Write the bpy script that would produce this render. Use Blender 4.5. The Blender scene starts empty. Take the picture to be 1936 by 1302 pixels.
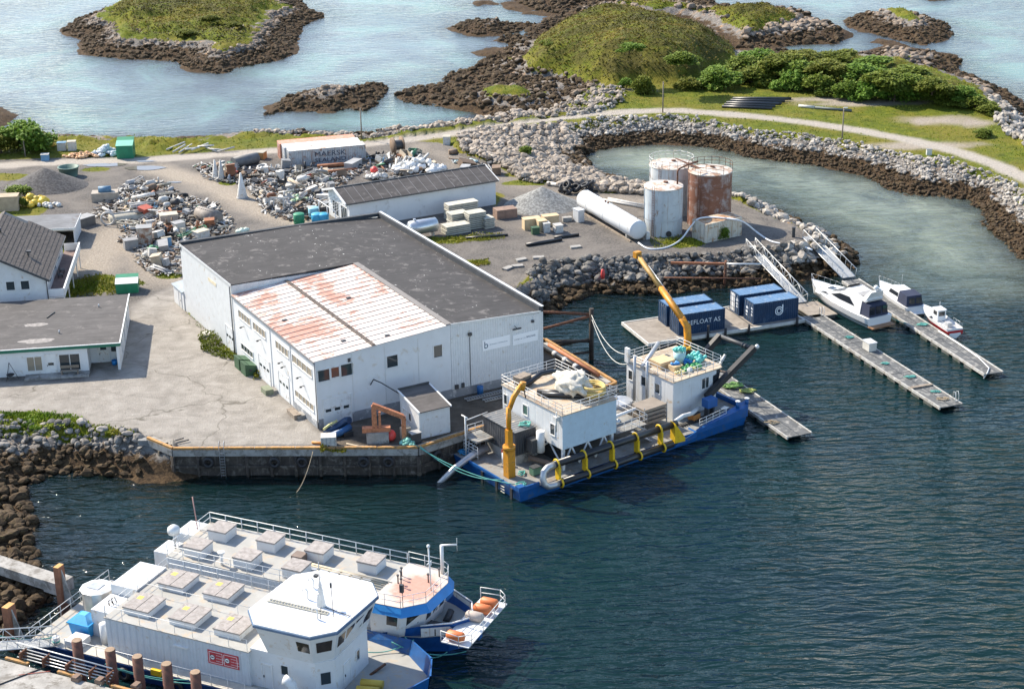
import bpy, bmesh, math, random
import numpy as np
from mathutils import Vector, Matrix, noise as mnoise
R = math.radians
scene = bpy.context.scene
col = scene.collection
random.seed(7)

# ---------------------------------------------------------------- camera, sky, sun, exposure
FPX, PITCH, ROLL, CAMH = 3198.0, R(21.4546), R(-0.925), 73.0
_fwd = Vector((0, math.cos(PITCH), -math.sin(PITCH))); _ri = Vector((1, 0, 0)); _up = _ri.cross(_fwd)
_r2 = math.cos(ROLL) * _ri + math.sin(ROLL) * _up; _u2 = -math.sin(ROLL) * _ri + math.cos(ROLL) * _up
cam_d = bpy.data.cameras.new('camera'); cam = bpy.data.objects.new('camera', cam_d); col.objects.link(cam)
cam_d.sensor_width = 36.0; cam_d.lens = 36.0 * FPX / 1936.0; cam_d.clip_start = 1.0; cam_d.clip_end = 6000.0
cam.matrix_world = Matrix(((_r2.x, _u2.x, -_fwd.x, 0), (_r2.y, _u2.y, -_fwd.y, 0), (_r2.z, _u2.z, -_fwd.z, CAMH), (0, 0, 0, 1)))
scene.camera = cam
SUN_AZ, SUN_EL = 143.0, 41.0          # degrees, counter-clockwise from +X; where the sun stands
world = bpy.data.worlds.new('World'); scene.world = world; world.use_nodes = True
_nt = world.node_tree; _nt.nodes.clear()
_o = _nt.nodes.new('ShaderNodeOutputWorld'); _b = _nt.nodes.new('ShaderNodeBackground'); _s = _nt.nodes.new('ShaderNodeTexSky')
_s.sky_type = 'NISHITA'; _s.sun_disc = False; _s.sun_elevation = R(SUN_EL); _s.sun_rotation = R(90 - SUN_AZ)
_s.air_density = 1.0; _s.dust_density = 0.7; _s.ozone_density = 1.0
_b.inputs['Strength'].default_value = 0.14
_nt.links.new(_s.outputs[0], _b.inputs[0]); _nt.links.new(_b.outputs[0], _o.inputs[0])
sun_d = bpy.data.lights.new('sun', 'SUN'); sun_d.energy = 4.2; sun_d.angle = R(0.55); sun_d.color = (1.0, 0.90, 0.745)
sun = bpy.data.objects.new('sun', sun_d); col.objects.link(sun)
_sd = Vector((math.cos(R(SUN_AZ)) * math.cos(R(SUN_EL)), math.sin(R(SUN_AZ)) * math.cos(R(SUN_EL)), math.sin(R(SUN_EL))))
sun.rotation_euler = (-_sd).to_track_quat('-Z', 'Y').to_euler(); sun.location = (-60, 200, 120)
scene.view_settings.view_transform = 'Standard'; scene.view_settings.look = 'None'
scene.view_settings.gamma = 1.0; scene.view_settings.exposure = 1.07; scene.view_settings.use_curve_mapping = False
scene.cycles.use_denoising = True; scene.cycles.max_bounces = 6; scene.cycles.transparent_max_bounces = 8
scene.cycles.caustics_reflective = False; scene.cycles.caustics_refractive = False

# ---------------------------------------------------------------- pixel -> place
_A = np.array([[_r2.x, _r2.y, _r2.z], [_u2.x, _u2.y, _u2.z], [_fwd.x, _fwd.y, _fwd.z]])
def G(u, v, z=0.0):
    d = _A.T @ np.array([(u - 968) / FPX, -(v - 651) / FPX, 1.0]); t = (z - CAMH) / d[2]
    return Vector((d[0] * t, d[1] * t, z))
GZ = 2.8                                # level of the yard above the water

# ---------------------------------------------------------------- materials
def lnk(nt, a, b): nt.links.new(a, b)
def new_mat(name):
    m = bpy.data.materials.new(name); m.use_nodes = True; nt = m.node_tree
    return m, nt, nt.nodes['Principled BSDF']
def nd(nt, t, **kw):
    n = nt.nodes.new(t)
    for k, v in kw.items(): setattr(n, k, v)
    return n
def noise_n(nt, vec, scale, detail=3.0, rough=0.6, dist=0.0):
    n = nd(nt, 'ShaderNodeTexNoise'); n.inputs['Scale'].default_value = scale; n.inputs['Detail'].default_value = detail
    n.inputs['Roughness'].default_value = rough; n.inputs['Distortion'].default_value = dist
    lnk(nt, vec, n.inputs['Vector']); return n.outputs['Fac']
def ramp_n(nt, fac, stops, interp='LINEAR'):
    n = nd(nt, 'ShaderNodeValToRGB'); cr = n.color_ramp; cr.interpolation = interp
    while len(cr.elements) < len(stops): cr.elements.new(0.5)
    for e, (p, c) in zip(cr.elements, stops):
        e.position = p; e.color = (c[0], c[1], c[2], 1.0) if hasattr(c, '__len__') else (c, c, c, 1.0)
    lnk(nt, fac, n.inputs[0]); return n.outputs[0]
def mix_n(nt, fac, a, b):
    n = nd(nt, 'ShaderNodeMix', data_type='RGBA')
    for s, v in ((0, fac), (6, a), (7, b)):
        if hasattr(v, 'is_output') or isinstance(v, bpy.types.NodeSocket): lnk(nt, v, n.inputs[s])
        elif s == 0: n.inputs[0].default_value = v
        else: n.inputs[s].default_value = (v[0], v[1], v[2], 1.0)
    return n.outputs[2]
def math_n(nt, op, a, b=0.0, clamp=False):
    n = nd(nt, 'ShaderNodeMath', operation=op, use_clamp=clamp)
    for i, v in enumerate((a, b)):
        if isinstance(v, bpy.types.NodeSocket): lnk(nt, v, n.inputs[i])
        else: n.inputs[i].default_value = v
    return n.outputs[0]
def bump_n(nt, b, h, strength=0.4, dist=0.05):
    n = nd(nt, 'ShaderNodeBump'); n.inputs['Strength'].default_value = strength; n.inputs['Distance'].default_value = dist
    lnk(nt, h, n.inputs['Height']); lnk(nt, n.outputs[0], b.inputs['Normal']); return n
def pos_n(nt):
    return nd(nt, 'ShaderNodeNewGeometry').outputs['Position']
def obj_n(nt):
    return nd(nt, 'ShaderNodeTexCoord').outputs['Object']
def scale_v(nt, v, s):
    n = nd(nt, 'ShaderNodeVectorMath', operation='MULTIPLY'); lnk(nt, v, n.inputs[0]); n.inputs[1].default_value = s; return n.outputs[0]
_MC = {}
def M(name, c=(0.5, 0.5, 0.5), rough=0.6, metal=0.0, var=0.12, dirt=None, dirt_amt=0.0, scale=1.2, bump=0.0, streak=0.0, seed=0.0, spec=0.5, rnd=0.0):
    """general painted/metal/wood surface: colour, tonal drift, patches and vertical streaks of dirt or rust"""
    if name in _MC: return _MC[name]
    m, nt, b = new_mat(name); P = obj_n(nt)
    if seed: 
        a = nd(nt, 'ShaderNodeVectorMath', operation='ADD'); lnk(nt, P, a.inputs[0]); a.inputs[1].default_value = (seed, seed * 1.7, seed * .3); P = a.outputs[0]
    n1 = noise_n(nt, P, scale, 4.0, 0.65)
    lo = tuple(x * (1 - var * 1.6) for x in c); hi = tuple(min(1, x * (1 + var)) for x in c)
    cc = ramp_n(nt, n1, ((0.3, lo), (0.7, hi)))
    if rnd:
        oi = nd(nt, 'ShaderNodeObjectInfo'); r = ramp_n(nt, oi.outputs['Random'], ((0, 1 - rnd), (1, 1 + rnd * .6)))
        mm = nd(nt, 'ShaderNodeMix', data_type='RGBA', blend_type='MULTIPLY'); mm.inputs[0].default_value = 1.0
        lnk(nt, cc, mm.inputs[6]); lnk(nt, r, mm.inputs[7]); cc = mm.outputs[2]
    if dirt is not None:
        n2 = noise_n(nt, P, scale * 0.9 + .31, 6.0, 0.72, 0.4)
        f = ramp_n(nt, n2, ((0.62 - dirt_amt * .45, 0.0), (0.70 - dirt_amt * .3, 1.0)))
        if streak:
            n3 = noise_n(nt, scale_v(nt, P, (3.0, 3.0, 0.16)), 1.4, 4.0, 0.7)
            f2 = ramp_n(nt, n3, ((0.66 - streak * .4, 0.0), (0.80 - streak * .3, 0.85)))
            f = math_n(nt, 'MAXIMUM', f, f2)
        cc = mix_n(nt, f, cc, dirt)
    lnk(nt, cc, b.inputs['Base Color']); b.inputs['Roughness'].default_value = rough; b.inputs['Metallic'].default_value = metal
    b.inputs['Specular IOR Level'].default_value = spec
    if bump: bump_n(nt, b, noise_n(nt, P, 9.0, 4.0), bump, 0.03)
    _MC[name] = m; return m
def glass_mat(name='window_glass', c=(0.035, 0.045, 0.05)):
    if name in _MC: return _MC[name]
    m, nt, b = new_mat(name); b.inputs['Base Color'].default_value = (*c, 1); b.inputs['Roughness'].default_value = 0.06
    b.inputs['Specular IOR Level'].default_value = 0.6; _MC[name] = m; return m

RUST = (0.23, 0.095, 0.045); RUSTP = (0.33, 0.13, 0.075); GRIME = (0.30, 0.27, 0.23)
WHITE = M('white_paint', (0.68, 0.68, 0.67), 0.5, var=0.05, dirt=(0.52, 0.48, 0.42), dirt_amt=0.12, streak=0.12)
WHITE2 = M('white_paint_stained', (0.64, 0.64, 0.62), 0.5, var=0.06, dirt=(0.42, 0.3, 0.2), dirt_amt=0.14, streak=0.2, scale=2.2)
STEELW = M('galvanised_pale', (0.62, 0.63, 0.63), 0.45, 0.2, var=0.08)
GALV = M('galvanised_steel', (0.46, 0.47, 0.48), 0.4, 0.55, var=0.14)
DARK = M('dark_grey_steel', (0.055, 0.058, 0.062), 0.55, 0.1, var=0.2)
BLACK = M('black_rubber', (0.022, 0.022, 0.024), 0.6, var=0.25)
BLACKP = M('black_plastic_pipe', (0.018, 0.019, 0.022), 0.35, var=0.2)
RUSTM = M('rusted_steel', (0.20, 0.085, 0.045), 0.85, 0.1, var=0.35, dirt=(0.09, 0.045, 0.03), dirt_amt=0.4, scale=2.5, bump=0.3)
CONC = M('weathered_concrete', (0.34, 0.325, 0.30), 0.9, var=0.18, dirt=(0.17, 0.155, 0.135), dirt_amt=0.3, scale=.8, bump=0.25, streak=.15)
WOOD = M('weathered_timber', (0.30, 0.245, 0.19), 0.85, var=0.2, dirt=(0.14, 0.11, 0.085), dirt_amt=0.3, scale=2.0, bump=0.25)
YELLOW = M('crane_yellow', (0.55, 0.235, 0.012), 0.5, var=0.12, dirt=(0.25, 0.13, 0.05), dirt_amt=0.2, scale=2.0)
YELLOWB = M('clamp_yellow', (0.74, 0.47, 0.015), 0.5, var=0.1, dirt=(0.3, 0.17, 0.04), dirt_amt=0.12, scale=2.0)
BLUEH = M('hull_blue', (0.006, 0.085, 0.28), 0.42, var=0.15, dirt=(0.06, 0.10, 0.16), dirt_amt=0.16, streak=.1)
GLASS = glass_mat()

# ---------------------------------------------------------------- meshes
class MB:
    """collects shapes; build() links them as one mesh object"""
    def __init__(s): s.v = []; s.f = []; s.sm = []
    def add(s, vs, fs, smooth=False):
        o = len(s.v); s.v += [tuple(p) for p in vs]; s.f += [tuple(i + o for i in f) for f in fs]; s.sm += [smooth] * len(fs); return s
    def box(s, x0, x1, y0, y1, z0, z1, rz=0.0, about=None, tilt=None):
        vs = [Vector((x, y, z)) for z in (z0, z1) for y in (y0, y1) for x in (x0, x1)]
        if rz or tilt:
            c = Vector(about) if about else Vector(((x0 + x1) / 2, (y0 + y1) / 2, (z0 + z1) / 2))
            m = Matrix.Rotation(rz, 3, 'Z')
            if tilt: m = m @ Matrix.Rotation(tilt[0], 3, 'X') @ Matrix.Rotation(tilt[1], 3, 'Y')
            vs = [c + m @ (p - c) for p in vs]
        return s.add(vs, ((0, 2, 3, 1), (4, 5, 7, 6), (0, 1, 5, 4), (2, 6, 7, 3), (0, 4, 6, 2), (1, 3, 7, 5)))
    def prism(s, poly, z0, z1, top=None):
        """vertical prism over a 2D outline (counter-clockwise); top: other outline or per-vertex heights"""
        n = len(poly); b = [(p[0], p[1], z0) for p in poly]
        if top is None: t = [(p[0], p[1], z1) for p in poly]
        elif hasattr(top[0], '__len__'): t = [(p[0], p[1], z1) for p in top]
        else: t = [(p[0], p[1], h) for p, h in zip(poly, top)]
        return s.add(b + t, [tuple(range(n - 1, -1, -1)), tuple(range(n, 2 * n))] + [(i, (i + 1) % n, n + (i + 1) % n, n + i) for i in range(n)])
    def slab(s, pts, th):
        """a sheet through 3D points (counter-clockwise from above), thickness th downwards"""
        n = len(pts); t = [Vector(p) for p in pts]; b = [p - Vector((0, 0, th)) for p in t]
        return s.add(b + t, [tuple(range(n - 1, -1, -1)), tuple(range(n, 2 * n))] + [(i, (i + 1) % n, n + (i + 1) % n, n + i) for i in range(n)])
    def cyl(s, a, b, r, n=10, r2=None, caps=True, smooth=True):
        a = Vector(a); b = Vector(b); d = (b - a)
        if d.length < 1e-6: return s
        d.normalize(); x = d.orthogonal().normalized(); y = d.cross(x); r2 = r if r2 is None else r2
        ring = [(math.cos(2 * math.pi * i / n), math.sin(2 * math.pi * i / n)) for i in range(n)]
        vs = [a + (x * c + y * q) * r for c, q in ring] + [b + (x * c + y * q) * r2 for c, q in ring]
        s.add(vs, [(i, (i + 1) % n, n + (i + 1) % n, n + i) for i in range(n)], smooth)
        if caps:
            o = len(s.v) - 2 * n
            s.f += [tuple(o + i for i in range(n - 1, -1, -1)), tuple(o + n + i for i in range(n))]; s.sm += [False, False]
        return s
    def tube(s, pts, r, n=8, closed=False, caps=True):
        pts = [Vector(p) for p in pts]; k = len(pts); rings = []
        x = None
        for i, p in enumerate(pts):
            q0 = pts[(i - 1) % k] if (closed or i > 0) else p; q1 = pts[(i + 1) % k] if (closed or i < k - 1) else p
            d = (q1 - q0); d = d.normalized() if d.length > 1e-9 else Vector((0, 0, 1))
            if x is None: x = d.orthogonal().normalized()
            else: x = (x - d * x.dot(d)); x = x.normalized() if x.length > 1e-6 else d.orthogonal().normalized()
            y = d.cross(x); rr = r[i] if hasattr(r, '__len__') else r
            rings.append([p + (x * math.cos(2 * math.pi * j / n) + y * math.sin(2 * math.pi * j / n)) * rr for j in range(n)])
        vs = [q for g in rings for q in g]; fs = []
        for i in range(k if closed else k - 1):
            a, b = i * n, ((i + 1) % k) * n
            fs += [(a + j, a + (j + 1) % n, b + (j + 1) % n, b + j) for j in range(n)]
        s.add(vs, fs, True)
        if caps and not closed:
            o = len(s.v) - k * n
            s.f += [tuple(o + j for j in range(n - 1, -1, -1)), tuple(o + (k - 1) * n + j for j in range(n))]; s.sm += [False, False]
        return s
    def lathe(s, prof, c=(0, 0, 0), n=24, axis='Z'):
        vs = []; c = Vector(c)
        for r, h in prof:
            for i in range(n):
                a = 2 * math.pi * i / n; p = (r * math.cos(a), r * math.sin(a), h)
                if axis == 'X': p = (h, p[0], p[1])
                elif axis == 'Y': p = (p[0], h, p[1])
                vs.append(c + Vector(p))
        fs = [(k * n + i, k * n + (i + 1) % n, (k + 1) * n + (i + 1) % n, (k + 1) * n + i) for k in range(len(prof) - 1) for i in range(n)]
        return s.add(vs, fs, True)
    def ball(s, c, r, seg=10, rings=6, sc=(1, 1, 1), jitter=0.0, rot=None):
        vs = []; rnd = random.Random(hash((round(c[0], 3), round(c[1], 3), seg)) & 0xffff)
        for k in range(rings + 1):
            ph = math.pi * k / rings
            for i in range(seg):
                a = 2 * math.pi * i / seg; j = 1 + (rnd.random() - .5) * jitter
                p = Vector((r * sc[0] * j * math.sin(ph) * math.cos(a), r * sc[1] * j * math.sin(ph) * math.sin(a), r * sc[2] * j * math.cos(ph)))
                if rot is not None: p = rot @ p
                vs.append(Vector(c) + p)
        fs = [(k * seg + i, (k + 1) * seg + i, (k + 1) * seg + (i + 1) % seg, k * seg + (i + 1) % seg) for k in range(rings) for i in range(seg)]
        return s.add(vs, fs, True)
    def torus(s, c, R_, r, n=14, m=6, axis=(0, 0, 1)):
        ax = Vector(axis).normalized(); x = ax.orthogonal().normalized(); y = ax.cross(x); c = Vector(c)
        return s.tube([c + (x * math.cos(2 * math.pi * i / n) + y * math.sin(2 * math.pi * i / n)) * R_ for i in range(n)], r, m, closed=True)
    def mesh(s, name):
        me = bpy.data.meshes.new(name); me.from_pydata(s.v, [], s.f)
        me.polygons.foreach_set('use_smooth', s.sm); me.update(); return me
    def build(s, name, mat, parent=None, label=None):
        me = s.mesh(name); me.materials.append(mat); o = bpy.data.objects.new(name, me); col.objects.link(o)
        if parent is not None: o.parent = parent
        if label: o['label'] = label
        return o
def tag(o, label=None, cat=None, group=None, kind=None):
    if label: o['label'] = label
    if cat: o['category'] = cat
    if group: o['group'] = group
    if kind: o['kind'] = kind
    return o
def thing(name, label, cat, loc=(0, 0, 0), rz=0.0, group=None):
    o = bpy.data.objects.new(name, None); col.objects.link(o); o.empty_display_size = 0.3
    o.location = loc; o.rotation_euler = (0, 0, rz); return tag(o, label, cat, group)
def single(name, mb, mat, label, cat, loc=(0, 0, 0), rz=0.0, group=None, rot=None):
    o = mb.build(name, mat); o.location = loc; o.rotation_euler = rot if rot else (0, 0, rz); return tag(o, label, cat, group)
def dup(root, loc, rz=None, label=None, group=None):
    def cp(o, par):
        c = o.copy(); col.objects.link(c); c.parent = par
        for ch in o.children: cp(ch, c)
        return c
    r = cp(root, None); r.location = loc
    if rz is not None: r.rotation_euler = (0, 0, rz)
    if label: r['label'] = label
    if group: r['group'] = group
    return r
def railing(mb, pts, h=1.05, step=1.5, r=0.025, rails=(1.0, 0.5), closed=False, post_r=None):
    pts = [Vector(p) for p in pts]
    if closed: pts = pts + [pts[0]]
    for a, b in zip(pts[:-1], pts[1:]):
        L = (b - a).length; n = max(1, round(L / step))
        for f in rails: mb.cyl(a + Vector((0, 0, h * f)), b + Vector((0, 0, h * f)), r, 5)
        for i in range(n + 1):
            p = a.lerp(b, i / n); mb.cyl(p, p + Vector((0, 0, h)), post_r or r, 5)
def mesh_np(name, V, Fq, mat, smooth=True):
    me = bpy.data.meshes.new(name); k = Fq.shape[1]
    me.vertices.add(len(V)); me.vertices.foreach_set('co', V.astype(np.float32).ravel())
    me.loops.add(Fq.size); me.loops.foreach_set('vertex_index', Fq.astype(np.int32).ravel())
    me.polygons.add(len(Fq)); me.polygons.foreach_set('loop_start', np.arange(0, Fq.size, k, dtype=np.int32))
    me.polygons.foreach_set('loop_total', np.full(len(Fq), k, dtype=np.int32))
    me.polygons.foreach_set('use_smooth', np.full(len(Fq), smooth)); me.update(); me.validate()
    me.materials.append(mat); o = bpy.data.objects.new(name, me); col.objects.link(o); return o
# ---------------------------------------------------------------- land, water
BANG = R(29.0); BO = G(603, 811, GZ)                         # the warehouse's frame: corner and direction
def BF(a, b, z=GZ):
    c, s = math.cos(BANG), math.sin(BANG); return Vector((BO.x + a * c - b * s, BO.y + a * s + b * c, z))
def pxs(z, *pts): return [tuple(G(u, v, z)[:2]) for u, v in pts]
def xy(p): return (p[0], p[1])
S_MAIN = pxs(0, (-160, 236), (0, 242), (60, 248), (101, 256), (220, 261), (264, 263), (304, 258), (406, 253), (494, 250), (541, 252), (650, 255),
    (687, 257), (735, 248), (795, 244), (843, 235), (900, 229), (927, 225), (921, 216), (897, 208), (860, 204), (809, 199), (768, 193), (753, 172),
    (775, 166), (829, 159), (850, 145), (870, 134), (910, 137), (904, 118), (927, 113), (954, 108), (965, 100), (978, 88), (965, 81), (934, 76),
    (944, 69), (998, 66), (1008, 51), (1030, 40), (1055, 29), (1039, 29), (995, 25), (971, 17), (948, 0), (930, -15), (1000, -42), (1200, -42),
    (1310, -12), (1340, 3), (1372, 12), (1400, 14), (1448, 14), (1492, 18), (1523, 27), (1550, 44), (1590, 61), (1597, 68), (1577, 81), (1523, 83),
    (1455, 90), (1440, 98), (1500, 100), (1560, 99), (1620, 102), (1640, 99), (1675, 91), (1725, 93), (1793, 105), (1817, 127), (1800, 134),
    (1830, 145), (1867, 162), (1894, 169), (1921, 189), (1936, 210), (1990, 260), (2080, 340), (2250, 460), (2150, 640), (2050, 560), (1936, 490),
    (1900, 455), (1867, 426), (1857, 396), (1827, 379), (1759, 370), (1709, 368), (1685, 358), (1658, 341), (1624, 328), (1556, 313), (1506, 308),
    (1421, 297), (1387, 287), (1320, 275), (1249, 269), (1167, 277), (1120, 284), (1090, 297), (1112, 316), (1157, 329), (1183, 344), (1222, 349),
    (1300, 358), (1384, 371), (1407, 381), (1444, 399), (1483, 418), (1530, 438), (1570, 450), (1605, 470), (1622, 490), (1598, 512), (1576, 518),
    (1538, 521), (1483, 529), (1421, 537), (1367, 541), (1305, 545), (1266, 552), (1208, 552), (1150, 552), (1112, 553), (1070, 566), (1046, 585))
S_MAIN += [xy(BF(28.2, 24)), xy(BF(27.4, 10)), xy(BF(31.6, 9)), xy(BF(31.6, -5.4)), xy(BF(6.6, -9.0)), (-9.6, 151.4), (-33.4, 152.1)]
S_MAIN += pxs(0, (339, 900), (310, 901), (207, 899), (116, 897), (35, 918), (33, 926), (34, 938), (31, 959), (39, 980), (54, 994), (52, 1010),
    (54, 1028), (42, 1049), (66, 1060), (72, 1085), (81, 1117), (66, 1149), (32, 1175), (10, 1190), (-60, 1215), (-400, 1240), (-500, 700))
P_MAIN = pxs(GZ, (-160, 262), (0, 262), (100, 263), (220, 267), (264, 269), (400, 264), (500, 258), (640, 262), (700, 268), (800, 254), (930, 236),
    (1050, 222), (1125, 212), (1165, 203), (1178, 190), (1172, 172), (1250, 140), (1400, 108), (1620, 112), (1740, 128), (1800, 143), (1860, 182),
    (1885, 228), (1936, 282), (2060, 380), (2200, 480), (2120, 560), (2000, 420), (1936, 365), (1911, 345), (1861, 325), (1793, 306), (1725, 297),
    (1658, 282), (1590, 267), (1489, 252), (1421, 247), (1354, 233), (1286, 223), (1147, 225), (1046, 243), (961, 247), (897, 255), (856, 267),
    (863, 291), (951, 316), (985, 340), (1046, 350), (1147, 362), (1215, 366), (1300, 372), (1385, 376), (1404, 384), (1440, 402), (1480, 420),
    (1520, 434), (1556, 450), (1530, 460), (1500, 467), (1470, 470), (1418, 475), (1339, 483), (1261, 487), (1183, 491), (1104, 493), (1057, 497),
    (1026, 501), (1004, 515), (992, 535))
P_MAIN += [xy(BF(27.2, 24)), xy(BF(27.0, 9.6)), xy(BF(31.3, 8.7)), xy(BF(31.3, -5.1)), xy(BF(6.7, -8.7)), (-9.7, 151.7), (-33.2, 152.4), (-36.2, 155.0)]
P_MAIN += pxs(GZ, (262, 818), (165, 806), (0, 798), (-150, 800), (-400, 800), (-400, 500))
ISLANDS = [  # outline at the water, ramp width, ramp top, dome height, dome width
    (pxs(0, (117, 57), (135, 69), (154, 73), (157, 101), (189, 107), (243, 112), (287, 112), (331, 117), (358, 133), (412, 140), (439, 135), (480, 123),
         (521, 117), (548, 105), (558, 81), (575, 47), (613, 34), (608, 24), (595, 24), (581, 14), (568, 3), (540, -14), (440, -22), (330, -12), (220, 14), (150, 34)), 8, 2.1, 4.0, 12),
    (pxs(0, (500, 218), (541, 211), (575, 210), (610, 214), (650, 208), (690, 210), (708, 203), (718, 188), (738, 169), (731, 161), (700, 160), (650, 168), (600, 172), (550, 182), (520, 200)), 7, 1.9, 1.6, 5),
    (pxs(0, (851, 52), (870, 60), (890, 67), (934, 69), (975, 62), (1010, 48), (965, 42), (920, 39), (880, 38)), 7, 1.5, .3, 5),
    (pxs(0, (887, 100), (910, 104), (954, 101), (950, 94), (915, 91)), 5, 0.9, .2, 5),
    (pxs(0, (887, 8), (905, 11), (938, 8), (925, 2), (900, 3)), 5, 1.0, .2, 5),
    (pxs(0, (1594, 44), (1611, 52), (1644, 61), (1692, 75), (1742, 85), (1780, 80), (1802, 62), (1786, 42), (1725, 30), (1658, 27), (1620, 30)), 9, 2.3, 1.8, 7),
    (pxs(0, (1648, 81), (1675, 88), (1710, 87), (1690, 77), (1660, 72)), 5, 0.9, .2, 5),
    (pxs(0, (1730, -2), (1760, 2), (1800, 0), (1790, -10), (1740, -10)), 5, 1.0, .2, 5),
    (pxs(0, (-160, 205), (0, 202), (22, 218), (12, 232), (0, 238), (-160, 250)), 7, 1.4, .2, 5),
]
HILLS = [ # outline, base level, height, width
    (pxs(2.5, (985, 135), (1060, 142), (1100, 156), (1160, 166), (1200, 160), (1290, 163), (1330, 152), (1392, 112), (1392, 86), (1300, 50), (1200, 41), (1100, 42), (1040, 52), (1000, 90)), 7.0, 14.0),
    (pxs(1.5, (1060, 16), (1200, 8), (1300, 12), (1380, 24), (1480, 30), (1520, 44), (1430, 72), (1395, 82), (1385, 58), (1300, 32), (1100, 26)), 2.6, 9.0),
    (pxs(2.5, (1390, 116), (1620, 112), (1740, 128), (1850, 172), (1860, 200), (1700, 190), (1500, 160), (1400, 140)), 1.2, 9.0),
    (pxs(GZ, (270, 268), (380, 266), (400, 280), (330, 285), (270, 284)), 1.3, 5.0),
]
BUMPS = [(930, 186, 1.3, 5.5, 2.2), (985, 192, 1.3, 5.0, 1.7), (1455, 30, 1.2, 10, 1.4), (1530, 52, 1.2, 9, 1.2), (1130, 190, 2.4, 6, .9), (1700, 110, .9, 9, .8), (985, 118, 2, 7, 2.0),
         (1005, 85, 2, 7, 2.2), (1420, 58, 1.5, 8, 1.2)]
def poly_sd(X, Y, poly):
    """signed distance, positive inside"""
    d2 = np.full(X.shape, 1e12); ins = np.zeros(X.shape, bool); n = len(poly)
    for i in range(n):
        x0, y0 = poly[i]; x1, y1 = poly[(i + 1) % n]; ex, ey = x1 - x0, y1 - y0; L = ex * ex + ey * ey + 1e-12
        t = np.clip(((X - x0) * ex + (Y - y0) * ey) / L, 0, 1); dx = X - (x0 + t * ex); dy = Y - (y0 + t * ey)
        np.minimum(d2, dx * dx + dy * dy, out=d2)
        c = ((y0 > Y) != (y1 > Y)) & (X < (x1 - x0) * (Y - y0) / (y1 - y0 + 1e-12) + x0); ins ^= c
    d = np.sqrt(d2); return np.where(ins, d, -d)
_rs = np.random.RandomState(3); _lat = _rs.rand(256, 256)
def vnoise(x, y):
    xi = np.floor(x).astype(int); yi = np.floor(y).astype(int); fx = x - xi; fy = y - yi
    fx = fx * fx * (3 - 2 * fx); fy = fy * fy * (3 - 2 * fy)
    g = lambda a, b: _lat[a % 256, b % 256]
    return (g(xi, yi) * (1 - fx) + g(xi + 1, yi) * fx) * (1 - fy) + (g(xi, yi + 1) * (1 - fx) + g(xi + 1, yi + 1) * fx) * fy
def fbm(x, y, s, o=4, gain=0.5):
    r = np.zeros(x.shape); a = 1.0; t = 0
    for k in range(o): r += a * vnoise(x / s + 17.3 * k, y / s - 9.1 * k); t += a; a *= gain; s *= 0.5
    return r / t - 0.5
def ridged(x, y, s, o=3):
    r = np.zeros(x.shape); a = 1.0; t = 0
    for k in range(o): r += a * (1 - np.abs(2 * vnoise(x / s + 5.1 * k, y / s + 3.7 * k) - 1)); t += a; a *= .55; s *= .5
    return r / t
def terrain_h(X, Y, detail=True):
    sS = poly_sd(X, Y, S_MAIN); sP = poly_sd(X, Y, P_MAIN)
    h = np.where(sP >= 0, GZ, np.where(sS >= 0, GZ * sS / (sS - np.minimum(sP, 0) + 1e-6), np.maximum(sS * 0.22, -5.0)))
    nat = np.where(sP >= 0, 0.0, np.clip((sS + 6) / 6, 0, 1)) * (Y > 0)
    for poly, w, top, dome, dw in ISLANDS:
        s = poly_sd(X, Y, poly)
        k = np.where(s >= 0, np.minimum(s / w, 1) * top + dome * (1 - np.exp(-np.maximum(s - w * .8, 0) / dw)), np.maximum(s * 0.22, -5.0))
        nat = np.where(k > h, np.clip((s + 6) / 6, 0, 1), nat); h = np.maximum(h, k)
    for poly, H, w in HILLS:
        s = poly_sd(X, Y, poly); q = np.clip(s / w, 0, 1); f = 1 - (1 - q) ** 2.2
        h = h + H * f; nat = np.maximum(nat, np.clip(s / 3, 0, 1))
    for u, v, z, r, H in BUMPS:
        p = G(u, v, z); h = h + H * np.exp(-(((X - p.x) / r) ** 2 + ((Y - p.y) / r) ** 2)); nat = np.maximum(nat, np.exp(-(((X - p.x) / r) ** 2 + ((Y - p.y) / r) ** 2)))
    if detail:
        amp = 0.35 + 0.65 * np.clip(h / 2.5, 0, 1)
        rock = (ridged(X, Y, 5.0) - 0.55) * 1.5 + (ridged(X + 40, Y, 2.2, 2) - 0.55) * 1.3
        quay = (poly_sd(X, Y, [xy(BF(-25, -14)), xy(BF(36, -14)), xy(BF(36, 24)), xy(BF(24, 24)), xy(BF(0, 0))]) > -1)
        h = h + np.where(quay, 0, nat * amp * rock * np.where(h > 4.5, .35, 0.75)) + fbm(X, Y, 9, 3) * np.where(nat > .3, 1.2, 0.10) + np.where((nat > .5) & (h > 3.5), fbm(X + 7, Y, 16, 4, .6) * 4.2, 0)
    return h, sS, sP, nat
def sheet(y0, y1, rows, cols, k, pad):
    t = np.linspace(0, 1, rows); Yr = y0 * (y1 / y0) ** t; u = np.linspace(-1, 1, cols)
    X = u[None, :] * (k * Yr[:, None] + pad); Y = np.repeat(Yr[:, None], cols, 1); return X, Y
def grid_faces(r, c):
    i = np.arange(r - 1)[:, None] * c + np.arange(c - 1)[None, :]
    return np.stack([i, i + 1, i + c + 1, i + c], -1).reshape(-1, 4)
TX, TY = sheet(92, 560, 620, 480, 0.36, 6)
TH, TSS, TSP, TNAT = terrain_h(TX, TY)
def smooth01(d, w): return np.clip(d / w * .5 + .5, 0, 1)
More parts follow.
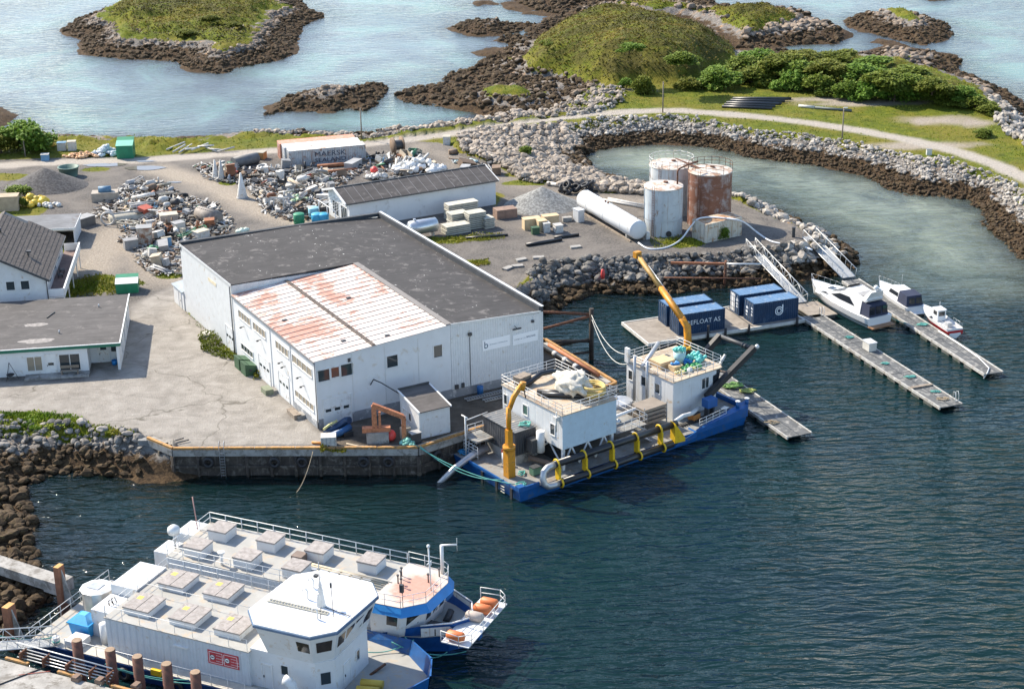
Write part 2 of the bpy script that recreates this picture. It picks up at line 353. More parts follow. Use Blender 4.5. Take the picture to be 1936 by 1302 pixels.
# what covers the flat ground
yard = poly_sd(TX, TY, pxs(GZ, (-400, 302), (0, 302), (135, 298), (270, 297), (406, 287), (524, 280), (600, 276), (691, 268), (760, 266), (830, 270), (868, 280), (935, 312),
    (985, 340), (1046, 350), (1147, 362), (1215, 366), (1300, 372), (1385, 376), (1440, 402), (1520, 434), (1556, 450), (1500, 470), (1339, 490), (1100, 500), (1000, 520), (960, 560), (1200, 700), (900, 900), (330, 900), (262, 818), (160, 800), (0, 790), (-400, 790)))
conc = poly_sd(TX, TY, pxs(GZ, (-400, 722), (0, 722), (160, 722), (235, 640), (252, 575), (330, 540), (352, 590), (420, 640), (603, 815), (700, 800), (800, 830), (790, 880), (330, 880), (262, 818), (158, 800), (150, 786), (0, 781), (-400, 781)))
deck = poly_sd(TX, TY, [xy(BF(0, 0)), xy(BF(0, -12)), xy(BF(34, -9)), xy(BF(34, 10)), xy(BF(26, 10)), xy(BF(26, 0))])
ROADC = pxs(GZ, (-400, 320), (0, 313), (135, 306), (270, 303), (406, 293), (524, 285), (620, 279), (700, 272), (760, 265), (843, 255), (978, 232), (1113, 216), (1249, 209), (1286, 209), (1421, 220), (1523, 231), (1624, 247), (1725, 266), (1827, 292), (1895, 317), (1936, 335), (2100, 430))
def line_d(X, Y, pts):
    d2 = np.full(X.shape, 1e12)
    for (x0, y0), (x1, y1) in zip(pts[:-1], pts[1:]):
        ex, ey = x1 - x0, y1 - y0; t = np.clip(((X - x0) * ex + (Y - y0) * ey) / (ex * ex + ey * ey), 0, 1)
        np.minimum(d2, (X - x0 - t * ex) ** 2 + (Y - y0 - t * ey) ** 2, out=d2)
    return np.sqrt(d2)
rd = line_d(TX, TY, ROADC)
m_road = smooth01(1.75 - rd + fbm(TX, TY, 3) * 1.2, .5)
spur = line_d(TX, TY, pxs(GZ, (300, 320), (400, 350), (480, 390), (560, 420))); m_spur = smooth01(2.6 - spur + fbm(TX, TY, 3) * 2, 1.5)
spur2 = line_d(TX, TY, pxs(GZ, (790, 275), (850, 300), (920, 330), (1000, 355), (1100, 372), (1200, 380)))
m_spur = np.maximum(m_spur, smooth01(2.0 - spur2 + fbm(TX, TY, 3) * 2, 1.5) * .45)
lanes = line_d(TX, TY, pxs(GZ, (180, 500), (200, 470), (230, 440), (330, 520))); m_spur = np.maximum(m_spur, smooth01(4.0 - lanes + fbm(TX, TY, 4) * 3, 2.0) * .9)
m_conc = smooth01(conc, .6); m_yard = smooth01(yard, .8)
m_dirt = np.zeros(TX.shape)
for u, v, rx, ry in ((1780, 228, 9, 4), (1840, 232, 4, 4), (1650, 195, 14, 3), (1570, 188, 10, 2.5), (1750, 275, 12, 3), (1210, 172, 4, 2)):
    p = G(u, v, GZ); q = 1 - np.sqrt(((TX - p.x) / rx) ** 2 + ((TY - p.y) / ry) ** 2); m_dirt = np.maximum(m_dirt, np.clip(q * 1.6 + fbm(TX, TY, 3) * 1.2, 0, 1))
m_patch = np.zeros(TX.shape)
for u, v, rx, ry in ((20, 335, 6, 3), (60, 290, 7, 3), (170, 540, 5, 5), (640, 395, 2, 3), (905, 495, 2.2, 1.4), (930, 375, 2, 5), (1290, 458, 5, 3), (1010, 345, 7, 2.2), (870, 452, 7, 1.2), (240, 400, 2, 2.5), (30, 400, 6, 4), (180, 320, 3, 2),
                     (250, 535, 3.0, 1.4), (830, 455, 6, 1.5), (430, 345, 2, 2), (980, 330, 4, 2), (1100, 348, 5, 1.3), (60, 500, 4, 14), (1180, 362, 5, 1.2), (560, 330, 5, 1.5), (700, 300, 3, 2), (320, 520, 3, 2)):
    p = G(u, v, GZ); q = 1 - np.sqrt(((TX - p.x) / rx) ** 2 + ((TY - p.y) / ry) ** 2); m_patch = np.maximum(m_patch, np.clip(q * 2.0 + fbm(TX, TY, 2.2) * 1.8, 0, 1))
m_grass = np.where(TSP > -.4, 1.0, 0.0) * (1 - m_yard); m_grass = np.maximum(m_grass, m_patch * (TSP > 0))
m_grass = np.maximum(m_grass, (TNAT > .25) * np.clip((TH - 2.35 + fbm(TX, TY, 6) * 1.8) / .5, 0, 1) * (TY > 230))
m_grass = np.where((conc > -0.3) & (m_patch < .3), 0, m_grass) 
front_grass = poly_sd(TX, TY, pxs(GZ, (-400, 782), (0, 779), (60, 779), (150, 790), (170, 802), (250, 812), (262, 824), (165, 818), (0, 815), (-400, 815)))
m_grass = np.maximum(m_grass, smooth01(front_grass + fbm(TX, TY, 2) * 1.0, .5)); m_conc = m_conc * (1 - np.clip(m_grass * 2, 0, 1))
m_deck = smooth01(deck, .3)
def ground_material():
    m, nt, b = new_mat('ground'); P = pos_n(nt)
    at = lambda n: nd(nt, 'ShaderNodeAttribute', attribute_name=n).outputs['Fac']
    z = nd(nt, 'ShaderNodeSeparateXYZ'); lnk(nt, P, z.inputs[0]); zz = z.outputs['Z']
    n_big = noise_n(nt, P, 0.12, 4.0); n_mid = noise_n(nt, P, 0.6, 5.0, .65); n_fine = noise_n(nt, P, 4.0, 4.0, .7); n_vf = noise_n(nt, P, 16.0, 3.0, .7)
    # rock with lichen
    rock = ramp_n(nt, noise_n(nt, P, .9, 7.0, .78, .9), ((.3, (.06, .056, .052)), (.45, (.15, .138, .125)), (.58, (.235, .215, .195)), (.72, (.34, .305, .27))))
    rock = mix_n(nt, ramp_n(nt, noise_n(nt, P, .5, 4, .7), ((.56, 0), (.66, .75))), rock, (.36, .21, .10))
    weed = ramp_n(nt, noise_n(nt, P, 1.6, 6.0, .75, 1.2), ((.32, (.014, .010, .007)), (.48, (.055, .034, .018)), (.62, (.11, .07, .035)), (.76, (.19, .14, .065))))
    edge = math_n(nt, 'ADD', zz, math_n(nt, 'MULTIPLY', math_n(nt, 'SUBTRACT', n_mid, .5), 2.6))
    f_rock = ramp_n(nt, math_n(nt, 'MULTIPLY', edge, .25), ((.36, 0), (.44, 1)))
    base = mix_n(nt, f_rock, weed, rock)
    # grass and heath
    g = ramp_n(nt, n_mid, ((.3, (.056, .074, .005)), (.5, (.105, .130, .007)), (.7, (.175, .172, .012))))
    g = mix_n(nt, ramp_n(nt, n_big, ((.42, 0), (.62, .6))), g, (.20, .158, .026)); hp = ramp_n(nt, noise_n(nt, P, .22, 6, .72, .8), ((.40, 0), (.55, .85))); hi_ = ramp_n(nt, math_n(nt, 'MULTIPLY', zz, .1), ((.36, 0), (.48, 1))); g = mix_n(nt, math_n(nt, 'MULTIPLY', hp, hi_), g, (.055, .048, .008))
    g = mix_n(nt, ramp_n(nt, n_fine, ((.32, .5), (.5, 0))), g, (.05, .062, .014))
    gravel = ramp_n(nt, n_fine, ((.3, (.06, .055, .051)), (.5, (.12, .110, .101)), (.72, (.21, .192, .174))))
    gravel = mix_n(nt, ramp_n(nt, noise_n(nt, P, .16, 6, .7, .6), ((.42, 0), (.62, .7))), gravel, (.215, .192, .168))
    dirt = ramp_n(nt, n_fine, ((.3, (.22, .185, .145)), (.7, (.42, .365, .30))))
    road = ramp_n(nt, n_fine, ((.3, (.30, .265, .225)), (.7, (.47, .425, .37))))
    cz = ramp_n(nt, n_mid, ((.25, (.235, .215, .188)), (.5, (.305, .280, .248)), (.75, (.375, .348, .312))))
    cz = mix_n(nt, ramp_n(nt, noise_n(nt, P, .28, 5, .6, .8), ((.52, 0), (.68, .65))), cz, (.185, .168, .147))
    vor = nd(nt, 'ShaderNodeTexVoronoi', feature='DISTANCE_TO_EDGE'); vor.inputs['Scale'].default_value = .05
    wv = nd(nt, 'ShaderNodeVectorMath', operation='ADD'); lnk(nt, P, wv.inputs[0]); sc = nd(nt, 'ShaderNodeTexNoise'); sc.inputs['Scale'].default_value = .35; lnk(nt, P, sc.inputs['Vector'])
    sm = scale_v(nt, sc.outputs['Color'], (5, 5, 0)); lnk(nt, sm, wv.inputs[1]); lnk(nt, wv.outputs[0], vor.inputs['Vector'])
    cz = mix_n(nt, ramp_n(nt, noise_n(nt, P, .55, 7, .75, 1.5), ((.60, 0), (.70, .55))), cz, (.145, .132, .115)); cz = mix_n(nt, ramp_n(nt, noise_n(nt, scale_v(nt, P, (.35, 1.6, 1)), .8, 5, .7, .4), ((.56, 0), (.66, .35))), cz, (.42, .385, .345)); cz = mix_n(nt, ramp_n(nt, vor.outputs['Distance'], ((.0, .75), (.005, .0))), cz, (.10, .09, .07))
    dk = ramp_n(nt, n_mid, ((.3, (.075, .062, .048)), (.6, (.135, .112, .088)), (.75, (.20, .18, .155))))
    base = mix_n(nt, at('flat'), base, gravel); base = mix_n(nt, at('spur'), base, dirt)
    gm = ramp_n(nt, math_n(nt, 'ADD', at('grass'), math_n(nt, 'MULTIPLY', math_n(nt, 'SUBTRACT', n_fine, .5), .8)), ((.42, 0), (.58, 1)))
    base = mix_n(nt, at('conc'), base, cz); base = mix_n(nt, at('deck'), base, dk); base = mix_n(nt, gm, base, g)
    base = mix_n(nt, at('dirt'), base, dirt); base = mix_n(nt, at('road'), base, road)
    lnk(nt, base, b.inputs['Base Color']); b.inputs['Roughness'].default_value = .92; b.inputs['Specular IOR Level'].default_value = .2
    hb = math_n(nt, 'ADD', n_vf, math_n(nt, 'MULTIPLY', n_fine, 2.0)); wild = math_n(nt, 'SUBTRACT', 1.0, at('flat'), True); hb = math_n(nt, 'ADD', hb, math_n(nt, 'MULTIPLY', wild, math_n(nt, 'MULTIPLY', noise_n(nt, P, 1.1, 5, .7, .5), 7.0))); bump_n(nt, b, hb, .6, .11)
    return m
land = mesh_np('ground', np.stack([TX, TY, TH], -1).reshape(-1, 3), grid_faces(*TX.shape), ground_material()); tag(land, kind='structure')
for nm, a in (('grass', m_grass), ('flat', np.where(TSP > -.2, 1.0, 0.0) * m_yard), ('spur', m_spur * m_yard * (1 - m_deck)), ('conc', m_conc * (TSP > -.6)), ('deck', m_deck), ('dirt', m_dirt * (TSP > .3)), ('road', m_road * (TSP > 0) * (1 - m_conc))):
    land.data.attributes.new(nm, 'FLOAT', 'POINT').data.foreach_set('value', a.astype(np.float32).ravel())
# seabed reaching past the horizon of the picture
far_bed = MB().add([(-2500, 20, -5.6), (2500, 20, -5.6), (2500, 5000, -5.6), (-2500, 5000, -5.6)], [(0, 1, 2, 3)]).build('seabed', M('seabed_sand', (.06, .07, .05), .9)); tag(far_bed, kind='structure')
def sample_h(x, y):
    """terrain level at a place"""
    h, a, b, c = terrain_h(np.array([x], float), np.array([y], float)); return float(h[0])

def water_material():
    m = bpy.data.materials.new('water'); m.use_nodes = True; nt = m.node_tree; nt.nodes.clear()
    out = nd(nt, 'ShaderNodeOutputMaterial'); P = pos_n(nt)
    dep = nd(nt, 'ShaderNodeAttribute', attribute_name='depth').outputs['Fac']; sh = nd(nt, 'ShaderNodeAttribute', attribute_name='shoal_sheen').outputs['Fac']
    n1 = noise_n(nt, P, .06, 4.0, .6); n2 = noise_n(nt, P, .25, 4, .6)
    deep = ramp_n(nt, n1, ((.3, (.003, .013, .016)), (.7, (.005, .022, .022))))
    turq = ramp_n(nt, noise_n(nt, P, .045, 5.0, .65, .8), ((.36, (.115, .14, .16)), (.5, (.165, .22, .225)), (.62, (.20, .32, .29))))  # shallow-water turquoise, with silvery surface sheen put into the diffuse colour
    colr = mix_n(nt, sh, deep, turq); sd = nd(nt, 'ShaderNodeAttribute', attribute_name='sand').outputs['Fac']; sandc = ramp_n(nt, noise_n(nt, P, .10, 5.0, .7, 1.0), ((.34, (.095, .115, .085)), (.48, (.20, .235, .175)), (.64, (.31, .35, .265)))); colr = mix_n(nt, sd, colr, sandc)
    # ripples: two wave trains and chop
    mp = nd(nt, 'ShaderNodeMapping'); mp.inputs['Rotation'].default_value = (0, 0, R(-14)); mp.inputs['Scale'].default_value = (.30, 1.0, 1); lnk(nt, P, mp.inputs['Vector'])
    w1 = noise_n(nt, mp.outputs[0], 1.15, 2.0, .45, .7)
    mp2 = nd(nt, 'ShaderNodeMapping'); mp2.inputs['Rotation'].default_value = (0, 0, R(38)); mp2.inputs['Scale'].default_value = (.7, 1.3, 1); lnk(nt, P, mp2.inputs['Vector'])
    w2 = noise_n(nt, mp2.outputs[0], 2.4, 3.0, .55, .3)
    calm = ramp_n(nt, noise_n(nt, P, .03, 3.0, .5), ((.32, .35), (.6, 1.1)))
    hgt = math_n(nt, 'MULTIPLY', math_n(nt, 'ADD', w1, math_n(nt, 'MULTIPLY', w2, .16)), calm); hgt = math_n(nt, 'MULTIPLY', hgt, math_n(nt, 'SUBTRACT', 1.0, math_n(nt, 'MULTIPLY', sh, .78)))
    bp = nd(nt, 'ShaderNodeBump'); bp.inputs['Strength'].default_value = 1.0; bp.inputs['Distance'].default_value = .78; lnk(nt, hgt, bp.inputs['Height'])
    op = ramp_n(nt, dep, ((0.0, .18), (.12, .55), (.4, .97), (1.0, 1.0)))
    dif = nd(nt, 'ShaderNodeBsdfDiffuse'); lnk(nt, colr, dif.inputs['Color'])
    tr = nd(nt, 'ShaderNodeBsdfTransparent'); tr.inputs['Color'].default_value = (.62, .72, .66, 1)
    mx = nd(nt, 'ShaderNodeMixShader'); lnk(nt, op, mx.inputs[0]); lnk(nt, tr.outputs[0], mx.inputs[1]); lnk(nt, dif.outputs[0], mx.inputs[2])
    gl = nd(nt, 'ShaderNodeBsdfGlossy'); lnk(nt, math_n(nt, 'ADD', .07, math_n(nt, 'MULTIPLY', math_n(nt, 'ADD', sh, sd, True), .22)), gl.inputs['Roughness']); lnk(nt, bp.outputs[0], gl.inputs['Normal'])
    fr = nd(nt, 'ShaderNodeFresnel'); fr.inputs['IOR'].default_value = 1.33; lnk(nt, bp.outputs[0], fr.inputs['Normal'])
    m2 = nd(nt, 'ShaderNodeMixShader'); lnk(nt, fr.outputs[0], m2.inputs[0]); lnk(nt, mx.outputs[0], m2.inputs[1]); lnk(nt, gl.outputs[0], m2.inputs[2])
    lnk(nt, m2.outputs[0], out.inputs['Surface']); return m
WXg, WYg = sheet(60, 2600, 520, 330, 0.40, 12)
near = WYg < 560
WD = np.full(WXg.shape, 5.0); hh, _, _, _ = terrain_h(WXg[near], WYg[near]); WD[near] = np.clip(-hh, 0, 5)
NW = poly_sd(WXg, WYg, pxs(0, (-400, 300), (1000, 300), (1100, 200), (1030, 40), (900, -60), (700, -70), (560, 10), (600, 120), (300, 180), (-400, 180)))
LAG = poly_sd(WXg, WYg, pxs(0, (1060, 250), (1400, 250), (1940, 360), (1950, 520), (1760, 500), (1640, 440), (1500, 380), (1380, 345), (1200, 350), (1060, 330)))
TOPR = poly_sd(WXg, WYg, pxs(0, (1560, 40), (1700, 60), (1936, 160), (2050, 120), (1936, -10), (1600, -20), (1450, -10)))
LAGB = poly_sd(WXg, WYg, pxs(0, (1420, 85), (1600, 60), (1660, 80), (1620, 110), (1420, 110)))
SHO_SHEEN = np.clip(smooth01(NW, 30), 0, 1) * .8 + smooth01(TOPR, 30) * .45 + smooth01(LAGB, 8) * .6
SHO_SHEEN = np.maximum(SHO_SHEEN, np.clip((WYg - 250) / 70, 0, 1) * .78 * (1 - smooth01(LAG, 14))); SHO_SHEEN = np.clip(SHO_SHEEN * (.70 + .65 * np.clip(fbm(WXg, WYg, 40, 4) + .5, 0, 1)), 0, 1) * np.clip(WYg > 0, 0, 1)  # water paled with distance: glare painted into the colour on top of the shallows
water = mesh_np('water', np.stack([WXg, WYg, np.zeros_like(WXg)], -1).reshape(-1, 3), grid_faces(*WXg.shape), water_material()); tag(water, kind='structure')
water.data.attributes.new('depth', 'FLOAT', 'POINT').data.foreach_set('value', (WD / 5).astype(np.float32).ravel())
water.data.attributes.new('sand', 'FLOAT', 'POINT').data.foreach_set('value', (np.clip(smooth01(LAG, 16), 0, 1) * .95).astype(np.float32).ravel())
water.data.attributes.new('shoal_sheen', 'FLOAT', 'POINT').data.foreach_set('value', SHO_SHEEN.astype(np.float32).ravel())
# ---------------------------------------------------------------- building helpers
def text_mesh(txt, size, name='lettering'):
    c = bpy.data.curves.new(name, 'FONT'); c.body = txt; c.size = size; c.align_x = 'LEFT'; c.extrude = 0.004; c.resolution_u = 2
    t = bpy.data.objects.new(name, c); col.objects.link(t); dg = bpy.context.evaluated_depsgraph_get()
    me = bpy.data.meshes.new_from_object(t.evaluated_get(dg)); bpy.data.objects.remove(t); bpy.data.curves.remove(c); me.name = name; return me
def text_on(txt, size, mat, parent, loc, rot, sx=1.0, name='lettering', bold=0.0):
    me = text_mesh(txt, size); me.materials.append(mat); o = bpy.data.objects.new(name, me); col.objects.link(o); o.parent = parent
    o.location = loc; o.rotation_euler = rot; o.scale = (sx, 1, 1); return o
FACE_S = (R(90), 0, 0)                                # lettering on a wall facing local -Y
def clad(name, c, period=0.2, axis='X', rough=.55, depth=.02, var=.05, dirt=(.45, .38, .3), amt=.1, streak=.15, sharp=False):
    """painted profiled cladding: ribs as fine relief"""
    if name in _MC: return _MC[name]
    m = M(name, c, rough, var=var, dirt=dirt, dirt_amt=amt, streak=streak); nt = m.node_tree; b = nt.nodes['Principled BSDF']
    s = nd(nt, 'ShaderNodeSeparateXYZ'); lnk(nt, obj_n(nt), s.inputs[0])
    if axis == 'XY': a = math_n(nt, 'ADD', s.outputs[0], s.outputs[1])
    else: a = s.outputs['XYZ'.index(axis)]
    f = math_n(nt, 'PINGPONG', math_n(nt, 'DIVIDE', a, period), .5)
    f = ramp_n(nt, f, ((.0, 0), (.12, 1), (1, 1))) if sharp else ramp_n(nt, f, ((.15, 0), (.35, 1)))
    bump_n(nt, b, f, .8, depth); return m
class Win:
    """windows on the walls of one building, wall given as plane in local axes"""
    def __init__(s, par, frame=WHITE, glass=GLASS): s.p, s.fr, s.gl = par, frame, glass
    def __call__(s, ax, c, a0, a1, z0, z1, out, panes=1, name='window', fw=.09, glass=None, sill=True, frame=None):
        f = MB(); P = lambda a, d, z: (a, c + out * d, z) if ax == 'y' else (c + out * d, a, z)
        def bx(mb, a, b, q, r, d0, d1):
            p0, p1 = P(a, d0, q), P(b, d1, r); mb.box(min(p0[0], p1[0]), max(p0[0], p1[0]), min(p0[1], p1[1]), max(p0[1], p1[1]), q, r)
        bx(f, a0 - fw, a1 + fw, z1, z1 + fw, -.02, .06); bx(f, a0 - fw, a1 + fw, z0 - fw, z0, -.02, .10 if sill else .06)
        bx(f, a0 - fw, a0, z0, z1, -.02, .06); bx(f, a1, a1 + fw, z0, z1, -.02, .06); w = (a1 - a0) / panes
        for i in range(1, panes): bx(f, a0 + i * w - fw * .4, a0 + i * w + fw * .4, z0, z1, -.02, .055)
        o = f.build(name, frame or s.fr, s.p)
        for i in range(panes):
            g = MB(); bx(g, a0 + i * w + .005, a0 + (i + 1) * w - .005, z0 + .005, z1 - .005, -.02, .012); g.build('pane', glass or s.gl, o)
        return o
def door_on(par, ax, c, a0, a1, z0, z1, out, mat, name='door', panes=0, frame=WHITE, pz=.55, handle=True, slats=0):
    P = lambda a, d: (a, c + out * d) if ax == 'y' else (c + out * d, a)
    def bx(mb, a, b, q, r, d0, d1):
        p0, p1 = P(a, d0), P(b, d1); return mb.box(min(p0[0], p1[0]), max(p0[0], p1[0]), min(p0[1], p1[1]), max(p0[1], p1[1]), q, r)
    if slats:
        d = bx(MB(), a0, a1, z0, z1, -.02, .01).build(name, mat, par); h = (z1 - z0) / slats
        for i in range(slats): bx(MB(), a0 + .02, a1 - .02, z0 + i * h + .015, z0 + (i + 1) * h - .015, .0, .035).build('panel', mat, d)
    else: d = bx(MB(), a0, a1, z0, z1, -.02, .035).build(name, mat, par)
    f = MB(); bx(f, a0 - .1, a0, z0, z1, -.02, .07); bx(f, a1, a1 + .1, z0, z1, -.02, .07); bx(f, a0 - .1, a1 + .1, z1, z1 + .1, -.02, .07); f.build('frame', frame, d)
    w = (a1 - a0) / max(1, panes)
    for i in range(panes):
        g = MB(); m_ = a0 + (i + .5) * w; bx(g, m_ - w * .3, m_ + w * .3, z0 + (z1 - z0) * pz, z0 + (z1 - z0) * pz + .3, .0, .05); g.build('pane', GLASS, d)
    if handle: bx(MB(), a0 + .08, a0 + .14, z0 + .9, z0 + 1.1, .03, .09).build('handle', DARK, d)
    return d
def membrane(name, c=(.055, .052, .052), spots=0.0, sx=.35):
    """bitumen roofing: laid strips, dust and droppings"""
    if name in _MC: return _MC[name]
    m = M(name, c, .85, var=.18, dirt=(.12, .11, .105), dirt_amt=.15, scale=.35); nt = m.node_tree; b = nt.nodes['Principled BSDF']; P = obj_n(nt)
    lk = b.inputs['Base Color'].links[0].from_socket
    fine = ramp_n(nt, noise_n(nt, scale_v(nt, P, (.25, 2.0, 1)), 1.2, 5, .7), ((.3, .75), (.7, 1.3)))
    mm = nd(nt, 'ShaderNodeMix', data_type='RGBA', blend_type='MULTIPLY'); mm.inputs[0].default_value = 1.0; lnk(nt, lk, mm.inputs[6]); lnk(nt, fine, mm.inputs[7]); cc = mm.outputs[2]
    if spots:
        v = nd(nt, 'ShaderNodeTexVoronoi'); v.inputs['Scale'].default_value = 1.5; v.inputs['Randomness'].default_value = 1.0
        w = nd(nt, 'ShaderNodeVectorMath', operation='ADD'); lnk(nt, P, w.inputs[0]); nn = nd(nt, 'ShaderNodeTexNoise'); nn.inputs['Scale'].default_value = 3.0; lnk(nt, P, nn.inputs['Vector'])
        lnk(nt, scale_v(nt, nn.outputs['Color'], (.4, .4, 0)), w.inputs[1]); lnk(nt, w.outputs[0], v.inputs['Vector'])
        s = nd(nt, 'ShaderNodeSeparateXYZ'); lnk(nt, P, s.inputs[0])
        near = ramp_n(nt, math_n(nt, 'ABSOLUTE', math_n(nt, 'SUBTRACT', s.outputs[0], spots)), ((.0, 1), (.25, .6), (1, .38)))
        near.node.color_ramp.elements[1].position = .25
        k = math_n(nt, 'MULTIPLY', near, ramp_n(nt, noise_n(nt, P, .35, 3), ((.4, .3), (.62, 1.25))))
        f = math_n(nt, 'LESS_THAN', v.outputs['Distance'], math_n(nt, 'MULTIPLY', k, .20))
        cc = mix_n(nt, f, cc, (.62, .62, .6))
    lnk(nt, cc, b.inputs['Base Color']); return m
WALLW = M('white_wall', (.64, .652, .66), .6, var=.035, dirt=(.56, .52, .46), dirt_amt=.08, streak=.10, scale=.6)
CLADW = clad('white_metal_cladding', (.62, .635, .64), .28, 'XY', depth=.03, streak=.08, amt=.05)
BOARDW = clad('white_board_cladding', (.64, .65, .65), .16, 'XY', depth=.02, streak=.06, amt=.05, sharp=True)
PLINTH = M('grey_plinth', (.25, .26, .275), .85, var=.12, dirt=(.5, .5, .5), dirt_amt=.2, scale=1.0)
CURT = glass_mat('curtained_glass', (.25, .22, .17))

# ---------------------------------------------------------------- the warehouse
def warehouse():
    t = thing('warehouse', 'large white quayside warehouse, dark flat roof and flaking red and white lower roof', 'warehouse', BO, BANG)
    H0, HR, HL, HE = 7.33, 8.28, 8.42, 8.05; RX, D, W, D1 = 15.2, 40.4, 26.3, 23.2
    # walls: front cladded block, main block, lower block
    MB().prism([(RX, 0), (W, 0), (W, D1), (RX, D1)], .95, 0, [HR - .02, HE - .52, HE - .52, HR - .02]).build('wall', CLADW, t)
    MB().prism([(0, D1), (W, D1), (W, D), (RX, D), (0, D)], .0, 0, [HL - .02, HE - .52, HE - .52, HR - .02, HL - .02]).build('wall', CLADW, t)
    MB().prism([(0, 0), (RX - .03, 0), (RX - .03, D1 - .02), (0, D1 - .02)], .0, 0, [H0 - .05, HR - .08, HR - .08, H0 - .05]).build('wall', WALLW, t)
    MB().box(RX, W - .02, -.0, D1, -.4, .95).build('plinth', PLINTH, t)
    pl = MB(); pl.box(.0, .55, -.04, .0, -.3, 1.05); pl.box(3.75, RX - .05, -.04, .0, -.3, 1.05); pl.box(-.05, 0, -.04, 6.6, -.3, .75); pl.build('plinth', PLINTH, t)
    for x in (3.95, 7.6, 11.4): MB().box(x, x + .05, -.03, .0, 1.0, H0 + .2).build('wall_joint', STEELW, t)
    # dark roof with ridge and upstand
    roof = MB(); z = .06
    roof.slab([(RX, -.05, HR + z), (W - .5, -.05, HE - .45), (W - .5, D1, HE - .45), (RX, D1, HR + z)], .12)
    roof.slab([(-.05, D1, HL + z), (RX, D1, HR + z), (RX, D - .4, HR + z), (-.05, D - .4, HL + z)], .12)
    roof.slab([(RX, D1, HR + z), (W - .5, D1, HE - .45), (W - .5, D - .4, HE - .45), (RX, D - .4, HR + z)], .12)
    rf = roof.build('roof', membrane('warehouse_membrane', (.037, .034, .034), RX), t)
    up = MB(); up.prism([(W - .5, .02), (W + .04, .02), (W + .04, D + .04), (W - .5, D + .04)], HE - .5, HE + .12)
    up.prism([(-.04, D - .45), (W - .55, D - .45), (W - .55, D + .03), (-.04, D + .03)], HE - .3, 0, [HL + .35, HE + .1, HE + .1, HL + .35]); up.build('parapet', M('parapet_felt', (.045, .05, .058), .8, var=.2), rf)
    e = MB(); e.box(W - .25, W + .07, -.08, D + .06, HE + .13, HE + .17); e.box(-.08, -.03, D1, D, HL - .2, HL + .1); e.slab([(RX, -.1, HR + .1), (W - .3, -.1, HE - .32), (W - .3, -.04, HE - .32), (RX, -.04, HR + .1)], .2); e.build('edge_flashing', STEELW, rf)
    # lower roof of painted sheets, one sheet per seam
    old = old_paint(); n = 19; lr = MB().slab([(-.1, -.06, H0 - .04), (RX - .05, -.06, HR - .07), (RX - .05, D1 - .05, HR - .07), (-.1, D1 - .05, H0 - .04)], .06).build('roof', WHITE, t, 'lower roof with flaking red and white paint')
    for i in range(n):
        y0 = -.05 + (D1 - .02) / n * i; y1 = y0 + (D1 - .02) / n - .03; dz = random.uniform(-.008, .012)
        MB().slab([(-.12, y0, H0 + .04 + dz), (RX - .05, y0, HR + .01 + dz), (RX - .05, y1, HR + .01 + dz), (-.12, y1, H0 + .04 + dz)], .06).build('roof_sheet', old, lr)
    sm = MB()
    for i in range(1, n):
        y = -.05 + (D1 - .02) / n * i - .015; sm.add([(-.12, y - .03, H0 + .03), (-.12, y + .03, H0 + .03), (-.12, y, H0 + .10), (RX - .06, y - .03, HR), (RX - .06, y + .03, HR), (RX - .06, y, HR + .07)], [(0, 1, 2), (3, 5, 4), (0, 2, 5, 3), (1, 4, 5, 2)])
    sm.build('seam', M('seam_cap', (.42, .36, .32), .7, dirt=(.33, .16, .11), dirt_amt=.45, scale=1.5), lr)
    g = MB(); sl = (HR - H0) / RX; gx = 6.25; g.box(gx, gx + .42, -.06, D1 - .06, H0 + sl * gx + .07, H0 + sl * gx + .14)
    for i in range(46): g.box(gx + .03, gx + .39, i * .5 + .1, i * .5 + .22, H0 + sl * gx + .14, H0 + sl * gx + .18)
    g.build('cable_tray', M('tray_rusty', (.15, .12, .10), .8, var=.4), lr)
    h = MB(); h.box(RX - .5, RX + .15, .0, D1, HR + .05, HR + .1); h.build('ridge_strip', M('ridge_strip', (.2, .185, .175), .8), lr)
    for x, y in ((4.2, 2.8), (8.4, 1.2), (9.6, 13.5), (1.5, 12)): MB().box(x, x + .5, y, y + .35, H0 + sl * x + .04, H0 + sl * x + .16).build('roof_vent', DARK, lr)
    gt = MB(); gt.box(-.24, -.12, -.1, D1, H0 - .16, H0 - .03); gt.cyl((-.12, -.1, H0 - .1), (-.12, -.1, .1), .055, 7); gt.cyl((-.13, D1 + .3, HL - .2), (-.13, D1 + .3, .1), .07, 7); gt.build('gutter', M('gutter_grey', (.16, .165, .17), .5), t)
    # openings, measured in the wall planes (heights above the yard)
    w = Win(t)
    for b0, b1 in ((17.9, 21.4), (13.5, 17.0), (7.1, 10.5), (1.0, 6.0)): w('x', 0, b0, b1, 5.3, 6.15, -1, 4, glass=CURT)
    w('x', 0, 17.8, 21.3, 1.55, 2.25, -1, 4); w('x', 0, 1.0, 5.8, 1.55, 2.25, -1, 5, glass=CURT)
    for a0, a1, z0, z1 in ((.25, 1.48, 5.1, 6.3), (1.68, 2.53, 5.25, 6.3), (2.75, 4.05, 5.15, 6.4), (7.85, 9.05, 5.0, 6.25), (13.2, 14.15, 5.0, 6.3)):
        w('y', 0, a0, a1, z0, z1, -1, 1, glass=GLASS if a0 != 1.68 else glass_mat('reddish_glass', (.16, .07, .05)))
    MB().box(3.55, 3.85, -.06, .02, 6.55, 6.95).build('vent_hole', DARK, t)
    DW = M('door_white', (.66, .68, .69), .5, var=.06, dirt=(.4, .36, .32), dirt_amt=.15)
    door_on(t, 'y', 0, .65, 3.6, -.05, 3.05, -1, DW, 'roller_door', 3, handle=False, slats=5)
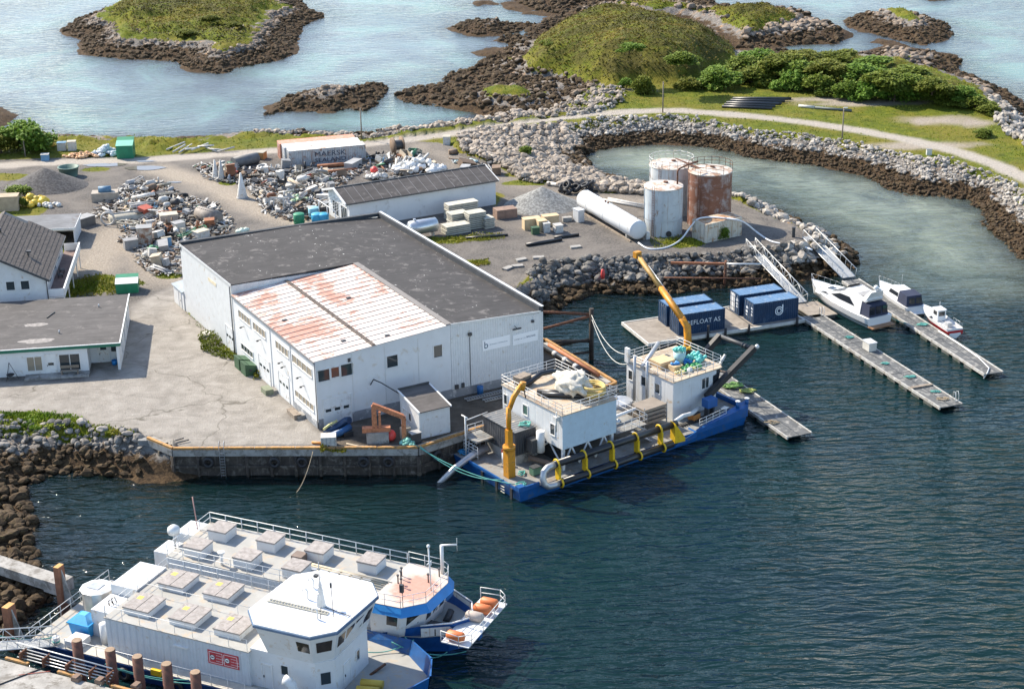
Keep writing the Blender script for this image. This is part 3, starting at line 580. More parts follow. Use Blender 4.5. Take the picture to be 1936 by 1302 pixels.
    door_on(t, 'x', 0, 12.9, 16.0, .0, 2.8, -1, DW, 'roller_door', 3, handle=False, slats=5); door_on(t, 'x', 0, 7.6, 10.3, .0, 2.8, -1, DW, 'roller_door', 3, handle=False, slats=5)
    door_on(t, 'x', 0, 23.7, 26.1, .0, 2.9, -1, DW, 'roller_door', 3, handle=False, slats=5); door_on(t, 'y', 0, 21.9, 24.6, .2, 2.4, -1, CLADW, 'hatch_door', 0)
    for b, z in ((20, 4.6), (15, 4.7), (9, 4.2), (8.2, 4.0), (4.0, 4.3), (3.2, 3.6)):
        l = MB(); l.box(-.35, 0, b - .03, b + .03, z - .03, z + .03); l.ball((-.42, b, z - .05), .13, 8, 5, (1.3, 1, .7)); l.build('wall_lamp', DARK, t)
    for b0, b1 in ((6.35, 6.85), (11.9, 12.4)):
        MB().box(-.07, 0, b0 + .15, b0 + .3, .1, 6.9).build('pilaster', WALLW, t)
    # lettered boards on the cladding
    INK = M('sign_ink', (.05, .10, .16), .6); PALE = M('sign_board', (.80, .81, .82), .5, var=.02)
    s1 = MB().box(18.9, 22.2, -.05, -.02, 4.55, 5.75).build('sign_board', PALE, t); text_on('b', 1.1, INK, s1, (19.05, -.06, 4.8), FACE_S); text_on('BIOMARK COMPANION', .2, M('sign_ink_pale', (.3, .36, .42), .6), s1, (19.75, -.06, 5.05), FACE_S)
    s2 = MB().box(22.55, 25.6, -.05, -.02, 4.45, 5.6).build('sign_board', PALE, t); text_on('LUND & CO', .26, M('sign_ink_grey', (.35, .38, .4), .6), s2, (22.7, -.06, 4.95), FACE_S); text_on('BALMAR', .3, INK, s2, (24.2, -.06, 5.0), FACE_S)
    s3 = MB().box(-.05, -.02, 28.3, 30.9, 6.7, 7.1).build('sign_board', M('sign_cream', (.66, .58, .42), .6), t)
    lamp = MB(); lamp.cyl((22.8, 0, 6.6), (22.8, -.5, 6.5), .04, 6); lamp.box(22.3, 23.3, -.62, -.42, 6.38, 6.5); lamp.build('wall_lamp', DARK, t); MB().ball((24.95, -.15, 6.75), .18, 8, 5).build('wall_lamp', DARK, t)
    cp = MB(); cp.tube([(17.4, -.05, 1.0), (17.4, -.05, 6.4), (17.5, -.2, 6.7)], .03, 5); cp.box(17.2, 17.6, -.25, 0, 6.65, 6.95); cp.box(15.5, 15.9, -.2, 0, 1.0, 1.45); cp.box(16.3, 16.6, -.2, 0, 1.0, 1.5); cp.build('cable_run', DARK, t)
    MB().tube([(5.9, -.05, 3.6), (6.0, -.6, 4.35), (6.4, -1.6, 4.25), (7.6, -3.2, 3.4)], .07, 6).build('drain_pipe', DARK, t)
    # small lean-to against the far end of the long wall
    ls = MB(); ls.prism([(-.1, 40.5), (2.6, 40.5), (2.6, 44.2), (-.1, 44.2)], -.1, 0, [2.3, 2.7, 2.7, 2.3]); lt = ls.build('lean_to', BOARDW, t)
    MB().slab([(-.3, 40.5, 2.36), (2.7, 40.5, 2.76), (2.7, 44.4, 2.76), (-.3, 44.4, 2.36)], .06).build('lean_to_roof', M('felt_blue_grey', (.30, .34, .37), .8), lt); door_on(t, 'x', -.1, 41.4, 42.3, 0, 2.0, -1, STEELW)
    for b in (3.3, 10.9): 
        MB().box(-.9, -.05, b, b + 1.2, -.0, .35).build('door_step', CONC, t)
    return t
def old_paint():
    m, nt, b = new_mat('flaking_roof_paint'); P = obj_n(nt)
    n = noise_n(nt, scale_v(nt, P, (.55, 1.0, 1)), 1.0, 7.0, .78, .9)
    s = nd(nt, 'ShaderNodeSeparateXYZ'); lnk(nt, P, s.inputs[0])
    # more paint is gone along two bands of the roof
    big = noise_n(nt, P, .16, 3.0, .5, .3)
    b1 = ramp_n(nt, math_n(nt, 'ABSOLUTE', math_n(nt, 'SUBTRACT', s.outputs[0], 9.3)), ((0, .16), (.1, 0))); b1.node.color_ramp.elements[1].position = 1.0
    k = math_n(nt, 'ADD', n, math_n(nt, 'MULTIPLY', math_n(nt, 'SUBTRACT', big, .5), .75))
    d1 = math_n(nt, 'MAXIMUM', 0.0, math_n(nt, 'SUBTRACT', 1.0, math_n(nt, 'DIVIDE', math_n(nt, 'ABSOLUTE', math_n(nt, 'SUBTRACT', s.outputs[0], 8.6)), 1.9)))
    yb = math_n(nt, 'MAXIMUM', 0.0, math_n(nt, 'SUBTRACT', 1.0, math_n(nt, 'DIVIDE', math_n(nt, 'ABSOLUTE', math_n(nt, 'SUBTRACT', s.outputs[1], 15.0)), 9.0)))
    d2 = math_n(nt, 'MAXIMUM', 0.0, math_n(nt, 'SUBTRACT', 1.0, math_n(nt, 'DIVIDE', math_n(nt, 'ABSOLUTE', math_n(nt, 'SUBTRACT', s.outputs[0], 1.4)), 2.6)))
    k = math_n(nt, 'ADD', k, math_n(nt, 'MULTIPLY', math_n(nt, 'MULTIPLY', d1, yb), .30)); k = math_n(nt, 'ADD', k, math_n(nt, 'MULTIPLY', math_n(nt, 'MULTIPLY', d2, math_n(nt, 'MAXIMUM', 0.0, math_n(nt, 'SUBTRACT', 1.0, math_n(nt, 'DIVIDE', math_n(nt, 'ABSOLUTE', math_n(nt, 'SUBTRACT', s.outputs[1], 9.0)), 8.0)))), .17))
    fl = noise_n(nt, scale_v(nt, P, (.9, 2.0, 1)), 2.2, 8.0, .85, .8); k = math_n(nt, 'ADD', k, math_n(nt, 'MULTIPLY', math_n(nt, 'SUBTRACT', fl, .5), .75)); f = ramp_n(nt, k, ((.52, 0), (.585, .95)))
    wh = ramp_n(nt, noise_n(nt, P, .8, 5), ((.3, (.52, .46, .42)), (.7, (.64, .605, .575)))); rd = ramp_n(nt, noise_n(nt, P, 2.0, 4), ((.3, (.34, .145, .10)), (.7, (.47, .26, .195))))
    lnk(nt, mix_n(nt, f, wh, rd), b.inputs['Base Color']); b.inputs['Roughness'].default_value = .75; return m
WH = warehouse()

# ---------------------------------------------------------------- quay hut
def quay_hut():
    p = G(*(700 + 770 / 8.135, 700 + 1060 / 8.135), GZ); t = thing('quay_hut', 'small white quayside hut with dark lean-to roof against the warehouse', 'hut', p, BANG)
    MB().prism([(0, 0), (3.3, 0), (3.3, 4.4), (0, 4.4)], 0, 0, [2.95, 2.95, 3.55, 3.55]).build('wall', BOARDW, t)
    rf = MB().slab([(-.12, -.2, 2.98), (3.42, -.2, 2.98), (3.42, 4.6, 3.66), (-.12, 4.6, 3.66)], .1).build('roof', membrane('hut_felt', (.095, .085, .08)), t)
    g = MB(); g.slab([(-.2, -.25, 3.03), (-.04, -.25, 3.03), (-.04, 4.6, 3.72), (-.2, 4.6, 3.72)], .16); g.slab([(3.34, -.25, 3.03), (3.5, -.25, 3.03), (3.5, 4.6, 3.72), (3.34, 4.6, 3.72)], .16); g.build('barge_board', WHITE, rf)
    MB().box(-.1, 3.4, 4.5, 4.66, 3.5, 3.85).build('upstand', DARK, rf)
    w = Win(t); w('x', 0, 1.9, 2.4, 1.2, 2.0, -1); door_on(t, 'x', 0, 2.9, 3.8, 0, 2.0, -1, WHITE2)
    c = MB(); c.box(-.06, .06, -.03, .0, .1, 2.9); c.box(3.24, 3.36, -.03, .0, .1, 2.9); c.box(0, 3.3, -.03, 0, .05, .2); c.build('corner_board', WHITE, t)
quay_hut()

# ---------------------------------------------------------------- workshop behind the warehouse
def workshop():
    p = G(654, 387, 6.4); A = R(27.3); t = thing('workshop', 'long white workshop with dark ribbed metal roof behind the warehouse', 'workshop', (p.x, p.y, GZ), A)
    L, D, E, T, RW = 23.5, 8.3, 3.55, 4.85, 4.25; y0 = .35
    MB().add([(.6, y0, -.1), (L - .3, y0, -.1), (L - .3, D - .2, -.1), (.6, D - .2, -.1), (.6, y0, E), (L - .3, y0, E), (L - .3, RW, T - .1), (L - .3, D - .2, E), (.6, D - .2, E), (.6, RW, T - .1)],
             [(0, 1, 5, 4), (1, 2, 7, 6, 5), (2, 3, 8, 7), (0, 4, 9, 8, 3), (4, 5, 6, 9), (9, 6, 7, 8)]).build('wall', M('workshop_wall', (.64, .655, .66), .6, var=.04, dirt=(.52, .52, .51), dirt_amt=.12, streak=.06, scale=.5), t)
    rb = MB().slab([(0, 0, E + .05), (L, 0, E + .05), (L, RW, T), (0, RW, T)], .1); rb.slab([(0, RW, T), (L, RW, T), (L, D + .3, E + .05), (0, D + .3, E + .05)], .1)
    rf = rb.build('roof', M('workshop_roof_base', (.3, .3, .3), .6), t); n = 17; pm = membrane('workshop_roof_metal', (.062, .056, .055))
    for i in range(n):
        x0, x1 = i * L / n + .02, (i + 1) * L / n - .035
        MB().slab([(x0, -.02, E + .11), (x1, -.02, E + .11), (x1, RW, T + .06), (x0, RW, T + .06)], .05).build('roof_panel', pm, rf)
    sm = MB()
    for i in range(1, n): x = i * L / n - .008; sm.slab([(x - .025, -.02, E + .15), (x + .025, -.02, E + .15), (x + .025, RW, T + .10), (x - .025, RW, T + .10)], .06)
    sm.build('roof_seam', M('seam_grey', (.2, .2, .205), .5), rf)
    f = MB(); f.slab([(-.16, -.05, E + .2), (.02, -.05, E + .2), (.02, RW, T + .16), (-.16, RW, T + .16)], .28); f.slab([(-.16, RW, T + .16), (.02, RW, T + .16), (.02, D + .3, E + .2), (-.16, D + .3, E + .2)], .28)
    f.slab([(L - .02, -.05, E + .17), (L + .1, -.05, E + .17), (L + .1, RW, T + .14), (L - .02, RW, T + .14)], .2); f.build('barge_board', WHITE, rf)
    MB().box(0, L, -.14, -.03, E - .06, E + .08).build('gutter', DARK, rf)
    MB().box(0, L, RW - .12, RW + .12, T + .06, T + .14).build('ridge_cap', DARK, rf)
    wd = Win(t); wd('x', .6, 1.3, 3.3, .6, 2.6, -1, 3); wd('x', .6, 4.4, 6.4, .6, 2.6, -1, 3)
    fr = MB()
    for y in (.6, 3.6, 6.8): fr.cyl((-1.4, y, 0), (-1.4, y, 2.7), .06, 6)
    for z in (2.7,): fr.tube([(-1.4, .4, z), (-1.4, 7, z)], .06, 6)
    for y in np.arange(.6, 7, 1.0): fr.cyl((-1.4, y, 2.7), (.6, y, 3.2), .04, 5)
    fr.build('canopy_frame', STEELW, t)
workshop()

# ---------------------------------------------------------------- green-trimmed building on the left
GB_A = R(8.0); GB_P = Vector((-43.2, 173.0, GZ))
def green_building():
    t = thing('office_building', 'low white flat-roofed building with green fascia beside the concrete yard', 'building', GB_P, GB_A)
    H = 3.05; W = 34; D = 15.8; LEAN = .55
    wl = M('office_wall', (.65, .66, .665), .6, var=.04, dirt=(.55, .52, .48), dirt_amt=.08, scale=.6)
    MB().box(-W, -3.4, 0, D, -.1, H).build('wall', wl, t); MB().box(-3.4, 0, 2.6, D, -.1, H).build('wall', wl, t)
    MB().box(-.28, 0, 0, 2.6, -.1, H).build('wall_fin', wl, t)
    rf = MB().box(-W, .15, -.15, D + .1, H, H + .14).build('roof', membrane('office_felt', (.075, .069, .067)), t)
    f = MB(); f.box(-W, .18, -.24, -.15, H - .22, H + .12); f.box(.15, .24, -.2, D + .12, H - .2, H + .12); f.build('fascia', M('green_fascia', (.012, .14, .085), .5, var=.1), rf)
    e = MB(); e.box(-W, .26, -.27, -.14, H + .125, H + .2); e.box(.13, .27, -.14, D + .14, H + .125, H + .2); e.build('white_edging', WHITE, rf)
    dry = M('dried_puddle', (.27, .25, .235), .9, var=.25, scale=2.5); rr = random.Random(5)
    for cx, cy, rx, ry in ((-9.0, 2.2, 2.0, .75), (-9.6, 7.4, 1.6, .6)):
        pts = [(cx + rx * math.cos(a) * rr.uniform(.75, 1.1), cy + ry * math.sin(a) * rr.uniform(.7, 1.15), H + .147) for a in np.linspace(0, 2 * math.pi, 22, endpoint=False)]
        MB().slab(pts, .004).build('dried_puddle', dry, rf)
    MB().cyl((-8.6, 9.3, H + .2), (-7.9, 11.1, H + .2), .06, 5).build('roof_stick', DARK, rf)
    for x, y in ((-6.7, 4.1), (-3, 12)): MB().cyl((x, y, H + .1), (x, y, H + .5), .08, 8).build('vent_pipe', GALV, rf)
    w = Win(t); w('y', 0, -9.9, -8.35, .55, 2.15, -1, 2, glass=CURT); w('y', 0, -6.45, -5.4, .35, 2.2, -1); w('y', 0, -5.3, -4.3, .35, 2.2, -1); door_on(t, 'y', 0, -7.9, -6.9, .05, 2.3, -1, WHITE, panes=1, pz=.45)
    door_on(t, 'y', 2.6, -2.5, -1.4, .0, 2.1, -1, WHITE2, panes=1, pz=.7); w('y', 2.6, -1.1, -.5, 1.2, 2.0, -1)
    MB().box(-10.2, -3.3, -1.5, -.02, -.05, .16).build('doorstep_slab', CONC, t)
    for y in (3.5, 7.2, 11.3): MB().box(0, .1, y, y + .12, .6, 2.4).build('downpipe', STEELW, t)
    # things standing by the wall
    b = thing('garden_bench', 'weathered grey bench in front of the green-trimmed building', 'bench', GB_P + Matrix.Rotation(GB_A, 3, 'Z') @ Vector((-5.4, -.7, .16)), GB_A)
    for i in range(3): MB().box(-1.0, 1.0, -.25 + i * .16, -.12 + i * .16, .42, .46).build('seat_slat', WOOD, b)
    for i in range(2): MB().box(-1.0, 1.0, .26, .29, .6 + i * .18, .74 + i * .18).build('back_slat', WOOD, b)
    for x in (-.85, .85): MB().box(x - .05, x + .05, -.22, .3, 0, .42).build('leg', WOOD, b)
    f = thing('fire_pan', 'black fire pan hanging from a tripod by the white wall', 'fire pan', GB_P + Matrix.Rotation(GB_A, 3, 'Z') @ Vector((-11.7, -.8, 0)), GB_A)
    for a in (0, 2.1, 4.2): MB().cyl((.85 * math.cos(a), .6 * math.sin(a), 0), (0, 0, 2.0), .03, 5).build('leg', DARK, f)
    MB().lathe([(.0, .42), (.3, .45), (.45, .6), (.42, .6), (.28, .5), (0, .48)], n=14).build('pan', BLACK, f); MB().cyl((0, 0, .6), (0, 0, 1.95), .012, 4).build('chain', DARK, f)
    single('water_tub', MB().lathe([(0, 0), (.28, 0), (.32, .5), (.29, .5), (.26, .05), (0, .05)], n=12), M('tub_blue', (.02, .22, .55), .4), 'blue plastic tub in the porch of the green-trimmed building', 'tub', GB_P + Matrix.Rotation(GB_A, 3, 'Z') @ Vector((-.8, 1.7, 0)))
green_building()

# ---------------------------------------------------------------- house and garage
def house():
    A = R(7.3); p = Vector((-55.45, 190.5, GZ)); t = thing('house', 'white wooden house with dark tiled roof and long balcony above the office building', 'house', p, A)
    Wd, D, E = 13.2, 17.0, 4.75; s = math.tan(R(28)); rh = Wd / 2
    MB().add([(-Wd, .35, -.1), (0, .35, -.1), (0, D, -.1), (-Wd, D, -.1), (-Wd, .35, E), (0, .35, E), (0, D, E), (-Wd, D, E), (-rh, .35, E + s * rh), (-rh, D, E + s * rh)],
             [(0, 1, 5, 8, 4), (1, 2, 6, 5), (2, 3, 7, 9, 6), (3, 0, 4, 7)]).build('wall', BOARDW, t)
    tm = M('concrete_roof_tile', (.062, .052, .048), .8, var=.3, dirt=(.12, .10, .085), dirt_amt=.25, scale=3.0)
    rf = MB().slab([(-rh, 0, E + s * rh), (.45, 0, E - .45 * s), (.45, D, E - .45 * s), (-rh, D, E + s * rh)], .14)
    rf.slab([(-Wd - .45, 0, E - .45 * s), (-rh, 0, E + s * rh), (-rh, D, E + s * rh), (-Wd - .45, D, E - .45 * s)], .14); rf = rf.build('roof', DARK, t)
    n = 15; cw = (rh + .45) / n
    for side in (1, -1):
        for i in range(n):
            d1 = D + .25 - (1.3 if (i > 8 and side == 1) else 0)
            def X(q): return (.45 - q) if side == 1 else (-Wd - .45 + q)
            q0, q1 = i * cw, (i + 1) * cw + .06; zf = lambda q: E - .45 * s + q * s
            pts = [(X(q0), -.25, zf(q0) + .10), (X(q0), d1, zf(q0) + .10), (X(q1), d1, zf(q1) + .05), (X(q1), -.25, zf(q1) + .05)]
            MB().slab(pts if side == 1 else pts[::-1], .05).build('tile_course', tm, rf)
    v = MB(); v.cyl((-2.4, 5.0, E + 2.4 * s), (-2.4, 5.0, E + 2.4 * s + .55), .1, 8); v.box(-2.55, -2.0, 4.75, 5.2, E + 2.4 * s + .5, E + 2.4 * s + .7); v.build('vent_hood', DARK, rf)
    v = MB(); v.cyl((-6.0, 9, E + 6 * s), (-6.0, 9, E + 6 * s + .6), .1, 8); v.build('vent_hood', DARK, rf)
    g = MB(); g.box(.42, .58, -.2, D + .2, E - .45 * s - .08, E - .45 * s + .06); g.cyl((.1, .2, E - .3), (.1, .2, 2.0), .06, 6); g.build('gutter', DARK, t)
    ed = MB(); ed.slab([(-rh, -.32, E + s * rh + .13), (.5, -.32, E - .45 * s + .13), (.5, -.24, E - .45 * s + .13), (-rh, -.24, E + s * rh + .13)], .3); ed.build('barge_board', DARK, rf)
    w = Win(t); w('y', .35, -2.9, -1.95, 3.4, 4.45, -1); w('y', .35, -4.6, -3.65, 3.4, 4.45, -1); w('y', .35, -6.6, -5.5, 3.4, 4.45, -1)
    for y in (3.5, 8.0, 12.0): w('x', 0, y, y + 1.4, 3.0, 4.3, 1)
    # balcony
    deck = MB(); n = 13
    for i in range(n): x = .02 + i * 1.95 / n; MB().box(x, x + 1.95 / n - .02, .4, D + 1.2, 2.2, 2.26).build('deck_board', M('deck_boards', (.21, .15, .135), .85, var=.2), t)
    bl = MB(); bl.box(0, 2.0, .4, D + 1.2, 2.05, 2.19); bl.build('deck_frame', WHITE, t)
    def bal(x0, x1, y0, y1):
        b = MB().box(x0, x1, y0, y1, 2.25, 3.22).build('balustrade', BOARDW, t); return b
    bal(1.98, 2.06, .4, D + 1.2); bal(.02, 1.97, .34, .40); bal(.02, 1.97, D + 1.2, D + 1.26)
    MB().box(1.92, 2.12, .3, D + 1.3, 3.225, 3.28).build('handrail', WHITE, t)
    for y in (.8, 5, 9.5, 14, 17.5): MB().box(1.85, 1.97, y, y + .12, 0, 2.05).build('balcony_post', WHITE, t)
    for nm, lb, y in (('garden_chair', 'dark chair on the balcony of the house', 9.2), ('garden_chair', 'dark round chair on the balcony beside the other', 7.4)):
        c = thing(nm, lb, 'chair', p + Matrix.Rotation(A, 3, 'Z') @ Vector((.75, y, 2.26)), A)
        MB().box(-.3, .3, -.3, .3, .35, .45).build('seat', DARK, c); MB().box(-.34, -.26, -.3, .3, .45, .9).build('backrest', DARK, c)
        for a in (-.25, .25):
            for b in (-.25, .25): MB().box(a - .03, a + .03, b - .03, b + .03, 0, .35).build('leg', DARK, c)
house()
def garage():
    A = R(6.0); p = G(139, 430, 5.25); t = thing('garage', 'flat grey-roofed white garage behind the house', 'garage', (p.x, p.y, GZ), A)
    wl = BOARDW; W, D, H = 20, 6.4, 2.35
    MB().box(-.12, 0, .15, D, -.1, H).build('wall', wl, t); MB().box(-W, -.12, D - .15, D, -.1, H).build('wall', wl, t); MB().box(-W, -5.2, .15, .3, -.1, H).build('wall', wl, t); MB().box(-5.2, -.12, .15, .3, H - .35, H).build('lintel', WHITE, t)
    rf = MB().box(-W, .15, -.1, D + .15, H, H + .1).build('roof', membrane('garage_felt', (.15, .155, .165)), t)
    e = MB(); e.box(-W, .18, -.16, -.1, H - .18, H + .14); e.box(.15, .21, -.1, D + .15, H - .12, H + .14); e.build('edging', WHITE, rf)
garage()
# ---------------------------------------------------------------- stones along the banks
_ico = bmesh.new(); bmesh.ops.create_icosphere(_ico, subdivisions=1, radius=1.0); ICO_V = np.array([v.co[:] for v in _ico.verts]); ICO_F = np.array([[v.index for v in f.verts] for f in _ico.faces]); _ico.free()
_ico = bmesh.new(); bmesh.ops.create_icosphere(_ico, subdivisions=2, radius=1.0); ICO2_V = np.array([v.co[:] for v in _ico.verts]); ICO2_F = np.array([[v.index for v in f.verts] for f in _ico.faces]); _ico.free()
NPR = np.random.RandomState(11)
def stone_material(name, pale, dark, weedz=1.35, warm=0.0):
    m, nt, b = new_mat(name); P = pos_n(nt); t = nd(nt, 'ShaderNodeAttribute', attribute_name='tone').outputs['Fac']
    c = ramp_n(nt, t, ((0, dark), (.5, tuple((a + q) / 2 for a, q in zip(pale, dark))), (1, pale)))
    c = mix_n(nt, ramp_n(nt, noise_n(nt, P, 1.7, 5, .7), ((.35, .5), (.6, 0))), c, tuple(x * .45 for x in dark))
    c = mix_n(nt, ramp_n(nt, noise_n(nt, P, 2.3, 4, .7), ((.6, 0), (.72, .6))), c, (min(1, pale[0] * 1.15), pale[1] * 1.08, pale[2] * .98))
    z = nd(nt, 'ShaderNodeSeparateXYZ'); lnk(nt, P, z.inputs[0])
    wd = ramp_n(nt, noise_n(nt, P, 2.0, 5, .7, .8), ((.3, (.018, .013, .008)), (.55, (.068, .044, .023)), (.75, (.16, .12, .05))))
    e = math_n(nt, 'ADD', z.outputs['Z'], math_n(nt, 'MULTIPLY', math_n(nt, 'SUBTRACT', noise_n(nt, P, .6, 4), .5), 1.6))
    f = ramp_n(nt, math_n(nt, 'SUBTRACT', e, weedz - .5), ((.42, 0), (.7, 1)))
    lnk(nt, mix_n(nt, f, wd, c), b.inputs['Base Color']); b.inputs['Roughness'].default_value = .88; b.inputs['Specular IOR Level'].default_value = .25
    bump_n(nt, b, noise_n(nt, P, 7.0, 4, .7), .5, .06); return m
STONE_G = stone_material('bank_stone_grey', (.55, .505, .445), (.21, .188, .162), 1.5)
STONE_D = stone_material('bank_stone_dark', (.27, .255, .232), (.055, .051, .046), 1.2)
STONE_W = stone_material('bank_stone_pale', (.49, .42, .345), (.20, .168, .135))
STONE_B = stone_material('foreshore_stone', (.30, .26, .22), (.10, .085, .07), 2.7)
STONE_B2 = stone_material('quay_side_stone', (.36, .33, .295), (.085, .08, .073), 1.8)
def rock_verts(c, r, big=False, flat=.75):
    V = ICO2_V if big else ICO_V
    s = np.array([NPR.uniform(.75, 1.35), NPR.uniform(.7, 1.1), NPR.uniform(.5, .95) * (flat + .2)]) * r
    k = NPR.randn(6, 3); k /= np.linalg.norm(k, axis=1, keepdims=True); off = NPR.uniform(.55, .9, 6)
    W = V.copy()
    for n, o in zip(k, off):
        d = W @ n; W = np.where((d > o)[:, None], W - (d - o)[:, None] * n, W)
    W = W * (1 + NPR.uniform(-.09, .09, (len(V), 1)))
    W = W * s; a = NPR.uniform(0, 6.28); t = NPR.uniform(-.5, .5); ca, sa, ct, st = math.cos(a), math.sin(a), math.cos(t), math.sin(t)
    Rm = np.array([[ca, -sa, 0], [sa, ca, 0], [0, 0, 1]]) @ np.array([[1, 0, 0], [0, ct, -st], [0, st, ct]])
    return W @ Rm.T + np.array(c)
def stones(name, label, cat, zone, spacing, rmin, rmax, mat, cond, lift=.1, singles=40, layers=1, big=1.0, stuffname='small_stones'):
    """stones over a zone (world outline): the largest as parts, the rest as one mass"""
    Z = np.array(zone); x0, y0 = Z.min(0); x1, y1 = Z.max(0); n = int((x1 - x0) * (y1 - y0) / spacing ** 2 * layers)
    X = NPR.uniform(x0, x1, n); Y = NPR.uniform(y0, y1, n); ok = poly_sd(X, Y, zone) > 0; X, Y = X[ok], Y[ok]
    h, sS, sP, nat = terrain_h(X, Y); ok = cond(sS, sP, h); X, Y, h = X[ok], Y[ok], h[ok]
    r = rmin + (rmax - rmin) * NPR.rand(len(X)) ** 2.4
    t = thing(name, label, cat, (0, 0, 0)); order = np.argsort(-r); V = []; Fc = []; T = []; o = 0
    for j, i in enumerate(order):
        c = (X[i], Y[i], h[i] + lift * r[i] + NPR.uniform(0, .3) * r[i]); tone = float(np.clip(NPR.normal(.55, .25), 0, 1))
        if j < singles:
            W = rock_verts((0, 0, 0), r[i], True); ob = mesh_np('stone', W, ICO2_F, mat, False); ob.parent = t; ob.location = c
            ob.data.attributes.new('tone', 'FLOAT', 'POINT').data.foreach_set('value', np.full(len(W), tone, np.float32)); continue
        W = rock_verts(c, r[i], r[i] > big); F = ICO2_F if r[i] > big else ICO_F
        V.append(W); Fc.append(F + o); o += len(W); T.append(np.full(len(W), tone, np.float32))
    if V:
        ob = mesh_np(stuffname, np.concatenate(V), np.concatenate(Fc), mat, False); ob.parent = t; ob['kind'] = 'stuff'
        ob.data.attributes.new('tone', 'FLOAT', 'POINT').data.foreach_set('value', np.concatenate(T))
    return t
bank = lambda lo=-.6, hi=.5: (lambda sS, sP, h: (sP < hi) & (sS > lo))
stones('lagoon_bank', 'long curved bank of grey riprap stones round the inner lagoon below the road', 'stone bank', pxs(1.4, (1075, 222), (1290, 212), (1500, 240), (1740, 285), (1950, 350), (2050, 520), (1930, 505), (1850, 440), (1700, 385), (1500, 318), (1290, 285), (1100, 300), (1060, 262)), .36, .13, .52, STONE_G, bank(), singles=80)
stones('rubble_heap', 'heap of pale broken rock between the workshop and the lagoon', 'rubble heap', pxs(GZ, (862, 262), (960, 244), (1060, 240), (1130, 262), (1110, 296), (1160, 322), (1225, 352), (1215, 372), (1120, 362), (1030, 352), (985, 342), (950, 316), (880, 295)), .36, .14, .8, STONE_W, lambda sS, sP, h: (sP < .6) & (sS > -.5), singles=50, layers=2, lift=.55)
stones('basin_wall', 'curved dark dry-stone bank along the dredged basin in front of the tanks', 'stone wall', pxs(1.6, (985, 500), (1030, 490), (1190, 480), (1350, 472), (1480, 458), (1500, 470), (1490, 545), (1300, 566), (1130, 572), (1050, 605), (1020, 600)), .46, .3, .72, STONE_D, bank(-.8, .35), singles=70, big=.6, layers=1.4, lift=.25)
stones('jetty_stones', 'grey boulders round the end of the spit by the gangways', 'stone bank', pxs(1.6, (1375, 360), (1450, 385), (1560, 425), (1650, 480), (1620, 530), (1500, 545), (1485, 470), (1530, 452), (1480, 428), (1375, 388)), .55, .25, .9, STONE_G, bank(-.6, .7), singles=40, lift=.35)
stones('causeway_stones', 'row of pale boulders along the seaward side of the causeway', 'stone bank', pxs(1.6, (480, 240), (700, 240), (920, 215), (1110, 196), (1145, 178), (1180, 178), (1186, 215), (1050, 232), (930, 245), (700, 275), (560, 264), (480, 262)), .7, .2, .75, STONE_W, bank(-.4, .6), singles=40, lift=.4)
stones('point_stones', 'white riprap stones at the eastern corner of the headland', 'stone bank', pxs(1.8, (1870, 190), (1905, 190), (1990, 260), (1990, 320), (1900, 265), (1876, 235)), .6, .3, .8, STONE_G, bank(-.5, .8), singles=25, lift=.4)
stones('quay_side_rocks', 'big rocks on the shore beside the quay steps', 'rocks', pxs(1.4, (-120, 792), (0, 796), (180, 806), (262, 820), (275, 905), (130, 905), (40, 925), (-120, 925)), .42, .14, .62, STONE_B2, lambda sS, sP, h: (sP < .2) & (sS > -.3), singles=40, lift=.25, big=.5)
stones('foreshore_rocks', 'seaweed covered boulders on the near shore at the picture edge', 'rocks', pxs(.8, (-150, 900), (60, 905), (60, 1000), (75, 1060), (95, 1120), (40, 1195), (-150, 1200)), .5, .16, .85, STONE_B, lambda sS, sP, h: (sS > -1.0), singles=40, lift=.2, big=.5)

wild = lambda lo, hi: (lambda sS, sP, h: (h > lo) & (h < hi))
STONE_R = stone_material('skerry_stone', (.42, .33, .25), (.11, .085, .064), 1.9); STONE_T = stone_material('tidal_stone', (.36, .28, .21), (.10, .075, .055), 3.0)
for nm, lb, poly, n1 in (('islet_shore', 'brown weedy rock shore round the big grassy islet', ISLANDS[0][0], 30), ('skerry_rocks', 'broken rock of the low skerry off the causeway', ISLANDS[1][0], 25), ('skerry_rocks', 'weedy rock of the flat skerry left of the hill', ISLANDS[2][0], 15), ('skerry_rocks', 'orange tinged rock of the skerry at the top right', ISLANDS[5][0], 25)):
    stones(nm, lb, 'rocks', poly, .6, .16, .8, STONE_R, wild(-.2, 2.6), lift=-.15, singles=n1, big=.7, stuffname='broken_rock')
stones('tidal_flat', 'brown weed covered rocks of the tidal flat below the hill', 'rocks', pxs(.8, (745, 175), (870, 125), (960, 60), (1060, 25), (1080, 40), (1010, 80), (990, 130), (1060, 150), (1130, 175), (1120, 212), (930, 232), (800, 202)), .7, .16, .9, STONE_T, lambda sS, sP, h: (sS > -.5) & (sP < -.5) & (h < 3.0), lift=-.05, singles=35, big=.7, stuffname='broken_rock')
stones('outer_point', 'pale and brown rocks of the outer point behind the hill', 'rocks', pxs(.8, (930, -20), (1330, -10), (1500, 12), (1605, 66), (1570, 88), (1440, 98), (1395, 90), (1400, 60), (1300, 30), (1060, 30)), 1.0, .25, 1.15, STONE_R, lambda sS, sP, h: (sS > -.5) & (h < 3.2), lift=-.05, singles=30, big=.7, stuffname='broken_rock')
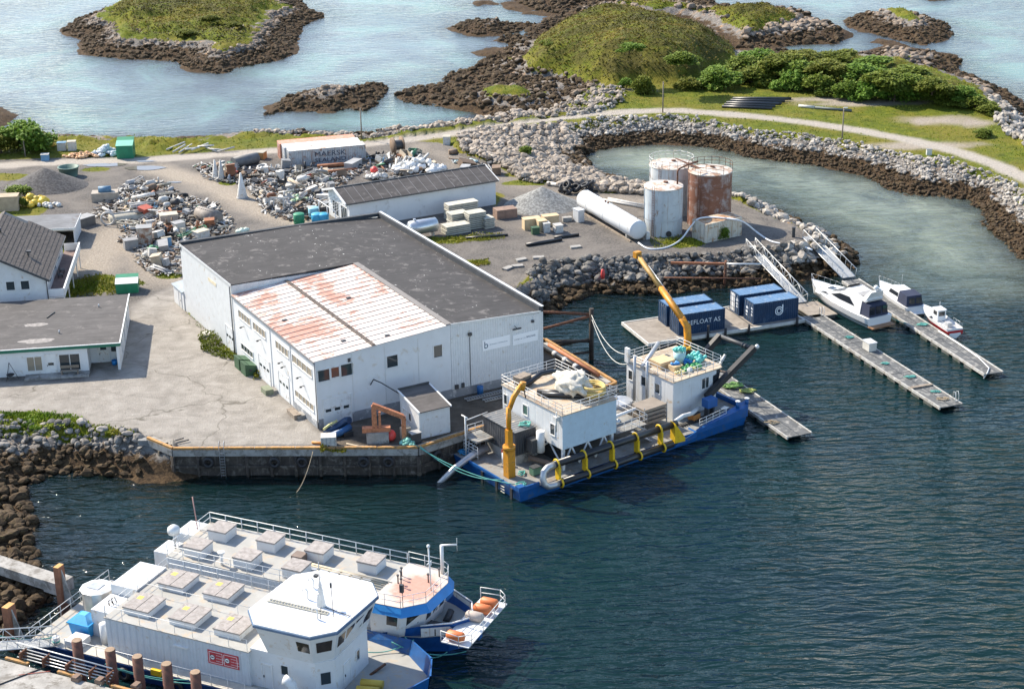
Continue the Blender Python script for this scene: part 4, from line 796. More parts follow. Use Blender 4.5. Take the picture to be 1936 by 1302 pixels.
stones('east_shore', 'brown weedy rocks along the eastern shore of the headland', 'rocks', pxs(.8, (1620, 108), (1680, 86), (1830, 110), (1960, 215), (1990, 290), (1890, 215), (1850, 175), (1790, 140)), .9, .25, 1.0, STONE_R, lambda sS, sP, h: (sS > -.5) & (sP < .3) & (h < 3.0), lift=-.05, singles=20, big=.7, stuffname='broken_rock')

# ---------------------------------------------------------------- quay
def quay():
    t = thing('quay', 'dark timber and concrete quay front with orange kerb below the warehouse', 'quay')
    dk = M('quay_face', (.060, .048, .038), .85, var=.35, dirt=(.17, .15, .125), dirt_amt=.2, streak=.25, scale=.8, bump=.4); kb = M('kerb_timber', (.45, .235, .07), .75, var=.2, dirt=(.2, .13, .07), dirt_amt=.3, scale=2.0)
    pts = [Vector((-36.6, 154.4, 0)), Vector((-33.6, 151.75, 0)), Vector((-9.4, 151.05, 0))] + [BF(31.9, -5.7, 0), BF(31.9, 9.3, 0), BF(27.5, 9.9, 0), BF(27.5, 26, 0)]
    n = len(pts)
    nor = []
    for a, b in zip(pts[:-1], pts[1:]): d = (b - a).normalized(); nor.append(Vector((d.y, -d.x, 0)))
    for i, (a, b) in enumerate(zip(pts[:-1], pts[1:])):
        d = (b - a).normalized(); L = (b - a).length; q = nor[i]
        def strip(o0, o1, z0, z1, l0=0, l1=None):
            l1 = L if l1 is None else l1; c = [a + d * l0 + q * o0, a + d * l1 + q * o0, a + d * l1 + q * o1, a + d * l0 + q * o1]
            return MB().prism([(p.x, p.y) for p in (c[3], c[2], c[1], c[0])], z0, z1)
        strip(-.5, .06, -2.5, 2.15).build('wall', dk, t); strip(-.7, .22, 2.16, GZ + .05).build('cap_beam', CONC, t)
        k = max(1, round(L / 4.0))
        for j in range(k): strip(-.12, .2, GZ + .06, GZ + .28, j * L / k + .04, (j + 1) * L / k - .04).build('kerb_timber', kb, t)
        k = max(1, round(L / 2.4))
        for j in range(k + 1):
            p = a + d * (j * L / k) + q * .2
            if i < 4: MB().cyl((p.x, p.y, -2.5), (p.x, p.y, 2.14), .17, 8).build('pile', M('wet_pile', (.045, .034, .025), .8, var=.3, dirt=(.12, .10, .07), dirt_amt=.2), t)
        # horizontal walings
        if i < 4: strip(.07, .30, .9, 1.15).build('waling', dk, t)
    # tyres along the face
    a, b = pts[1], pts[2]; d = (b - a).normalized(); q = nor[1]
    tz = [(G(u, 870, 1.6).x, lab) for u, lab in ((395, 'leftmost'), (520, 'second'), (572, 'third'), (688, 'fourth'), (735, 'fifth'))]
    for x, lab in tz:
        s = (x - a.x) / d.x; p = a + d * s + q * .42
        single('tyre_fender', MB().torus((0, 0, 0), .42, .17, 16, 8, (q.x, q.y, 0)), BLACK, f'black tyre fender hanging on the quay face, {lab} from the steps', 'tyre', (p.x, p.y, 1.55), group='tyre fenders on the quay face')
    a, b = pts[2], pts[3]; d = (b - a).normalized(); q = nor[2]
    for s, lab in ((2.0, 'just round the quay corner'), (6.0, 'between hut and barge')):
        p = a + d * s + q * .42; single('tyre_fender', MB().torus((0, 0, 0), .45, .18, 16, 8, (q.x, q.y, 0)), BLACK, f'black tyre fender hanging on the quay {lab}', 'tyre', (p.x, p.y, 1.5), group='tyre fenders on the quay face')
    # ladder
    p = G(420, 850, GZ); ld = thing('quay_ladder', 'steel ladder hanging down the quay face with hooped top', 'ladder', (p.x, 151.2, 0), 0)
    for x in (-.24, .24): MB().tube([(x, .5, GZ), (x, .5, GZ + .9), (x, .1, GZ + .95), (x, -.05, GZ + .5), (x, -.05, -.4)], .03, 6).build('stile', GALV, ld)
    for i in range(10): MB().cyl((-.24, -.05, i * .3 - .1), (.24, -.05, i * .3 - .1), .025, 5).build('rung', GALV, ld)
    # timbers sticking out on the deck by the steps
    for k, (u, v) in enumerate(((312, 840), (322, 843))):
        p = G(u, v, GZ); single('steel_bar', MB().cyl((0, 0, .1), (1.7, 1.0, .22), .06, 6), DARK, ['dark steel bar lying by the quay steps, upper one', 'dark steel bar lying by the quay steps, lower one'][k], 'steel bar', p)
    # steps down to the water
    st = thing('quay_steps', 'stone steps going down to the water beside the quay', 'steps')
    for i in range(9):
        p = G(263 + i * .6, 828 + i * 6.2, GZ - i * .30); MB().box(p.x - .05, p.x + 1.55, p.y - .55, p.y + .25, GZ - i * .30 - .45, GZ - i * .30 - .02).build('step', M('step_stone', (.2, .2, .195), .85, var=.25), st)
quay()
# ---------------------------------------------------------------- storage tanks
def rusty(name, base, rust, amt, streak, scale=.9, seed=0.0):
    return M(name, base, .65, var=.1, dirt=rust, dirt_amt=amt, streak=streak, scale=scale, seed=seed, bump=.15)
TK1 = rusty('tank_paint_pale', (.50, .54, .555), (.27, .15, .085), .05, .26, .55, 3.1)
TK2 = rusty('tank_paint_white', (.55, .56, .55), (.30, .17, .10), .08, .28, .5, 9.0)
TK3 = rusty('tank_paint_rusted', (.40, .35, .33), (.20, .085, .05), .62, .55, .55, 5.0)
TKR = rusty('tank_top_rusted', (.58, .54, .48), (.31, .18, .11), .34, .1, .8, 2.0)
def tank(label, c, r, h, mat, n_strake, rail, top=TKR, cone=.35):
    t = thing('storage_tank', label, 'tank', (c[0], c[1], GZ), 0, 'upright storage tanks on the spit')
    hs = h / n_strake
    for i in range(n_strake): MB().lathe([(r - .02 * (i % 2), i * hs), (r - .02 * (i % 2), (i + 1) * hs - .02)], n=40).build('shell_ring', mat, t)
    cp = MB().lathe([(r + .05, h - .1), (r + .06, h), (r * .98, h + .02), (.25, h + cone), (.0, h + cone)], n=40).build('roof', top, t)
    MB().cyl((.3, .2, h + cone - .05), (.3, .2, h + cone + .16), .32, 12).build('manhole', RUSTM, cp)
    ld = MB(); a = R(235); x, y = (r + .12) * math.cos(a), (r + .12) * math.sin(a)
    for s in (-.2, .2): ld.cyl((x + s * .7, y - s * .7, 0), (x + s * .7, y - s * .7, h + .6), .03, 5)
    for k in range(int(h / .35)): ld.cyl((x - .14, y + .14, k * .35 + .2), (x + .14, y - .14, k * .35 + .2), .02, 4)
    ld.build('ladder', RUSTM, t)
    if rail:
        rl = MB(); k = 18; pts = [(r * math.cos(2 * math.pi * i / k), r * math.sin(2 * math.pi * i / k), h) for i in range(k)]
        if rail == 'half': pts = pts[:10] + pts[15:16]
        railing(rl, pts, 1.1, 3, .035, (1.0, .55), closed=(rail == 'full')); rl.build('railing', RUSTM if rail == 'half' else WHITE2, cp)
    for k in range(5):
        a = R(190 + k * 37); MB().box((r + .0) * math.cos(a) - .06, (r) * math.cos(a) + .06, r * math.sin(a) - .06, r * math.sin(a) + .06, .1, h - .2).build('downpipe', RUSTM if k % 2 else mat, t) if k in (0, 2) else None
    return t
T1 = tank('short pale storage tank with rusty conical top, nearest of the three', (20.75, 219.5), 2.62, 6.55, TK1, 3, None)
T2 = tank('white storage tank with full ring railing on top, behind the others', (22.7, 229.0), 3.1, 6.9, TK2, 4, 'full')
T3 = tank('tall heavily rusted storage tank behind the striped container', (27.45, 223.4), 3.0, 7.5, TK3, 4, 'half')
pp = MB(); pp.tube([(22.6, 219.6, GZ + 6.4), (22.6, 219.7, GZ + 8.4), (22.8, 219.9, GZ + 8.7), (24.0, 221.2, GZ + 8.85), (25.6, 222.3, GZ + 9.0)], .12, 8)
single('pipe_link', pp, RUSTM, 'dark bent pipe joining the tops of two storage tanks', 'pipe')
pp = MB(); pp.slab([(23.0, 227.6, GZ + 8.1), (23.5, 227.2, GZ + 8.1), (26.2, 223.6, GZ + 7.75), (25.7, 223.4, GZ + 7.75)], .08)
single('tank_walkway', pp, RUSTM, 'narrow rusty plank walkway between two tank tops', 'walkway')
single('tank_valve', MB().cyl((0, 0, 0), (.0, -.25, 0), .38, 14), BLACK, 'black round outlet flange low on the short pale tank', 'flange', (21.3, 216.95, GZ + .55))
def htank():
    a = Vector((17.1, 215.3)); b = Vector((10.6, 230.3)); d = b - a; ang = math.atan2(d.y, d.x); t = thing('horizontal_tank', 'long white cylindrical tank lying on timber beams beside the gravel heap', 'tank', (a.x, a.y, GZ), ang); L = d.length; r = 1.3; zc = 1.65
    m = M('lying_tank_white', (.64, .65, .65), .45, var=.04, dirt=(.5, .47, .42), dirt_amt=.1, scale=.6)
    MB().lathe([(0, -.18), (r * .6, -.12), (r * .95, -.02), (r, .1), (r, L - .1), (r * .95, L), (r * .6, L + .2), (0, L + .28)], (0, 0, zc), 32, 'X').build('shell', m, t)
    for x in (3, L / 2, L - 3): MB().torus((x, 0, zc), r + .005, .03, 28, 5, (1, 0, 0)).build('weld_band', m, t)
    for x in (1.5, L - 2): MB().box(x, x + .35, -1.0, 1.0, 0, .7).build('cradle', CONC, t)
    for y in (-1.15, .9): MB().box(.3, L - .6, y, y + .25, 0, .25).build('beam', WOOD, t)
    v = MB(); v.tube([(.9, -.3, zc + r - .05), (.9, -.3, zc + r + .25), (.9, -1.2, zc + r + .2), (.6, -1.5, zc), (.6, -1.5, .4)], .035, 5); v.build('pipework', DARK, t); MB().box(.3, .9, -1.9, -1.4, 0, 1.0).build('pump_box', WHITE2, t)
    for x in (L * .55, L * .6): MB().cyl((x, 0, zc + r - .05), (x, 0, zc + r + .2), .15, 8).build('manhole', RUSTM, t)
    MB().tube([(L * .52, .4, zc + r), (L * .56, -.7, zc + 1.2), (L * .6, -1.4, zc + .2), (L * .62, -1.7, .7), (L * .8, -1.75, .5), (L * .95, -1.5, zc), (L - .3, -.4, zc + r + .02), (L - .2, .3, zc + r)], .04, 6).build('hose', STEELW, t)
htank()
def white_hose():
    ps = [(1207, 459, .3), (1225, 470, .12), (1250, 470, .12), (1272, 463, .12), (1290, 450, .4), (1305, 430, 1.6), (1320, 414, 2.7), (1340, 411, 2.72), (1365, 412, 2.72), (1395, 416, 2.7), (1412, 424, 1.8), (1432, 440, .4), (1455, 455, .12), (1480, 461, .12), (1505, 462, .12), (1535, 472, .1)]
    pts = [G(u, v, GZ + h) for u, v, h in ps]; q = []
    for i in range(len(pts) - 1):
        p0, p1, p2, p3 = pts[max(0, i - 1)], pts[i], pts[i + 1], pts[min(len(pts) - 1, i + 2)]
        for k in range(4):
            t = k / 4; q.append(.5 * ((2 * p1) + (p2 - p0) * t + (2 * p0 - 5 * p1 + 4 * p2 - p3) * t * t + (3 * p1 - p0 - 3 * p2 + p3) * t ** 3))
    single('fuel_hose', MB().tube(q + [pts[-1]], .12, 7), M('hose_white', (.72, .74, .76), .5), 'long white hose snaking from the lying tank past the tanks to the gangway', 'hose')
white_hose()

# ---------------------------------------------------------------- containers
def rib_wall(mb, L, H, y, out, base=.14, top=.12, pitch=.28, depth=.036, axis='x', x0=0.0, nz=1):
    """corrugated container side between corner posts"""
    n = int((L - .3) / pitch); p = (L - .3) / n; vs = []; fs = []
    prof = []
    for i in range(n):
        s = x0 + .15 + i * p
        prof += [(s, 0), (s + p * .35, 0), (s + p * .5, depth), (s + p * .85, depth)]
    prof.append((x0 + L - .15, 0))
    for s, d in prof:
        q = y - out * d
        for z in (base, H - top): vs.append((s, q, z) if axis == 'x' else (q, s, z))
    k = len(prof)
    for i in range(k - 1): f = (2 * i, 2 * i + 2, 2 * i + 3, 2 * i + 1); fs.append(f if (out < 0) == (axis == 'x') else f[::-1])
    return mb.add(vs, fs)
def container(name, label, loc, rz, L, mat, group=None, H=2.59, doors='x0', roofmat=None, W=2.44, ends=None):
    t = thing(name, label, 'container', loc, rz, group); f = MB()
    for x in (0, L - .15):
        for y in (0, W - .15): f.box(x, x + .15, y, y + .15, 0, H)
    for y in (0, W - .12): f.box(.15, L - .15, y, y + .12, 0, .14); f.box(.15, L - .15, y, y + .1, H - .12, H - .005)
    for x in (0, L - .12): f.box(x, x + .12, .15, W - .15, 0, .14); f.box(x, x + .12, .15, W - .15, H - .12, H - .005)
    f.build('frame', mat, t)
    rib_wall(MB(), L, H, .03, -1).build('side_panel', mat, t); rib_wall(MB(), L, H, W - .03, 1).build('side_panel', mat, t)
    e = rib_wall(MB(), W, H, L - .03, 1, axis='y'); e.build('end_panel', ends or mat, t)
    rf = MB().box(.1, L - .1, .1, W - .1, H - .06, H - .03).build('roof', roofmat or mat, t)
    rr = MB(); n = int(L / .5)
    for i in range(n): rr.box(.2 + i * .5, .42 + i * .5, .15, W - .15, H - .029, H - .005)
    rr.build('roof_rib', roofmat or mat, rf)
    for y0, y1 in ((.16, W / 2 - .01), (W / 2 + .01, W - .16)):
        d = MB().box(.02, .06, y0, y1, .15, H - .13).build('door', ends or mat, t)
        for y in (y0 + .25, y1 - .25): MB().cyl((-.01, y, .1), (-.01, y, H - .1), .02, 5).build('lock_bar', GALV, d)
        for z in (.6, 1.3, 2.0): MB().box(.0, .03, y0 + .05, y1 - .05, z, z + .05).build('door_rib', ends or mat, d)
    return t
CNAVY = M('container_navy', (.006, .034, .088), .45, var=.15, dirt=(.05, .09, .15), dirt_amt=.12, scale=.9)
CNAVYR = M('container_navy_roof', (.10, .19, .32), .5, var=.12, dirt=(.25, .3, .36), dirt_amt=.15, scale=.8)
LETTER = M('lettering_white', (.72, .76, .80), .5, var=.04)
RAFT_O = G(1226, 650, .6); RAFT_A = R(20.0)
def RFm(a, b, z=0.0): return RAFT_O + Matrix.Rotation(RAFT_A, 3, 'Z') @ Vector((a, b, z))
gb = 'blue containers on the raft'
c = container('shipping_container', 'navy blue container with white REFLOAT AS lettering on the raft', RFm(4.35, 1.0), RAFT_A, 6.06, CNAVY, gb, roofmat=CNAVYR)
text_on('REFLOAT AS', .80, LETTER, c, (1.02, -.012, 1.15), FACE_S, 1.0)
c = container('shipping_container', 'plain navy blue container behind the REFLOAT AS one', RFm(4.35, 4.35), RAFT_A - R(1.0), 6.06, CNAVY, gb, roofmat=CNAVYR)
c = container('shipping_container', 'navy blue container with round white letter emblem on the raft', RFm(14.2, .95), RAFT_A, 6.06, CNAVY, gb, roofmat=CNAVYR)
e = MB()
def ring(mb, cx, cz, r0, r1, y=-.012, n=26, a0=0, a1=360):
    for i in range(n):
        t0, t1 = R(a0 + (a1 - a0) * i / n), R(a0 + (a1 - a0) * (i + 1) / n)
        mb.add([(cx + r * math.cos(t), y, cz + r * math.sin(t)) for r, t in ((r0, t0), (r1, t0), (r1, t1), (r0, t1))], [(0, 1, 2, 3)])
ring(e, 3.45, 1.28, .44, .56); ring(e, 3.45, 1.28, .22, .34, a0=0, a1=360)
e.add([(3.83, -.013, 1.1), (3.99, -.013, 1.1), (3.99, -.013, 2.05), (3.83, -.013, 2.05)], [(0, 1, 2, 3)]); e.build('emblem', LETTER, c, 'white round letter emblem')
lb = MB()
for y0, y1, z0, z1 in ((.25, .7, 1.75, 2.0), (.3, .6, 1.3, 1.6), (.3, .65, .9, 1.2), (1.4, 1.9, 1.5, 1.8), (1.5, 2.0, 1.0, 1.3), (1.6, 2.0, .6, .8)): lb.add([(.015, y0, z0), (.015, y0, z1), (.015, y1, z1), (.015, y1, z0)], [(0, 1, 2, 3)])
lb.build('label_marks', LETTER, c)
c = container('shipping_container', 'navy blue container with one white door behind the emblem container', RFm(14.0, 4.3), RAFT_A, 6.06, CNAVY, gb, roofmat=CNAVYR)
[x for x in c.children if x.name.startswith('door')][1].data = [x for x in c.children if x.name.startswith('door')][1].data.copy(); [x for x in c.children if x.name.startswith('door')][1].data.materials[0] = WHITE
lb = MB()
for z0, z1 in ((1.7, 2.1), (1.2, 1.55), (.9, 1.1)): lb.add([(.015, .3, z0), (.015, .3, z1), (.015, .75, z1), (.015, .75, z0)], [(0, 1, 2, 3)])
lb.build('label_marks', LETTER, c)
# on land: three long ones side by side behind the scrap, one by the tanks
MP, MA = Vector((-34.2, 255.5, 2.75)), R(16.4)
mo = Matrix.Rotation(MA, 3, 'Z')
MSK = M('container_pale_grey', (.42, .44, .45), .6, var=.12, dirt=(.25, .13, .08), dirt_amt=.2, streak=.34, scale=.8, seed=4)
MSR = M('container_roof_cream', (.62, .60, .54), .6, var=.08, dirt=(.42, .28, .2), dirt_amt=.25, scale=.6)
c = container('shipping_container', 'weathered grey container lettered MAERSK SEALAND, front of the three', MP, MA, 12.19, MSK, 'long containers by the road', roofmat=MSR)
DKB = M('lettering_dark_blue', (.03, .05, .09), .6, var=.2)
text_on('MAERSK', 1.12, DKB, c, (4.0, -.012, 1.35), FACE_S, 1.22); text_on('SEALAND', .95, DKB, c, (4.05, -.012, .42), FACE_S, 1.22)
container('shipping_container', 'white roofed container between the grey one and the orange one', MP + mo @ Vector((-.3, 2.5, 0)), MA, 12.19, M('container_white', (.66, .67, .68), .6, dirt=(.4, .3, .25), dirt_amt=.15, streak=.2), 'long containers by the road')
container('shipping_container', 'orange pink container at the back of the three by the road', MP + mo @ Vector((-.6, 5.0, 0)), MA, 12.19, M('container_orange', (.58, .25, .16), .65, var=.12, dirt=(.5, .33, .25), dirt_amt=.3), 'long containers by the road')
a = Vector((25.97, 214.24, GZ)); c = container('site_container', 'dirty cream container with rust striped roof in front of the rusted tank', a, R(31), 6.06, M('container_cream', (.56, .53, .45), .65, var=.1, dirt=(.34, .2, .1), dirt_amt=.18, streak=.32, scale=1.2), W=3.0, roofmat=M('container_cream_roof', (.5, .43, .33), .7, var=.2, dirt=(.36, .2, .1), dirt_amt=.5, scale=1.1))

# ---------------------------------------------------------------- pontoons and gangways
DECKG = clad('pontoon_deck_grey', (.095, .098, .098), .5, 'Y', .8, .01, .15, (.26, .25, .23), .25, 0, True)
DECKB = M('raft_deck', (.27, .235, .195), .85, var=.15, dirt=(.2, .17, .14), dirt_amt=.3, scale=.7, bump=.1)
FLOATD = M('pontoon_float', (.10, .10, .10), .7, var=.25, dirt=(.05, .06, .035), dirt_amt=.4)
def raft():
    t = thing('container_raft', 'flat raft with tan deck carrying the four blue containers', 'raft', RAFT_O - Vector((0, 0, .0)), RAFT_A)
    L, W = 20.6, 7.6
    MB().box(0, L, 0, W, -.12, 0).build('deck', DECKB, t); MB().box(.15, L - .15, .15, W - .15, -.85, -.12).build('hull', FLOATD, t)
    for x0, x1, y0, y1 in ((-.08, L + .08, -.08, .1), (-.08, L + .08, W - .1, W + .08), (-.08, .1, .1, W - .1), (L - .1, L + .08, .1, W - .1)): MB().box(x0, x1, y0, y1, -.3, .07).build('kerb', M('raft_kerb', (.55, .54, .5), .7, var=.15), t)
    for x in (8.2, 13.8): MB().box(x, x + .12, .1, W - .1, .003, .03).build('deck_joint', DARK, t)
    for x in (7.6, 9.9, 13.0, 19.5): MB().cyl((x, -.25, -.9), (x, -.25, 1.3 if x < 9 else .6), .16, 8).build('fender_post', BLACK, t)
raft()
def walkway(label, pa, pb, w, seg=4, joints=True):
    a = Vector(pa).to_3d(); b = Vector(pb).to_3d(); d = b - a; L = d.length; t = thing('floating_walkway', label, 'pontoon', (a.x, a.y, 0), math.atan2(d.y, d.x), 'floating walkways')
    n = max(1, round(L / 10)); s = L / n
    for i in range(n):
        k = MB().box(i * s + .06, (i + 1) * s - .06, -w / 2 + .16, w / 2 - .16, .48, .58).build('deck', DECKG, t)
        for y0, y1 in ((-w / 2, -w / 2 + .15), (w / 2 - .15, w / 2)): MB().box(i * s + .03, (i + 1) * s - .03, y0, y1, .36, .66).build('edge_beam', M('pontoon_edge', (.45, .44, .41), .7, var=.2, dirt=(.25, .22, .18), dirt_amt=.3, scale=1.5), t)
        for y in (0.0,): MB().box(i * s + .2, (i + 1) * s - .2, -.04, .04, .581, .6).build('deck_strip', DARK, k)
    m = int(L / 2.4)
    for i in range(m):
        for y in (-w / 2 + .05, w / 2 - .75): MB().box(i * 2.4 + .3, i * 2.4 + 1.9, y, y + .7, -.45, .36).build('float', FLOATD, t)
    return t
W1 = walkway('long grey floating walkway with a box on it, middle of the harbour', (36.3, 192.4), (46.5, 164.4), 2.9)
W2 = walkway('pale narrow floating walkway on the far right beside the small boats', (43.6, 205.0), (53.4, 173.2), 2.5)
W3 = walkway('grey floating walkway reaching out behind the stern of the work barge', (22.2, 174.5), (29.3, 157.6), 3.0)
LD = thing('landing_deck', 'small tan landing at the foot of the truss gangway', 'pontoon', G(1510, 579, .55), R(20)); MB().box(-.5, 3.0, -4.2, .8, -.1, .03).build('deck', DECKB, LD); MB().box(-.3, 2.8, -4.0, .6, -.7, -.1).build('float', FLOATD, LD)
def gangway(label, a, b, w, truss):
    a = Vector(a); b = Vector(b); d = b - a; L = d.length; t = thing('gangway', label, 'gangway', a); t.rotation_euler = d.to_track_quat('X', 'Z').to_euler()
    MB().box(0, L, -w / 2 + .05, w / 2 - .05, -.06, 0).build('deck', clad('gangway_grating', (.34, .35, .35), .3, 'X', .6, .02, .1, (.2, .2, .2), .1, 0, True), t)
    for y in (-w / 2, w / 2):
        s = MB(); s.cyl((0, y, 0), (L, y, 0), .06, 6); s.cyl((0, y, 1.1), (L, y, 1.1), .05, 6)
        n = round(L / 1.35)
        for i in range(n + 1): s.cyl((i * L / n, y, 0), (i * L / n, y, 1.1), .03, 5)
        if truss:
            for i in range(n): s.cyl((i * L / n, y, 0 if i % 2 else 1.1), ((i + 1) * L / n, y, 1.1 if i % 2 else 0), .03, 5)
        s.build('side_truss' if truss else 'handrail', M('gangway_aluminium', (.62, .62, .6), .4, .3, var=.08), t)
    return t
gangway('white truss gangway sloping from the spit to the container raft', (31.6, 212.3, 3.0), (36.0, 196.6, .75), 1.3, True)
gangway('wide grey gangway sloping from the spit to the yachts', (40.0, 216.0, 3.0), (43.5, 205.6, .75), 1.9, False)
def on_walk(W, x, y, z=.6): return W.matrix_basis @ Vector((x, y, z))
bpy.context.view_layer.update()
for W_, x, y, lb in ((W1, 12.5, .6, 'pale storage box standing on the long floating walkway'),):
    t = thing('dock_box', lb, 'box', W_.matrix_world @ Vector((x, y, .6)), W_.rotation_euler.z); MB().box(-.7, .7, -.5, .5, 0, .95).build('body', M('dock_box_cream', (.55, .53, .48), .6), t); MB().box(-.75, .75, -.55, .55, .95, 1.05).build('lid', STEELW, t)
def coil(name, label, loc, r, mat, n=4, th=.05, cat='rope'):
    m = MB(); rr = random.Random(int(loc[0] * 100))
    pts = []
    for i in range(n * 9): a = i * .8 + rr.uniform(-.5, .5); q = r * rr.uniform(.2, 1.15); pts.append(Vector((1.3 * q * math.cos(a), .8 * q * math.sin(a), th + rr.random() * r * .25)))
    m.tube(pts, th * .8, 5)
    return single(name, m, mat, label, cat, loc)
ROPEG = M('rope_turquoise', (.11, .38, .33), .8, var=.2); ROPEB = M('rope_tan', (.42, .33, .22), .85, var=.2); ROPEW = M('rope_white', (.62, .62, .58), .85)
mw = lambda W_, x, y: W_.matrix_world @ Vector((x, y, .6))
coil('rope_coil', 'turquoise rope heap on the long walkway before the box', mw(W1, 8.5, .4), .45, ROPEG)
coil('rope_coil', 'turquoise rope heap in the middle of the long walkway', mw(W1, 17, -.1), .35, ROPEG)
coil('rope_coil', 'turquoise rope heap beyond the middle of the long walkway', mw(W1, 21.5, .3), .5, ROPEG)
coil('rope_coil', 'turquoise rope heap near the outer end of the long walkway', mw(W1, 26, .6), .4, ROPEG)
coil('rope_coil', 'tan rope coil at the very end of the long walkway', mw(W1, 28, .2), .5, ROPEB)
coil('rope_coil', 'turquoise rope heap on the pale walkway near the boats', mw(W2, 17.5, .3), .5, ROPEG)
coil('rope_coil', 'tan rope heap near the end of the walkway behind the barge', mw(W3, 14.5, -1.0), .6, ROPEB)
coil('net_heap', 'green net heap on the walkway behind the barge', mw(W3, 4.5, .2), .9, M('net_green', (.16, .30, .09), .9, var=.3), 7, .1, 'net')
coil('net_heap', 'yellow green net heap on the barge-side walkway beside the other', mw(W3, 6.3, .9), .7, M('net_yellowgreen', (.35, .40, .12), .9, var=.3), 7, .08, 'net')
for W_, xs, lb in ((W1, (28.6,), 'bollard ladder at the outer end of the long walkway'), (W1, (.4,), 'ladder hoops at the landward end of the long walkway')):
    m = MB()
    for y in (1.0, 1.4): m.tube([(0, y, 0), (0, y, 1.0), (.3, y, 1.1), (.45, y, .7), (.45, y, -.5)], .035, 5)
    for z in (.2, .5): m.cyl((.45, 1.0, z - .4), (.45, 1.4, z - .4), .03, 5)
    single('ladder_hoop', m, STEELW, lb, 'ladder', mw(W_, xs[0], 0), W_.rotation_euler.z)
single('pontoon_coupling', MB().box(-.2, .2, -1.3, 1.3, 0, .16), WOOD, 'dark timber coupling across the outer end of the long walkway', 'timber', mw(W1, 24.2, 0), W1.rotation_euler.z)
q = [mw(W2, 20, .9), mw(W2, 25, .95), mw(W2, 29, .8), mw(W2, 32, .2), mw(W2, 33.1, -.7), mw(W2, 33.2, -1.2) - Vector((0, 0, .6))]
single('hose_line', MB().tube([p + Vector((0, 0, .08)) for p in q], .07, 6), STEELW, 'white hose lying along the pale walkway and hanging off its end', 'hose')
def mooring(label, a, b, sag, r, mat, n=14, name='mooring_line'):
    a = Vector(a); b = Vector(b); pts = [a.lerp(b, i / n) - Vector((0, 0, sag * 4 * (i / n) * (1 - i / n))) for i in range(n + 1)]
    return single(name, MB().tube(pts, r, 5), mat, label, 'rope')

# ---------------------------------------------------------------- boats
def loft(mb, secs, close_ends=True, smooth=True):
    """secs: list of point rings of equal length"""
    n = len(secs[0]); vs = [p for s in secs for p in s]; fs = []
    for i in range(len(secs) - 1):
        for j in range(n - 1): fs.append((i * n + j, (i + 1) * n + j, (i + 1) * n + j + 1, i * n + j + 1))
    mb.add(vs, fs, smooth)
    if close_ends:
        o = len(mb.v) - len(vs); mb.f += [tuple(o + j for j in range(n)), tuple(o + (len(secs) - 1) * n + j for j in range(n - 1, -1, -1))]; mb.sm += [False, False]
    return mb
def boat_hull(L, B, zs, zb, full=.55, n=18, band=None):
    """open-topped hull, bow towards +X: list of sections port gunwale -> keel -> starboard"""
    secs = []
    for i in range(n + 1):
        u = i / n; x = u * L; w = B / 2 * (1 - max(0, (u - full) / (1 - full)) ** 2.2) * (.93 + .07 * min(1, u * 5)); w = max(w, .02); zg = zs + (zb - zs) * u ** 2
        wc = w * (.86 - .35 * u ** 3); zc = .12 + .5 * u ** 4 * zb; kz = -.45 + .75 * u ** 6
        secs.append([(x + .5 * u ** 3, w, zg), (x + .3 * u ** 3, (w + wc) / 2, (zg + zc) / 2), (x, wc, zc), (x - .1, 0, kz), (x, -wc, zc), (x + .3 * u ** 3, -(w + wc) / 2, (zg + zc) / 2), (x + .5 * u ** 3, -w, zg)])
    return secs
GEL = M('gelcoat_white', (.70, .70, .69), .18, var=.02); TINT = glass_mat('tinted_glass', (.02, .024, .03)); CANV = M('canvas_navy', (.02, .028, .06), .8)
def deck_on(secs, drop=.06, mat=GEL, parent=None, i0=0, i1=None):
    i1 = len(secs) if i1 is None else i1; m = MB(); s = secs[i0:i1]; vs = [(p[0][0], p[0][1] * .97, p[0][2] - drop) for p in s] + [(p[0][0], -p[0][1] * .97, p[0][2] - drop) for p in s]; n = len(s)
    return m.add(vs, [(j, n + j, n + j + 1, j + 1) for j in range(n - 1)]).build('deck', mat, parent)
def block(parent, name, prof, y0, y1, mat, taper=.0):
    """side profile (x,z) extruded across, top narrowed by taper"""
    zmin = min(p[1] for p in prof); zmax = max(p[1] for p in prof); n = len(prof)
    k = lambda z: 1 - taper * (z - zmin) / max(1e-6, zmax - zmin); c = (y0 + y1) / 2; h = (y1 - y0) / 2
    vs = [(x, c - h * k(z), z) for x, z in prof] + [(x, c + h * k(z), z) for x, z in prof]
    return MB().add(vs, [tuple(range(n)), tuple(range(2 * n - 1, n - 1, -1))] + [(i, n + i, n + (i + 1) % n, (i + 1) % n) for i in range(n)]).build(name, mat, parent)
